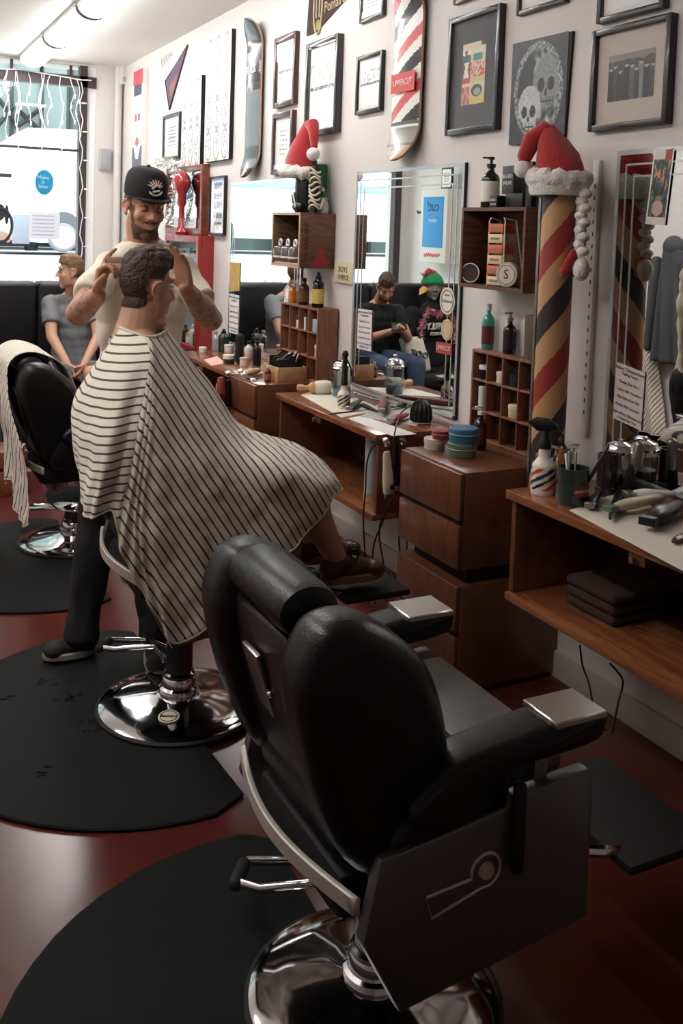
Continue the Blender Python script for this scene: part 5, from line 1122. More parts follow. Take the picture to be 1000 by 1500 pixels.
def tinsel(name, pts, label, m, r=.03, n=900, per=.0022, cat='tinsel', L=.034):
    b = bmesh.new(); P = [Vector(p) for p in pts]; seg = [(P[i+1]-P[i]).length for i in range(len(P)-1)]; tot = sum(seg)
    for k in range(n):
        s = rnd.uniform(0, tot); i = 0
        while i < len(seg)-1 and s > seg[i]: s -= seg[i]; i += 1
        c = P[i]+(P[i+1]-P[i])*(s/seg[i]); d = Vector((rnd.gauss(0, 1), rnd.gauss(0, 1), rnd.gauss(0, 1))).normalized(); q = d.orthogonal().normalized()*per; l = L*rnd.uniform(.6, 1.2)
        v = [b.verts.new(c+q), b.verts.new(c-q), b.verts.new(c+d*l-q*.6), b.verts.new(c+d*l+q*.6)]; b.faces.new(v)
    mb = MB(); mb._add(b); mb.tube(P, .004, 6); return one(mb, name, m, label, cat, kind='stuff', flat=True)
TINS = mat('silver_tinsel', (226, 228, 224), .25, .7)
tinsel('tinsel_garland', [onX(x, y, XW-.1) for x, y in ((226, 240), (240, 236), (257, 240), (258, 262), (256, 285), (252, 310), (244, 330))], 'silver tinsel garland hung on the wooden framed mirror', TINS, n=1300, L=.05)
# --- papers and stickers on the mirrors
def on_mirror(tl, tr, br, bl, name, label, m, h=.0015, cat='notice', lines=None, rows=0):
    X = XW-.016; Q = [onX(*p, X) for p in (tl, tr, br, bl)]
    if tl[0] > 800:   # lies on the slightly swung right mirror
        for _ in range(4): Q = [onX(*p, XW-.0155-.045*(yp-q.y)) for p, q in zip((tl, tr, br, bl), Q)]
    t = thing(name, label, cat, sum(Q, Vector())/4); b = MB()
    v = [b.bm.verts.new(q) for q in Q]; w2 = [b.bm.verts.new(q+Vector((h, 0, 0))) for q in Q]; b.bm.faces.new(v); b.bm.faces.new(w2[::-1])
    for i in range(4): b.bm.faces.new((v[i], w2[i], w2[(i+1) % 4], v[(i+1) % 4]))
    bmesh.ops.recalc_face_normals(b.bm, faces=b.bm.faces); part(b, 'paper', m, t, flat=True); xa = (Q[1]-Q[0]).normalized(); za = (Q[0]-Q[3]).normalized()
    W_, H_ = (Q[1]-Q[0]).length, (Q[0]-Q[3]).length
    if lines:
        for (s, fr, sz, mm) in lines: text(s, H_*sz, Q[0]+(Q[1]-Q[0])*.5+(Q[3]-Q[0])*fr+Vector((-.0012, 0, 0)), xa, za, mm, t, sx=.82, depth=.0002)
    return t, Q, xa, za, W_, H_
rk = mat('dark_red_ink', (130, 60, 60), .8)
LN = [('Barbers Christmas Hours', .07, .085, ink), ('Trading Hours', .15, .085, ink), ('Monday 23rd  9 to 5', .3, .075, ink), ('Tuesday 24th  December', .44, .075, rk), ('Wed 25th to Sun 29th', .57, .075, ink), ('Monday 30th  December', .71, .075, rk), ('Have a Merry Christmas and', .85, .078, ink), ('a Happy New Year', .93, .078, ink)]
on_mirror((903, 530), (944.5, 546.5), (938.5, 631), (897, 612), 'notice', 'typed pink white notice taped low on the right mirror', mat('notice_paper', (206, 194, 188), .8), lines=LN)
on_mirror((524, 452), (545, 455), (543, 515), (522.5, 510), 'notice', 'typed notice taped low on the left side of the middle mirror', mat('notice_paper2', (222, 214, 216), .8), lines=[(a, b_, c, d) for a, b_, c, d in LN])
def art_card(u, v):
    if u < .06 or u > .94 or v < .1: return (226, 222, 216)
    n = nz(u, v, 9, 2); m = nz(u, v, 16, 8)
    if v > .86: return (170, 60, 56) if u > .6 else (210, 206, 200)
    if ((u-.5)/.28)**2+((v-.22)/.1)**2 < 1: return (196, 170, 150)
    if m > .25: return (60, 100, 116)
    if n > .2: return (200, 140, 80) if v > .5 else (150, 130, 90)
    return (70+60*n, 74+60*n, 66+60*n)
t, Q, xa, za, W_, H_ = on_mirror((958.5, 219), (984.5, 216), (974, 330), (945, 328), 'postcard', 'long colourful illustrated card taped at top of the right mirror', PAPER)
art(art_card, Q[3]+Vector((-.0012, 0, 0)), Q[2]-Q[3], Q[0]-Q[3], 30, 60, t)
def sticker(cx, cy, rx_, ry_, label, m, ring=None, inner=None):
    X = XW-.0145; c = onX(cx, cy, X); a = abs(onX(cx-rx_, cy, X).y-onX(cx+rx_, cy, X).y)/2; h = abs(onX(cx, cy-ry_, X).z-onX(cx, cy+ry_, X).z)/2; r = (a+h)/2
    t = thing('round_sticker', label, 'sticker', c); part(MB().lathe([(0, 0), (r, 0), (r, .0012), (0, .0012)], c, (-1, 0, 0), 40), 'disc', m, t)
    if ring: part(MB().tube([c+Vector((-.0016, math.cos(q)*r*.8, math.sin(q)*r*.8)) for q in [2*PI*i/40 for i in range(40)]], r*.035, 5, closed=True), 'ring', ring, t)
    if inner: part(MB().lathe([(0, 0), (r*.55, 0), (r*.55, .0006), (0, .0006)], c+Vector((-.0014, 0, 0)), (-1, 0, 0), 28), 'centre', inner, t)
    return t, c, r
t, c, r = sticker(655, 441, 10.5, 21, 'cream round sticker with grey ring on the middle mirror', mat('cream_sticker', (222, 216, 204), .6), mat('grey_print', (96, 96, 96), .6)); text('Belmont', r*.42, c+Vector((-.002, 0, 0)), WX, WZ, mat('grey_print2', (120, 120, 120), .6), t); text('BARBER', r*.2, c+Vector((-.002, 0, r*.42)), WX, WZ, MATS['grey_print2'], t)
t, c, r = sticker(654.5, 483, 8, 16.5, 'tan round sticker with orange figure on the middle mirror', mat('tan_sticker', (204, 182, 148), .6), mat('orange_print', (196, 130, 90), .6)); part(MB().lathe([(r*.45, -r*.5), (r*.1, r*.05), (r*.3, r*.2), (0, r*.5)], c+Vector((-.001, 0, 0)), (0, 0, 1), 10, sx=.01), 'printed_figure', mat('orange_red_print', (196, 110, 84), .6), t)
on_mirror((638.5, 500.5), (661.5, 504), (660, 520.5), (638, 516), 'label_sticker', 'red UPPERCUT sticker near the bottom of the middle mirror', mat('sticker_red', (178, 62, 60), .5), cat='sticker', lines=[('UPPERCUT', .5, .62, MATS['badge_white'])])
sticker(421, 430, 5, 11, 'pale round sticker on the far mirror below the soda crate', LBL, ink); 
on_mirror((417, 427), (434, 428), (433, 446), (416, 445), 'notice', 'white card of lines taped on the far mirror under the crate', PAPER, lines=[('OPEN', .3, .2, ink), ('9 - 5', .6, .2, ink)])
on_mirror((336.5, 384), (351.5, 385), (350.5, 426), (336, 427), 'postcard', 'yellow brown card taped on the far mirror edge', mat('ochre_card', (196, 160, 90), .7, var=.4, vscale=30), cat='card')
on_mirror((336, 430), (350, 433), (348, 490), (335, 487), 'notice', 'white typed notice taped low on the far mirror', PAPER, lines=[(a, b_, c, d) for a, b_, c, d in LN])
# ------------------------------------------------------------------ people
SKIN = mat('skin', (206, 158, 132), .5, bump=.08, bscale=120, var=.06, vscale=14); SKIN2 = mat('skin_tanned', (190, 138, 112), .5, bump=.08, bscale=120, var=.06, vscale=14)
LIP = mat('lip', (160, 98, 86), .45); EYEW = mat('eye_white', (226, 222, 214), .2); IRIS = mat('iris', (40, 32, 26), .15)
def tattoo_mat():
    m, nt, b = _nt('tattooed_skin'); N, L = nt.nodes, nt.links
    tc = N.new('ShaderNodeTexCoord'); n1 = N.new('ShaderNodeTexNoise'); n1.inputs['Scale'].default_value = 16; n1.inputs['Detail'].default_value = 3; n1.inputs['Distortion'].default_value = 2.0
    v = N.new('ShaderNodeTexVoronoi'); v.feature = 'DISTANCE_TO_EDGE'; v.inputs['Scale'].default_value = 24
    L.new(tc.outputs['Object'], n1.inputs['Vector']); L.new(n1.outputs['Color'], v.inputs['Vector']); v.inputs['Scale'].default_value = 9
    r1 = N.new('ShaderNodeValToRGB'); r1.color_ramp.elements[0].position = .03; r1.color_ramp.elements[1].position = .09; r1.color_ramp.elements[0].color = lin((62, 54, 50)); r1.color_ramp.elements[1].color = lin((188, 140, 116)); L.new(v.outputs['Distance'], r1.inputs['Fac'])
    r2 = N.new('ShaderNodeValToRGB'); r2.color_ramp.elements[0].position = .44; r2.color_ramp.elements[1].position = .58; L.new(n1.outputs['Fac'], r2.inputs['Fac'])
    mx = N.new('ShaderNodeMix'); mx.data_type = 'RGBA'; mx.inputs['A'].default_value = lin((188, 140, 116)); L.new(r1.outputs['Color'], mx.inputs['B']); L.new(r2.outputs['Color'], mx.inputs['Factor'])
    L.new(mx.outputs['Result'], b.inputs['Base Color']); b.inputs['Roughness'].default_value = .5; return m
TATTOO = tattoo_mat()
def remesh(mb, voxel, smooth=3, disp=None):
    """union of the shapes in mb as one continuous surface"""
    me = bpy.data.meshes.new('r'); mb.bm.to_mesh(me); mb.bm.free(); o = bpy.data.objects.new('r', me); COL.objects.link(o)
    m = o.modifiers.new('r', 'REMESH'); m.mode = 'VOXEL'; m.voxel_size = voxel; m.use_smooth_shade = True
    s = o.modifiers.new('s', 'SMOOTH'); s.factor = .5; s.iterations = smooth
    dg = bpy.context.evaluated_depsgraph_get(); dg.update(); r = bpy.data.meshes.new_from_object(o.evaluated_get(dg)); bpy.data.objects.remove(o); bpy.data.meshes.remove(me)
    if disp:
        for v in r.vertices: v.co = disp(v.co.copy(), v.normal)
    r.update(); return r
def put(me, name, mats, parent, label=None, slot=None):
    base = _org(parent); me.transform(Matrix.Translation(-base)); me.name = name
    me.materials.clear()
    for m in (mats if isinstance(mats, (list, tuple)) else [mats]): me.materials.append(m)
    if slot:
        for p in me.polygons: p.material_index = slot(p.center+base)
    me.polygons.foreach_set('use_smooth', [True]*len(me.polygons)); o = bpy.data.objects.new(name, me); COL.objects.link(o); o.parent = parent
    if label: o['label'] = label
    return o
def frame(fwd, up=(0, 0, 1)):
    f = Vector(fwd).normalized(); r = f.cross(Vector(up)).normalized(); u = r.cross(f); return Matrix(((r.x, f.x, u.x), (r.y, f.y, u.y), (r.z, f.z, u.z)))
def sv(s): return Vector((s, s, s)) if isinstance(s, (int, float)) else Vector(s)
def mul(p, s): return Vector((p[0]*s[0], p[1]*s[1], p[2]*s[2]))
def head_prims(b, C, R, s=1.0):
    S3 = sv(s); s = S3[0]; W = lambda p: Vector(C)+R @ mul(p, S3)
    E = lambda c, r, n=24: b.ell(W(c), (r[0]*S3[0], r[1]*S3[1], r[2]*S3[2]), R, n)
    E((0, -.014, .036), (.076, .097, .087), 32); E((0, .03, -.015), (.063, .064, .09), 32); E((0, .022, -.066), (.054, .062, .044)); E((0, .068, -.1), (.024, .022, .02))
    b.capsule(W((0, .088, .024)), W((0, .112, -.02)), .009*s, .0135*s, 12)
    for q in (-1, 1):
        E((q*.012, .1, -.025), (.009, .012, .008), 12); E((q*.03, .08, .034), (.028, .014, .009), 12); E((q*.042, .06, -.022), (.024, .026, .024), 14)
        E((q*.077, -.004, .0), (.007, .016, .026), 16); E((q*.079, .004, -.027), (.007, .010, .011), 12)
        b.tube([W((q*(.083+.006*math.sin(PI*i/10)), .012-.04*math.sin(PI*i/10)*1.0+.004*math.cos(PI*i/10), .030-.054*i/10+.006*math.sin(PI*i/5))) for i in range(11)], .0052*s, 8)
    E((0, .091, -.052), (.023, .011, .006), 12); E((0, .088, -.066), (.02, .012, .008), 12)
def head_sculpt(C, R, s=1.0):
    S3 = sv(s); S1 = Vector((1/S3[0], 1/S3[1], 1/S3[2])); Ri = R.transposed(); C = Vector(C); eyes = [Vector((q*.031, .092, .010)) for q in (-1, 1)]
    def f(co, n):
        p = mul(Ri @ (co-C), S1)
        if p.length > .17: return co
        for e in eyes:
            d = (p-e).length; p.y -= .013*math.exp(-(d/.014)**2)
        d = math.hypot(p.x/.028, (p.z+.059)/.004); 
        if p.y > .06: p.y -= .004*math.exp(-d*d)
        return C+R @ mul(p, S3)
    return f
def hand(b, wrist, d, n, side, curls=(.3, .35, .4, .45), s=1.0, spread=.0, thumb=(.5, .5, .3), rr=1.0):
    """d: finger direction, n: palm normal, side: +1/-1 puts the thumb on that side"""
    d = Vector(d).normalized(); n = Vector(n); n = (n-d*n.dot(d)).normalized(); l = d.cross(n)*side; w = Vector(wrist)
    for i, off in enumerate((.028, .0095, -.0095, -.027)):
        k = w+d*(.088-.006*abs(i-1))*s+l*off*s
        b.capsule(w+l*off*.62*s+d*.006*s, k, .0125*s, .0105*s*rr, 10)
        dd = (d+l*spread*(off*20)).normalized(); p = k; ln = (.07, .078, .072, .056)[i]
        for j, fr in enumerate((.45, .31, .24)):
            a = curls[i]*(.9, 1.15, .8)[j]; ax = dd.cross(n); c, sn = math.cos(a), math.sin(a); nn = n
            dd2 = dd*c+n*sn; n = (n*c-dd*sn); dd = dd2; q = p+dd*ln*fr*s; b.capsule(p, q, (.0098-.0009*j)*s*rr, (.0092-.0011*j)*s*rr, 10); p = q
        n = Vector(nn); n = (w*0+Vector(n)); n = n
        # restore the palm frame for the next finger
        n = hand_n(d, l, side)
    p = w+d*.022*s+l*.026*s; td = (d*thumb[0]+l*thumb[1]+n*thumb[2]).normalized()
    b.capsule(w+d*.01*s+l*.012*s, p+td*.02*s, .014*s, .0125*s, 10); q = p+td*.045*s; b.capsule(p, q, .0125*s, .0105*s*rr, 10); td2 = (td+n*.35+d*.25).normalized(); b.capsule(q, q+td2*.03*s, .0102*s*rr, .0085*s*rr, 10)
def hand_n(d, l, side): return (l*side).cross(d)
TW = (.165, .158, .148, .152, .168, .176, .165, .115); TD = (.115, .108, .102, .105, .115, .118, .108, .075)
def torso(b, pel, neck, lat, s=1.0, grow=0.0, bend=0.0, n0=0, fat=1.0):
    pel, neck, lat = Vector(pel), Vector(neck), Vector(lat).normalized(); ax = (neck-pel); up = ax.normalized(); f = up.cross(lat).normalized(); lat = f.cross(up)
    R = Matrix(((lat.x, f.x, up.x), (lat.y, f.y, up.y), (lat.z, f.z, up.z)))
    for i in range(n0, 8):
        t = i/7*.95; c = pel+ax*t+f*bend*math.sin(PI*t); b.ell(c, (TW[i]*s*fat+grow, TD[i]*s*fat+grow, ax.length*(.24 if i < 5 else (.2, .16, .12)[i-5])), R, 28)
def limb(b, pts, rs, n=16):
    for (p, q), (r0, r1) in zip(zip(pts, pts[1:]), zip(rs, rs[1:])): b.capsule(p, q, r0, r1, n)
def foot(b, ank, toe, s=1.0, r=1.0):
    a, t = Vector(ank), Vector(toe); d = (t-a); d.z = 0; d.normalize(); z = t.z+.034*s; heel = Vector((a.x, a.y, z))-d*.012*s
    b.capsule(a, Vector((a.x, a.y, z+.02*s)), .036*s*r, .03*s*r); b.capsule(heel, Vector((t.x, t.y, z-.006))-d*.09*s, .022*s*r, .02*s*r)
def shoes(parent, ank, toe, upper, sole, s=1.0, laces=True, bow=False):
    a, t = Vector(ank), Vector(toe); d = (t-a); d.z = 0; L = d.length; d.normalize(); sd = Vector((-d.y, d.x, 0)); z0 = t.z; b = MB(); heel = Vector((a.x, a.y, z0))-d*.055*s
    Ln = (t-heel); Ln.z = 0; Ln = Ln.length
    R = Matrix(((sd.x, d.x, 0), (sd.y, d.y, 0), (0, 0, 1)))
    b.ell(heel+d*.045*s+Vector((0, 0, .045*s)), (.038*s, .05*s, .048*s), R); b.ell(heel+d*(Ln*.5)+Vector((0, 0, .036*s)), (.04*s, Ln*.36, .036*s), R); b.ell(heel+d*(Ln*.78)+Vector((0, 0, .03*s)), (.047*s, Ln*.22, .03*s), R); b.capsule(a+Vector((0, 0, -.02)), heel+d*.06*s+Vector((0, 0, .06*s)), .042*s, .042*s); b.capsule(a+d*.02+Vector((0, 0, -.02*s)), heel+d*(Ln*.6)+Vector((0, 0, .045*s)), .034*s, .03*s)
    sh = put(remesh(b, .006, 3), 'shoe', upper, parent)
    out = []
    for i in range(28):
        q = 2*PI*i/28; y = math.cos(q); out.append(((.046+.006*y)*math.sin(q)*s, Ln*.5+y*Ln*.5))
    M = Matrix(((sd.x, d.x, 0, heel.x), (sd.y, d.y, 0, heel.y), (0, 0, 1, z0), (0, 0, 0, 1))); part(MB().prism(out, .026*s, M, .004, 1), 'sole', sole, sh)
    if laces:
        bl = MB()
        for k in range(4):
            c = heel+d*(Ln*(.42+.08*k))+Vector((0, 0, (.083-.006*k)*s)); bl.tube([c-sd*.024*s-Vector((0, 0, .008)), c+Vector((0, 0, .003)), c+sd*.024*s-Vector((0, 0, .008))], .0028*s, 6)
        if bow:
            c = heel+d*(Ln*.42)+Vector((0, 0, .092*s))
            for q in (-1, 1): bl.tube([c+sd*q*(.006+.03*math.sin(PI*i/10))+Vector((0, 0, .03*math.sin(2*PI*i/10)*.6))+d*.02*math.sin(PI*i/10) for i in range(11)], .004*s, 6)
        part(bl, 'laces', BLACKM, sh)
    return sh
def shell(body, C, R, name, m, parent, thick, s=1.0, label=None):
    """grow hair or beard out of the head surface where thick(local point) > 0"""
    S3 = sv(s); S1 = Vector((1/S3[0], 1/S3[1], 1/S3[2])); Ri = R.transposed(); C = Vector(C); base = _org(body); th = {}
    for v in body.data.vertices:
        p = mul(Ri @ (v.co+base-C), S1)
        if p.length < .2:
            t = thick(p)
            if t > 0: th[v.index] = t
    used = {}; verts = []; faces = []
    for f in body.data.polygons:
        if all(i in th for i in f.vertices):
            fi = []
            for i in f.vertices:
                if i not in used: used[i] = len(verts); v = body.data.vertices[i]; verts.append(v.co+base+v.normal*th[i])
                fi.append(used[i])
            faces.append(fi)
    me = bpy.data.meshes.new(name); me.from_pydata(verts, [], faces); me.update(); return put(me, name, m, parent, label)
def face_bits(t, C, R, s=1.0, hair=None, shut=True, look=0.0):
    S3 = sv(s); s = S3[0]; C = Vector(C); W = lambda p: C+R @ mul(p, S3)
    for q in (-1, 1):
        if shut:
            part(MB().ell(W((q*.031, .079, .010)), .0125*s, R, 14), 'eyelid', SKIN2, t)
            part(MB().tube([W((q*.031+.014*math.cos(a), .0905-.004*abs(math.cos(a)), .003-.003*math.sin(a))) for a in [PI*i/8 for i in range(9)]], .0016*s, 5), 'eyelash', IRIS, t)
        else:
            e = part(MB().ell(W((q*.031, .0755, .010)), .011*s, R, 14), 'eye', EYEW, t); part(MB().ell(W((q*.031+look*.004, .0835, .009)), .005*s, R, 12), 'iris', IRIS, e); part(MB().tube([W((q*.031+.014*math.cos(a), .089-.004*abs(math.cos(a)), .012+.006*math.sin(a))) for a in [PI*i/8 for i in range(9)]], .0018*s, 5), 'eyelash', IRIS, e)
        if hair: part(MB().tube([W((q*(.014+.034*i/6), .0955-.0016*i, .033+.006*math.sin(PI*i/7))) for i in range(7)], [.003*s]*5+[.0025*s, .0015*s], 6), 'eyebrow', hair, t)
def cloth_noise(amp, f, seed=0):
    def g(co, n):
        q = Vector((co.x*f, co.y*f, co.z*f*.7+seed)); return co+n*(amp*noise.noise(q)+amp*.5*noise.noise(q*2.3))
    return g
HAIRD = mat('brown_hair', (66, 45, 34), .55, bump=.8, bscale=110, var=.4, vscale=40); HAIRL = mat('light_brown_hair', (128, 98, 70), .55, bump=.8, bscale=110, var=.3, vscale=40); BEARD = mat('beard_hair', (98, 70, 54), .7, bump=.9, bscale=220, var=.4, vscale=70)

# ---- the barber
HC = onY(212, 304, 3.46); HR = frame((.06, -.97, -.2), (.03, 0, 1))
HS = (.86, .92, .93)
t = thing('person', 'standing tattooed barber in black cap and cream T-shirt cutting hair', 'person', (.93, 3.5, .012)); BAR = t
PEL, NK = Vector((.955, 3.56, .93)), Vector((.968, 3.52, 1.545)); SHL, SHR = Vector((.832, 3.5, 1.462)), Vector((1.108, 3.5, 1.452))
ELL_, ELR = onY(114, 459, 3.30), onY(309, 468, 3.28); WRL, WRR = onY(143, 432, 3.10), onY(274, 424, 3.10)
AKL, AKR = onZ(121, 928, .10), onZ(226, 930, .10); TOL, TOR = onZ(62, 966, .0225), onZ(222, 968, .0225); TOR = Vector((AKR.x-.03, AKR.y-.19, .0225))
HPL, HPR = Vector((.875, 3.56, .92)), Vector((1.03, 3.56, .92)); KNL, KNR = Vector(((HPL.x+AKL.x)/2-.0, 3.54, .50)), Vector((1.01, 3.50, .50))
b = MB(); head_prims(b, HC, HR, HS); b.capsule(HC+HR @ Vector((0, -.02, -.06)), NK+Vector((0, .0, -.02)), .056, .062); torso(b, PEL, NK, (1, 0, 0), .82)
limb(b, (SHL, ELL_), (.046, .04)); limb(b, (ELL_, ELL_.lerp(WRL, .35), WRL), (.042, .043, .028)); limb(b, (SHR, ELR), (.046, .04)); limb(b, (ELR, ELR.lerp(WRR, .35), WRR), (.042, .043, .028))
for q in (SHL, SHR): b.ell(q, .046)
hand(b, WRL, (.16, -.1, .95), (.75, -.6, -.1), -1, (.9, .25, 1.0, 1.1), 1.0, .1, (.6, .5, .4)); hand(b, WRR, (-.3, -.1, .95), (-.8, -.5, -.2), -1, (.12, .12, .15, .2), 1.0, .12, (.5, .6, .2))
limb(b, (HPL, KNL, AKL), (.085, .056, .042)); limb(b, (HPR, KNR, AKR), (.085, .056, .042)); foot(b, AKL, TOL); foot(b, AKR, TOR)
me = remesh(b, .0048, 3, head_sculpt(HC, HR, HS))
def tat(c): return 1 if (c.z < 1.42 and c.z > 1.2 and ((c-ELL_).length < .22 or (c-ELR).length < .25) and min((c-WRL).length, (c-WRR).length) > .035) else 0
body = put(me, 'body', [SKIN2, TATTOO], t, None, tat)
face_bits(t, HC, HR, HS, HAIRD, True)
def th_b(p):
    if p.y < .012 or p.z < -.125: return 0
    m = abs(p.x) < .034 and -.05 < p.z < -.036 and p.y > .07
    j = p.z < -.052-.02*max(0, .06-abs(p.x))/.06*(p.y < .085)
    sb = abs(p.x) > .055 and p.y < .05 and p.z < .015
    if not (m or j or sb): return 0
    if math.hypot(p.x/.021, (p.z+.059)/.010) < 1: return 0
    e = .0045 if (abs(p.x) < .036 and p.z < -.06) else .0022
    return e*(1+.5*noise.noise(p*260))
shell(body, HC, HR, 'beard', BEARD, t, th_b, HS)
shell(body, HC, HR, 'hair', HAIRD, t, lambda p: .004*(1+.4*noise.noise(p*200)) if (p.y < .03 and p.z > -.01 and p.z > .01-.6*max(0, -p.y-.04) and (abs(p.x) < .072 or p.z > .03)) else 0, HS)
# cap
b = MB(); Wc = lambda p: HC+HR @ mul(p, HS)
bm = bmesh.new(); rs = []; prof = [(1.0, .047), (1.02, .075), (1.0, .105), (.93, .128), (.75, .146), (.45, .156), (.12, .159)]
for k, h in prof: rs.append([bm.verts.new(Wc((.086*k*math.cos(2*PI*i/48), -.01+.106*k*math.sin(2*PI*i/48), h+.012*(math.sin(2*PI*i/48) < 0)*0))) for i in range(48)])
for q0, q1 in zip(rs, rs[1:]):
    for i in range(48): bm.faces.new((q0[i], q0[(i+1) % 48], q1[(i+1) % 48], q1[i]))
bm.faces.new(rs[-1]); b._add(bm); CAPM = mat('black_cap', (26, 25, 26), .8, bump=.2, bscale=300)
cp = part(b, 'cap', CAPM, t)
pts = [(.076*math.cos(a), .02+.128*math.sin(a)) for a in [PI*(.02+.96*i/24) for i in range(25)]]; inn = [(.074*math.cos(a), .02+.08*math.sin(a)) for a in [PI*(.98-.96*i/24) for i in range(25)]]
Mb = Matrix(((HR[0][0], HR[0][1], HR[0][2], 0), (HR[1][0], HR[1][1], HR[1][2], 0), (HR[2][0], HR[2][1], HR[2][2], 0), (0, 0, 0, 1))); Mb.translation = Wc((0, .0, .047)); part(MB().prism(pts+inn, .006, Mb, .002, 1), 'brim', CAPM, cp)
part(MB().ell(Wc((0, -.01, .159)), .008), 'button', CAPM, cp)
n_ = HR @ Vector((0, .97, .22)); cc_ = Wc((0, .0985, .094)); rx = HR @ Vector((1, 0, 0)); uz = rx.cross(n_).normalized(); b = MB(); WH_ = mat('embroidery_white', (226, 222, 218), .8); RD_ = mat('embroidery_red', (176, 40, 44), .8)
for k in range(7):
    a = math.radians(20+k*23); u0 = rx*math.cos(a)+uz*math.sin(a); b.tube([cc_+u0*.014+n_*.002, cc_+u0*.031+n_*-.002], [.0035, .001], 6)
b.tube([cc_+(rx*math.cos(a)+uz*math.sin(a))*.026+n_*.0 for a in [math.radians(200+i*12) for i in range(12)]], [.001]+[.004]*10+[.001], 6); b.tube([cc_+rx*-.016+uz*.004+n_*.003, cc_+rx*.0+uz*.01+n_*.004, cc_+rx*.014+uz*-.004+n_*.003], .0045, 6); b.tube([cc_+rx*-.014+uz*-.008+n_*.003, cc_+rx*.01+uz*-.014+n_*.002], .004, 6)
part(b, 'embroidered_emblem', WH_, cp); b = MB()
for k in range(7): a = math.radians(32+k*23); u0 = rx*math.cos(a)+uz*math.sin(a); b.tube([cc_+u0*.014+n_*.002, cc_+u0*.029+n_*-.002], [.003, .001], 6)
part(b, 'emblem_flames', RD_, cp, kind=None)
# T-shirt, trousers, shoes
TEE = mat('cream_tee', (224, 214, 196), .9, bump=.15, bscale=260, sheen=.2); b = MB(); torso(b, PEL+Vector((0, 0, -.08)), NK+Vector((0, 0, -.015)), (1, 0, 0), .86, .018); 
for sh, el, k in ((SHL, ELL_, .66), (SHR, ELR, .66)):
    b.ell(sh, .058); b.capsule(sh, NK+Vector((0, .01, -.04)), .054, .046); e = sh.lerp(el, k); b.cyl(sh, e, .054, .06, 24)
put(remesh(b, .0075, 5, cloth_noise(.012, 9, 3)), 't_shirt', TEE, t)
b = MB().tube([NK+Vector((math.cos(a)*.066, math.sin(a)*.062-.004, .012+.012*math.sin(a))) for a in [2*PI*i/28 for i in range(28)]], .007, 8, closed=True); part(b, 'collar', TEE, t)
JEAN = mat('black_jeans', (22, 21, 22), .8, bump=.15, bscale=200); b = MB(); b.ell(PEL+Vector((0, 0, -.02)), (.17, .125, .12))
for h, k, a in ((HPL, KNL, AKL), (HPR, KNR, AKR)): limb(b, (h, k, a+Vector((0, 0, .03))), (.098, .072, .058)); b.cyl(a+Vector((0, 0, .06)), a+Vector((0, 0, -.015)), .06, .064)
put(remesh(b, .008, 4, cloth_noise(.012, 10, 1)), 'jeans', JEAN, t)
SNK = mat('black_canvas', (24, 23, 24), .8); SOLE = mat('off_white_rubber', (150, 142, 128), .6); shoes(t, AKL, TOL, SNK, SOLE, 1.0); shoes(t, AKR, TOR, SNK, SOLE, 1.0)
# what he holds
g = WRL+Vector((.02, -.02, .11)); tc_ = thing('comb', 'small pale comb held in the barber\'s raised hand beside the customer\'s head', 'comb', g); part(MB().box(g.x-.002, g.x+.085, g.y-.03, g.y-.026, g.z-.006, g.z+.014, .001), 'comb_back', mat('bone_comb', (206, 176, 140), .5), tc_)

# ---- the customer
CC = onY(216, 424, 3.02); CRm = frame((.965, .20, -.09), (0, 0, 1)); CS = (.86, .80, 1.0); t = thing('person', 'seated customer in profile with short brown hair, draped in striped cape', 'person', (.86, 3.03, .6)); CUS = t
PEL, NK = Vector((.87, 3.03, .78)), Vector((.805, 3.02, 1.27)); b = MB(); head_prims(b, CC, CRm, CS); b.capsule(CC+CRm @ Vector((0, -.02, -.06)), NK, .056, .066); b.ell(CC+CRm @ Vector((0, .03, -.1)), (.04, .05, .03), CRm); torso(b, PEL, NK, (0, -1, 0), .88)
for s in (-1, 1):
    sh = Vector((.825, 3.03+s*.15, 1.17)); el = Vector((.93, 3.03+s*.16, .93)); wr = Vector((1.14, 3.03+s*.1, .885)); b.ell(sh, .055); limb(b, (sh, el, wr), (.05, .042, .03)); hand(b, wr, (1, -s*.1, -.1), (0, 0, -1), -s, (.3, .3, .3, .3), .8)
KN = (Vector((1.395, 2.92, .735)), Vector((1.40, 3.14, .745))); AK = (onY(492, 826, 2.92), onY(452, 822, 3.13)); TO = (onY(560, 850, 2.92), onY(525, 850, 3.14))
FZ = .012+.27+.10
for k, a, to in zip(KN, AK, TO):
    a.z = FZ+.105; to.z = FZ+.022; hp = Vector((.92, 3.03+(k.y-3.03)*.9, .76)); limb(b, (hp, k), (.085, .06)); limb(b, (k, k.lerp(a, .35)-Vector((.02, 0, 0)), a), (.057, .058, .037)); foot(b, a, to)
body = put(remesh(b, .0042, 3, head_sculpt(CC, CRm, CS)), 'body', SKIN, t)
face_bits(t, CC, CRm, CS, HAIRD, False)
def th_c(p):
    # hairline: high on the forehead, before the ear, fading towards the nape
    fade = 0
    if p.y > .045: lim = .062+.25*(p.y-.045)
    elif p.y > .0: lim = -.004+1.45*p.y
    elif p.y > -.03: lim = .022 if abs(p.x) > .05 else .0
    else: lim = -.062+.5*max(0, p.y+.06)
    if abs(p.x) > .066 and -.04 < p.y < .016 and p.z < .034: return 0
    if p.z < lim: return 0
    e = min(1, (p.z-lim)/.03); top = max(0, min(1, (p.z-.05)/.05)); front = max(0, min(1, (p.y+.02)/.09))
    t_ = .002+.005*e+top*(.010+.018*front)
    wv = noise.noise(Vector((p.x*70, p.y*22, p.z*30)))+.6*noise.noise(Vector((p.x*150, p.y*60, p.z*60))); return max(.0015, t_*(1+.42*wv*(.35+.65*top)))
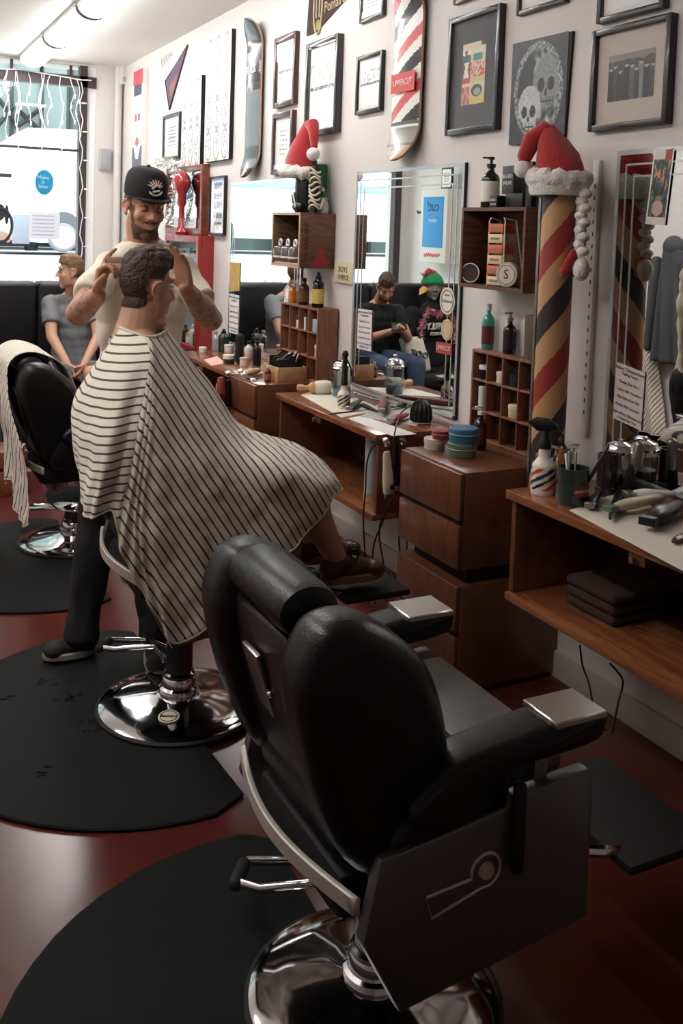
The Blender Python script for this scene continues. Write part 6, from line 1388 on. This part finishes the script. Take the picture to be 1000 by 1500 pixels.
shell(body, CC, CRm, 'hair', HAIRD, t, th_c, CS)
LEA = mat('brown_shoe_leather', (74, 50, 38), .45, coat=.2); 
for a, to in zip(AK, TO): shoes(t, a, to, LEA, mat('tan_sole', (132, 104, 74), .6), 1.05, True, True)
b = MB(); b.ell(PEL, (.17, .17, .12))
for k in KN: hp = Vector((.92, 3.03+(k.y-3.03)*.9, .765)); limb(b, (hp, hp.lerp(k, .93)), (.1, .075))
put(remesh(b, .01, 3), 'shorts', mat('dark_shorts', (40, 38, 40), .85), t)
# chair under him is pumped up
for o in ch2.children:
    if o.name.split('.')[0] not in ('base_disc', 'column', 'collar', 'pump_pedal'): o.location.z += .10

# ---- the striped capes
def stripe_mat():
    m, nt, b = _nt('striped_cape'); N, L = nt.nodes, nt.links; a = N.new('ShaderNodeAttribute'); a.attribute_name = 'stripe'
    fr = N.new('ShaderNodeMath'); fr.operation = 'FRACT'; L.new(a.outputs['Fac'], fr.inputs[0]); rp = N.new('ShaderNodeValToRGB'); rp.color_ramp.interpolation = 'LINEAR'
    e = rp.color_ramp.elements; c0, c1 = lin((222, 212, 194)), lin((62, 50, 46)); e[0].position = 0; e[0].color = c0; e[1].position = 1; e[1].color = c0
    for p_, c in ((.36, c0), (.41, c1), (.59, c1), (.64, c0)): q = e.new(p_); q.color = c
    L.new(fr.outputs[0], rp.inputs['Fac']); L.new(rp.outputs['Color'], b.inputs['Base Color']); b.inputs['Roughness'].default_value = .85; b.inputs['Sheen Weight'].default_value = .15
    tc = N.new('ShaderNodeTexCoord'); n2 = N.new('ShaderNodeTexNoise'); n2.inputs['Scale'].default_value = 26; n2.inputs['Detail'].default_value = 3; L.new(tc.outputs['Object'], n2.inputs['Vector']); bp = N.new('ShaderNodeBump'); bp.inputs['Strength'].default_value = .5; bp.inputs['Distance'].default_value = .01; L.new(n2.outputs['Fac'], bp.inputs['Height']); L.new(bp.outputs['Normal'], b.inputs['Normal']); return m
CAPE = stripe_mat(); CAPEH = mat('cape_hem', (206, 194, 174), .9)
def cr(p0, p1, p2, p3, s): return .5*(2*p1+(-p0+p2)*s+(2*p0-5*p1+4*p2-p3)*s*s+(-p0+3*p1-3*p2+p3)*s**3)
def resample(P, n):
    D = []
    for i in range(len(P)-1):
        for j in range(12): D.append(cr(P[max(i-1, 0)], P[i], P[i+1], P[min(i+2, len(P)-1)], j/12))
    D.append(P[-1]); L = [0]
    for a, b_ in zip(D, D[1:]): L.append(L[-1]+(b_-a).length)
    out = []; k = 0
    for i in range(n+1):
        s = L[-1]*i/n
        while k < len(D)-2 and L[k+1] < s: k += 1
        out.append(D[k].lerp(D[k+1], (s-L[k])/max(1e-9, L[k+1]-L[k])))
    return out
def cloth(grid, closed, sfun, parent, name='cloth', hem_rows=(-1,), wr=.004, wf=14):
    """grid[i][j]: i around, j from top to hem; sfun(i, j, P) -> stripe coordinate of that column side"""
    ni, nj = len(grid), len(grid[0]); base = _org(parent); V = []
    for i in range(ni):
        for j in range(nj): V.append(grid[i][j])
    F = []; S_ = []
    for i in range(ni if closed else ni-1):
        k = (i+1) % ni
        for j in range(nj-1):
            F.append((i*nj+j, k*nj+j, k*nj+j+1, i*nj+j+1)); S_ += [sfun(i, grid[i][j]), sfun(i, grid[k][j]), sfun(i, grid[k][j+1]), sfun(i, grid[i][j+1])]
    me = bpy.data.meshes.new(name); me.from_pydata(V, [], F); me.update()
    nrm = [v.normal.copy() for v in me.vertices]
    for v, n in zip(me.vertices, nrm):
        j = (v.index % nj)/nj; c = v.co; v.co = c+n*(wr*(.3+j)*(noise.noise(c*wf)+.5*noise.noise(c*wf*2.2)))-base
    a = me.attributes.new('stripe', 'FLOAT', 'CORNER'); a.data.foreach_set('value', S_); me.materials.append(CAPE); me.polygons.foreach_set('use_smooth', [True]*len(F))
    o = bpy.data.objects.new(name, me); COL.objects.link(o); o.parent = parent; sm = o.modifiers.new('thickness', 'SOLIDIFY'); sm.thickness = .0025; sm.offset = 0
    hem = [me.vertices[i*nj+nj-1].co+base for i in range(ni)]; part(MB().tube(hem, .004, 6, closed=closed), 'hem', CAPEH, o); return o
PXY = lambda L: [onY(*p) if not isinstance(p, Vector) else p for p in L]; V3 = Vector
KEYS = [PXY(k) for k in (
 [(243, 484, 3.02), (300, 552, 3.02), (352, 622, 3.03), (400, 640, 3.00), (450, 660, 2.98), (484, 688, 2.96), (496, 713, 2.95)],
 [(240, 487, 2.97), (290, 562, 2.92), (348, 652, 2.78), (410, 682, 2.69), (452, 700, 2.68), (478, 714, 2.70), (487, 730, 2.72)],
 [(236, 490, 2.93), (280, 572, 2.82), (330, 672, 2.72), (380, 728, 2.685), (422, 762, 2.685), (442, 790, 2.69)],
 [(230, 492, 2.90), (265, 572, 2.78), (300, 682, 2.685), (332, 762, 2.675), (352, 822, 2.67), (364, 858, 2.67)],
 [(224, 494, 2.88), (242, 560, 2.76), (252, 680, 2.68), (258, 800, 2.66), (262, 880, 2.65), (267, 942, 2.65)],
 [(218, 494, 2.87), (228, 530, 2.77), (224, 640, 2.69), (214, 740, 2.67), (214, 820, 2.66), (232, 905, 2.66)],
 [(212, 493, 2.87), (222, 526, 2.77), (208, 630, 2.70), (195, 720, 2.68), (187, 770, 2.67), (180, 812, 2.67)],
 [(204, 491, 2.88), (214, 524, 2.78), (192, 622, 2.72), (178, 690, 2.70), (170, 730, 2.70), (166, 750, 2.70)],
 [(190, 486, 2.91), (180, 532, 2.82), (156, 622, 2.73), (142, 682, 2.71), (133, 725, 2.71), (128, 758, 2.72)],
 [(178, 481, 2.97), (152, 522, 2.96), (118, 590, 2.95), (108, 628, 2.96), (113, 680, 2.96), (124, 712, 2.97)],
 [(175, 477, 3.05), (162, 500, 3.12), (137, 540, 3.18), (116, 580, 3.2), (116, 630, 3.22), (126, 690, 3.22)],
 [V3((.79, 3.10, 1.29)), V3((.79, 3.25, 1.2)), V3((.82, 3.31, 1.0)), V3((.86, 3.35, .82)), V3((.88, 3.36, .66)), V3((.88, 3.36, .55))],
 [V3((.85, 3.09, 1.27)), V3((.98, 3.2, 1.08)), V3((1.12, 3.28, .92)), V3((1.22, 3.33, .80)), V3((1.28, 3.35, .66)), V3((1.3, 3.35, .56))],
 [V3((.87, 3.06, 1.27)), V3((1.0, 3.1, 1.1)), V3((1.15, 3.15, .92)), V3((1.32, 3.19, .85)), V3((1.45, 3.2, .80)), V3((1.5, 3.2, .74))])]
RS = [resample(k, 84) for k in KEYS]; nk = len(RS); SUB = 18; grid = []
for i in range(nk):
    for s in range(SUB):
        u = s/SUB; grid.append([cr(RS[i-1][j], RS[i][j], RS[(i+1) % nk][j], RS[(i+2) % nk][j], u) for j in range(85)])
# gentle gathered folds that deepen towards the hem
for i in range(len(grid)):
    for j in range(85):
        f = j/84; ph = i/len(grid)*2*PI; g_ = grid[i][j]; am = .007*f*f*math.sin(ph*23+math.sin(ph*5)*2)*(1 if 2*SUB < i < 10*SUB else .4); c = Vector((.9, 3.03, g_.z)); r_ = (g_-c); r_.z = 0
        if r_.length > .05: grid[i][j] = g_+r_.normalized()*am
i0 = int(6.55*SUB); i1 = int(11.5*SUB)
def sf(i, P):
    if i0 <= i < i1: return (P.z-.12*P.x+.04*P.y)/.0235
    return (1.5*P.x+P.z-.1*P.y)/1.803/.0228
ct = thing('cutting_cape', 'cream cape with thin dark stripes draped over the seated customer', 'cape', (.95, 2.9, .4)); cloth(grid, True, sf, ct, wr=.007, wf=9)
part(MB().tube([grid[i][0] for i in range(0, len(grid), 4)], .006, 8, closed=True), 'neck_band', CAPEH, ct)
# cape slung over the far chair
def sheet_grid(prof, y0, y1, n=46, m=60, fold=.02, seed=0, lat=None):
    R_ = resample([Vector((x, 0, z)) for x, z in prof], m); G = []
    for i in range(n+1):
        u = i/n; row = []
        for j in range(m+1):
            f = abs(j/m-.35); p = R_[j].copy(); p.y = y0+(y1-y0)*u*(1-.25*f*math.sin(seed+3*f)); p.x += fold*f*math.sin(u*17+seed+j*.02); p.y += .02*f*math.sin(j*.2+seed); row.append(p)
        G.append(row)
    return G
t = thing('cutting_cape', 'striped cape slung over the back of the farthest barber chair', 'cape', (.7, 4.9, .3)); cx_ = ch1.location.x
gR = sheet_grid([(cx_+.02, .62), (cx_-.02, .80), (cx_-.10, .94), (cx_-.24, .995), (cx_-.335, .95), (cx_-.352, .86), (cx_-.345, .75), (cx_-.31, .6), (cx_-.28, .45), (cx_-.27, .24)], 4.74, 5.24, 60, 70, .02, 2)
for i, row in enumerate(gR):
    for j, p in enumerate(row):
        k = max(0, (j-30)/40); p.y -= .26*(1-i/60)*min(1, k*1.8); p.x -= .006*(1+math.sin(i*.9+j*.05))*k; p.z -= .06*k*math.sin(i*.11)
cloth(gR, False, lambda i, P: (P.y+.25*P.z)/.030, t)
# ------------------------------------------------------------------ waiting bench, seated people, window dressing
VIN = mat('black_vinyl', (22, 22, 24), .45, bump=.06, bscale=60)
t = thing('bench', 'long black vinyl waiting bench below the shop window', 'bench', (.5, 7.3, 0)); x0, x1 = XO+.06, 1.96
part(MB().box(x0, x1, 6.88, 7.5, .30, .44, .04, 4), 'seat', VIN, t)
zb_ = onY(40, 412, 7.6).z
for k in range(4): part(MB().box(x0+(x1-x0)*k/4, x0+(x1-x0)*(k+1)/4, 7.48, 7.70, .40, zb_, .035, 4), 'back_cushion', VIN, t)
part(MB().box(x0+.03, x1-.03, 6.95, 7.70, .02, .30), 'base', BLACKM, t)
GSC = (.86, .86, .98)
def seated(label, C, R, pel, nk, sh, el, wr, kn, ak, to, shirt, legs, hairm, hair_f, skin=SKIN, hd=((0, -.4, -.8), (0, -.4, -.8)), curls=((.4,)*4, (.4,)*4), shorts=True, beard=None, pn=((0, -.6, .3), (0, -.6, .3)), shoe=None):
    t = thing('person', label, 'person', (pel[0], pel[1], .44)); PEL, NK = Vector(pel), Vector(nk); b = MB(); head_prims(b, C, R, GSC); b.capsule(Vector(C)+R @ Vector((0, -.02, -.06)), NK, .052, .06); lat = (Vector(sh[1])-Vector(sh[0])); torso(b, PEL, NK, lat, .92)
    for i in (0, 1):
        s, e, w_, k, a, o = (Vector(q[i]) for q in (sh, el, wr, kn, ak, to)); b.ell(s, .058); limb(b, (s, e, w_), (.05, .04, .027)); hand(b, w_, hd[i], pn[i], (1, -1)[i], curls[i], .95)
        hp = PEL+lat.normalized()*(-.09 if i == 0 else .09); limb(b, (hp, k, k.lerp(a, .35), a), (.085, .058, .056, .036)); foot(b, a, o)
    body = put(remesh(b, .0055, 3, head_sculpt(C, R, GSC)), 'body', skin, t); face_bits(t, C, R, GSC, hairm, False)
    shell(body, C, R, 'hair', hairm, t, hair_f, GSC)
    if beard: shell(body, C, R, 'beard', beard, t, th_b, GSC)
    b = MB(); torso(b, PEL, NK+Vector((0, 0, -.012)), lat, .95, .016)
    for i in (0, 1): s, e = Vector(sh[i]), Vector(el[i]); b.ell(s, .066); b.capsule(s, NK+Vector((0, 0, -.03)), .06, .045); b.cyl(s, s.lerp(e, .62), .066, .066, 20)
    put(remesh(b, .008, 4, cloth_noise(.012, 9, 5)), 't_shirt', shirt, t); part(MB().tube([NK+Vector((math.cos(a)*.06, math.sin(a)*.055, .016+.01*math.sin(a))) for a in [2*PI*i/24 for i in range(24)]], .006, 8, closed=True), 'collar', shirt, t)
    b = MB(); b.ell(PEL, (.165, .14, .11))
    for i in (0, 1):
        hp = PEL+lat.normalized()*(-.09 if i == 0 else .09); k, a = Vector(kn[i]), Vector(ak[i])
        if shorts: b.capsule(hp, hp.lerp(k, .5), .1, .09); b.cyl(hp.lerp(k, .4), hp.lerp(k, .9), .092, .092, 20)
        else: limb(b, (hp, k, a), (.1, .076, .06))
    put(remesh(b, .009, 4, cloth_noise(.01, 10, 2)), 'shorts' if shorts else 'jeans', legs, t)
    for i in (0, 1): shoes(t, ak[i], to[i], shoe or SNK, SOLE, .98)
    return t
def th_g(p):
    lim = (.06 if p.y > .05 else (.0+1.1*max(0, p.y))) if p.y > -.02 else -.05
    if abs(p.x) > .066 and -.04 < p.y < .02 and p.z < .034: return 0
    if p.z < lim: return 0
    top = max(0, min(1, (p.z-.05)/.05)); return (.004+top*(.014+.016*max(0, min(1, (p.y)/.08))))*(1+.4*noise.noise(Vector((p.x*60, p.y*25, p.z*40))))
GT = mat('grey_tee', (128, 130, 134), .9, bump=.2, bscale=240, var=.08, vscale=60); GS = mat('grey_shorts', (120, 124, 122), .9, bump=.2, bscale=240, var=.1, vscale=40)
gC = onY(103, 399, 7.1)
seated('young man in grey T-shirt and shorts waiting on the bench, looking left', gC, frame((-.93, .02, -.03)), (1.47, 7.24, .53), (1.455, 7.2, 1.08), ((1.29, 7.19, 1.02), (1.60, 7.19, 1.02)), ((1.275, 7.03, .80), (1.60, 7.0, .80)), ((1.345, 6.82, .63), (1.46, 6.80, .63)), ((1.265, 6.72, .565), (1.50, 6.72, .565)), ((1.29, 6.66, .11), (1.50, 6.66, .11)), ((1.27, 6.48, .0), (1.5, 6.48, .0)), GT, GS, HAIRL, th_g, hd=((.35, -.25, -.9), (-.5, -.25, -.85)), pn=((.6, .4, .3), (-.6, .4, .3)))
# seen only in the middle mirror: a man looking at his phone
pC = Vector((.74, 6.98, 1.16)); BT = mat('black_tee', (24, 24, 26), .9, bump=.2, bscale=240)
pm_ = seated('dark haired man in black T-shirt looking down at his phone, seen in the middle mirror', pC, frame((.25, -.75, -.6), (0, 0, 1)), (.70, 7.24, .53), (.715, 7.13, 1.02), ((.54, 7.12, .955), (.89, 7.10, .955)), ((.53, 6.95, .74), (.93, 6.93, .74)), ((.70, 6.76, .83), (.82, 6.74, .82)), ((.60, 6.68, .55), (.90, 6.68, .55)), ((.60, 6.66, .11), (.9, 6.66, .11)), ((.57, 6.48, 0), (.93, 6.48, 0)), BT, mat('blue_jeans', (62, 76, 98), .85, bump=.2, bscale=200), HAIRD, th_g, SKIN2, hd=((.6, -.25, .45), (-.6, -.2, .45)), pn=((.2, -.5, -.6), (-.2, -.5, -.6)), curls=((.7,)*4, (.7,)*4), shorts=False, beard=BEARD)
pm_.location.x -= .07; g = Vector((.695, 6.70, .87)); t = thing('phone', 'dark phone held by the man seen in the middle mirror', 'phone', g); part(MB().box(-.07, .07, -.004, .004, -.035, .035, .003, M=Matrix.Translation(g) @ Matrix.Rotation(-.6, 4, 'X')), 'case', BLACK, t)
# dressed dummy with elf hat and garland
mx_, my_ = -.01, 7.36; t = thing('mannequin', 'dressed dummy in black printed T-shirt with elf hat and pink garland, on the bench', 'mannequin', (mx_, my_, .44)); b = MB(); torso(b, (mx_, my_, .5), (mx_, my_-.02, .98), (1, 0, 0), .95)
for s in (-1, 1): b.ell((mx_+s*.18, my_, .91), .065); b.capsule((mx_+s*.18, my_, .91), (mx_+s*.25, my_-.03, .66), .062, .055)
b.capsule((mx_, my_-.02, .97), (mx_, my_-.02, 1.06), .055, .05); put(remesh(b, .009, 4), 'torso', BT, t)
b = MB(); head_prims(b, (mx_, my_-.03, 1.14), frame((.3, -.95, 0)), .95); put(remesh(b, .006, 3), 'head', mat('dummy_grey', (120, 112, 104), .6), t)
EG = mat('elf_green', (34, 128, 72), .9); b = MB().lathe([(.098, 0), (.105, .02), (.08, .07), (.045, .1), (0, .11)], (mx_, my_-.025, 1.17), (0, 0, 1), 24); hat_ = part(b, 'elf_hat', EG, t)
part(MB().tube([(mx_, my_-.025, 1.25), (mx_+.05, my_-.03, 1.28), (mx_+.11, my_-.04, 1.25)], [.05, .035, .014], 12), 'hat_tip', FELT, hat_); part(MB().ell((mx_+.12, my_-.04, 1.27), .022), 'pompom', FUR, hat_)
for s in (-1, 1): part(MB().lathe([(.0, .11), (.035, .04), (.03, 0), (0, -.01)], (mx_+s*.09, my_-.05, 1.14), (s*.5, -.2, -.4), 12, sx=.4), 'elf_ear', mat('elf_ear', (206, 150, 90), .8), hat_)
text('SURLY', .085, (mx_, my_-.135, .80), (1, 0, 0), (0, -.1, 1), mat('shirt_print', (206, 206, 200), .8), t, depth=.012); text('BARBER', .04, (mx_, my_-.135, .735), (1, 0, 0), (0, -.1, 1), MATS['shirt_print'], t, depth=.012)
tinsel('tinsel_garland', [(mx_-.2, my_-.15, .66), (mx_-.17, my_-.15, .82), (mx_-.09, my_-.13, .95), (mx_, my_-.13, .9), (mx_+.09, my_-.13, .95), (mx_+.17, my_-.15, .82), (mx_+.19, my_-.15, .62), (mx_+.19, my_-.15, .5)], 'pink tinsel garland round the neck of the dressed dummy', mat('pink_tinsel', (206, 132, 146), .3, .6), n=1000, L=.04, per=.0025)
# tote bag
t = thing('tote_bag', 'cream canvas tote bag leaning on the bench, seen in the middle mirror', 'bag', (.33, 6.96, .44)); b = MB(); b.box(.22, .44, 6.9, 7.02, .445, .74, .04, 4)
for v in b.bm.verts: v.co.x += .15*(v.co.z-.44); v.co.y += .25*(v.co.z-.44)
put(remesh(b, .012, 4, cloth_noise(.02, 8, 4)), 'bag_body', mat('canvas_cloth', (206, 200, 182), .95, bump=.3, bscale=120), t); part(MB().tube([(.3, 7.0, .72), (.34, 7.06, .84), (.40, 7.1, .86), (.46, 7.08, .74)], .012, 8), 'strap', BLACKM, t)
text('OOK', .08, (.35, 6.925, .6), (1, 0, .25), (-.25, .25, 1), mat('bag_print', (110, 110, 106), .9), t, depth=.012)
# heater cabinet with blue poster on the opposite wall
t = thing('wall_cabinet', 'white wall cabinet with blue poster on the left wall, seen in the middle mirror', 'cabinet', (-.84, 8.5, 1.32)); part(MB().box(XO, -.72, 8.24, 8.74, 1.32, 2.08, .01), 'casing', mat('cabinet_white', (216, 212, 204), .5), t)
part(MB().box(-.72, -.712, 8.30, 8.68, 1.48, 2.0, .002), 'poster', mat('poster_blue', (44, 140, 200), .5), t); text('cut!', .15, (-.711, 8.49, 1.9), (0, 1, 0), (0, 0, 1), mat('poster_ink', (20, 40, 70), .6), t); text('colour', .06, (-.711, 8.49, 1.76), (0, 1, 0), (0, 0, 1), LBL, t)
part(MB().tube([(-.717, 8.34+.3*i/20, 1.40+.02*math.sin(i*1.9)) for i in range(21)], .006, 6), 'pink_script', mat('pink_ink', (214, 90, 104), .6), t)
t = thing('picture_frame', 'small dark framed print standing on the white wall cabinet', 'framed picture', (-.8, 8.36, 2.08)); part(MB().box(-.80, -.78, 8.26, 8.46, 2.08, 2.30, .004), 'frame', FB, t); art(art_pale(12, False), (-.7788, 8.28, 2.10), (0, .16, 0), (0, 0, .18), 14, 16, t)
one(MB().tube([(-.9, 9.1, 1.86), (-.85, 9.0, 1.84), (-.8, 8.85, 1.85), (-.8, 8.75, 1.85)], .012, 8), 'power_cord', WIRE, 'black cable running to the white wall cabinet', 'cord')
# coats on the opposite wall
def hanging(name, label, cat, y, z1, z0, w0, w1, m, stripe=False):
    t = thing(name, label, cat, (XO+.1, y, z0)); prof_n = 40; G = []
    for i in range(prof_n+1):
        u = i/prof_n*2-1; row = []
        for j in range(41):
            f = j/40; w = w0+(w1-w0)*f**.7; row.append(Vector((XO+.06+.07*(1-u*u)+.03*math.sin(u*9+f*2)*f, y+u*w, z1+(z0-z1)*f+(-.06*abs(u)*(1-f)))))
        G.append(row)
    if stripe: cloth(G, False, lambda i, P: (P.y+.4*P.z)/.024, t)
    else:
        base = _org(t); me = bpy.data.meshes.new('garment'); nj = 41; me.from_pydata([p-base for r in G for p in r], [], [(i*nj+j, (i+1)*nj+j, (i+1)*nj+j+1, i*nj+j+1) for i in range(prof_n) for j in range(40)]); me.materials.append(m); me.polygons.foreach_set('use_smooth', [True]*len(me.polygons)); o = bpy.data.objects.new('garment', me); COL.objects.link(o); o.parent = t; sm = o.modifiers.new('thickness', 'SOLIDIFY'); sm.thickness = .02
        part(MB().ell((XO+.09, y, z1-.02), (.07, .1, .09)), 'hood', m, t)
        part(MB().capsule((XO+.1, y+w0+.06, z1-.15), (XO+.1, y+w1+.03, z0+.1), .05, .035), 'sleeve', m, t); part(MB().capsule((XO+.1, y-w0-.06, z1-.15), (XO+.1, y-w1-.03, z0+.1), .05, .035), 'sleeve', m, t)
    hk = MB().tube([(XO, y, z1+.03), (XO+.06, y, z1+.02), (XO+.08, y, z1+.06)], .008, 8); one(hk, 'coat_hook', STEEL, 'steel hook on the left wall holding the '+label.split(' hang')[0], 'hook')
hanging('hooded_jacket', 'dark grey hooded jacket hanging on the left wall, seen in right mirror', 'jacket', 5.92, 1.60, .66, .12, .2, mat('grey_fleece', (74, 74, 78), .95, bump=.2, bscale=200))
hanging('cutting_cape', 'striped cape hanging low on the left wall, seen in right mirror', 'cape', 6.22, .92, .06, .05, .28, None, True)
def thin_paper():
    m, nt, b = _nt('backlit_paper'); N, L = nt.nodes, nt.links; tr = N.new('ShaderNodeBsdfTranslucent'); mx = N.new('ShaderNodeMixShader'); b.inputs['Base Color'].default_value = lin((232, 230, 232)); tr.inputs['Color'].default_value = lin((232, 230, 236)); L.new(b.outputs[0], mx.inputs[1]); L.new(tr.outputs[0], mx.inputs[2]); L.new(mx.outputs[0], N['Material Output'].inputs['Surface']); return m
# window: sticker, notice, decal, icicle lights, tinsel along the sill
c = onY(65.5, 267, YF); r = abs(onY(65.5, 248.5, YF).z-c.z); t = thing('round_sticker', 'round blue sticker with white lettering on the shop window', 'sticker', (c.x, YF, c.z-r)); rx = abs(onY(79, 267, YF).x-c.x)
part(MB().lathe([(0, 0), (r, 0), (r, .002), (0, .002)], (c.x, YF+.026, c.z), (0, -1, 0), 36, sx=rx/r), 'disc', mat('sticker_blue', (16, 140, 186), .5), t)
for i, s in enumerate(('Make', 'it', 'blue')): text(s, r*.42, (c.x-.01, YF+.022, c.z+r*(.38-.36*i)), (1, 0, 0), (0, 0, 1), mat('pale_blue_print', (196, 226, 236), .5), t)
tl, br = onY(43, 310, YF), onY(88, 351, YF); t = thing('notice', 'white handwritten notice taped inside the shop window', 'notice', ((tl.x+br.x)/2, YF, br.z)); part(MB().box(tl.x, br.x, YF+.024, YF+.027, br.z, tl.z), 'paper', thin_paper(), t)
for k in range(6): z = tl.z-(tl.z-br.z)*(.14+.14*k); part(MB().tube([(tl.x+.03+(br.x-tl.x-.08)*i/24, YF+.022, z+.006*math.sin(i*2.1+k)) for i in range(25)], .003, 4), 'written_line', mat('blue_grey_ink', (156, 160, 186), .8), t)
c = onY(2, 330, YF); t = thing('window_decal', 'round black and white decal at the left edge of the shop window', 'decal', (c.x, YF, c.z-.3)); R0 = abs(onY(18, 330, YF).x-c.x)
part(MB().tube([(c.x+R0*math.cos(a), YF+.024, c.z+R0*1.6*math.sin(a)) for a in [2*PI*i/36 for i in range(36)]], .014, 6, closed=True), 'ring', mat('decal_black', (50, 50, 52), .6), t)
for (dx, dz, sx_, sz_, m) in ((-.02, .12, .06, .08, 'decal_black'), (.05, .1, .02, .09, 'decal_black'), (.0, -.1, .07, .05, 'decal_skin'), (.06, -.12, .03, .04, 'decal_skin')): part(MB().ell((c.x+dx, YF+.026, c.z+dz), (sx_, .002, sz_)), 'printed_shape', mat(m, (50, 50, 52) if m == 'decal_black' else (222, 190, 176), .6), t)
t = thing('icicle_lights', 'white icicle light string hanging across the top of the shop window', 'string lights', (.5, YF-.04, zh0)); WW = mat('white_wire', (226, 228, 226), .5); yy = YF-.04
def wpts(L): return [onY(x, y, yy) for x, y in L]
part(MB().tube(wpts([(-40, 98), (0, 101), (30, 102), (60, 107), (90, 112), (118, 117), (134, 118)]), .006, 6), 'main_wire', WW, t)
for k, (px, ln) in enumerate(((-30, 60), (-12, 90), (8, 62), (11, 95), (25, 88), (27, 130), (42, 70), (59, 92), (62, 120), (72, 65), (90, 100), (106, 60), (114, 78))):
    y0_ = 101+max(0, px)*.13; pp = [(px+3*math.sin(i*1.1+k), y0_+ln*i/8) for i in range(9)]; part(MB().tube(wpts(pp), .0045, 5), 'strand', WW, t)
    for i in (3, 5, 8): q = onY(pp[i][0]+1, pp[i][1]+2, yy); part(MB().capsule(q, q-Vector((0, 0, .03)), .009, .006, 8), 'bulb', mat('bulb_white', (244, 244, 240), .3), t)
pp = [(119+2.5*math.sin(i*1.9), 120+14*i) for i in range(21)]; part(MB().tube(wpts(pp), .005, 5), 'strand', WW, t)
for i in range(2, 21, 3): q = onY(pp[i][0]+3, pp[i][1]+3, yy); part(MB().capsule(q, q+Vector((.035, 0, .0)), .008, .006, 8), 'bulb', MATS['bulb_white'], t)
tinsel('tinsel_garland', [(XO+.3+.2*i, YF-.12+.03*math.sin(i*2), ZL+.045+.012*math.sin(i*3)) for i in range(13)], 'pale pink tinsel lying along the window ledge', mat('pale_pink_tinsel', (226, 190, 200), .3, .5), n=1500, L=.05, per=.003)
# wooden stool crate at far left with chrome bowl under the hanging cape
t = thing('wooden_stool', 'low reddish wooden stool box at the left edge behind the far chair', 'stool', (.62, 5.15, 0)); wd = wood('stool_wood', (98, 54, 34), (136, 82, 54), (6, 6, 20), .45, .1); g = onZ(20, 725, 0)
part(MB().box(g.x-.24, g.x+.10, g.y-.02, g.y+.3, .0, .14, .006), 'lower_box', wd, t); part(MB().box(g.x-.22, g.x+.08, g.y-.0, g.y+.28, .16, .26, .006), 'upper_box', wd, t); part(MB().box(g.x-.2, g.x+.06, g.y+.02, g.y+.26, .14, .16), 'gap_board', W_DARK, t)
S.view_settings.view_transform = 'Standard'; S.view_settings.look = 'None'; S.view_settings.gamma = 1; S.view_settings.exposure = EXPO
S.view_settings.use_curve_mapping = False
S.cycles.max_bounces = 8; S.cycles.transparent_max_bounces = 16; S.cycles.glossy_bounces = 5; S.cycles.caustics_reflective = False; S.cycles.caustics_refractive = False
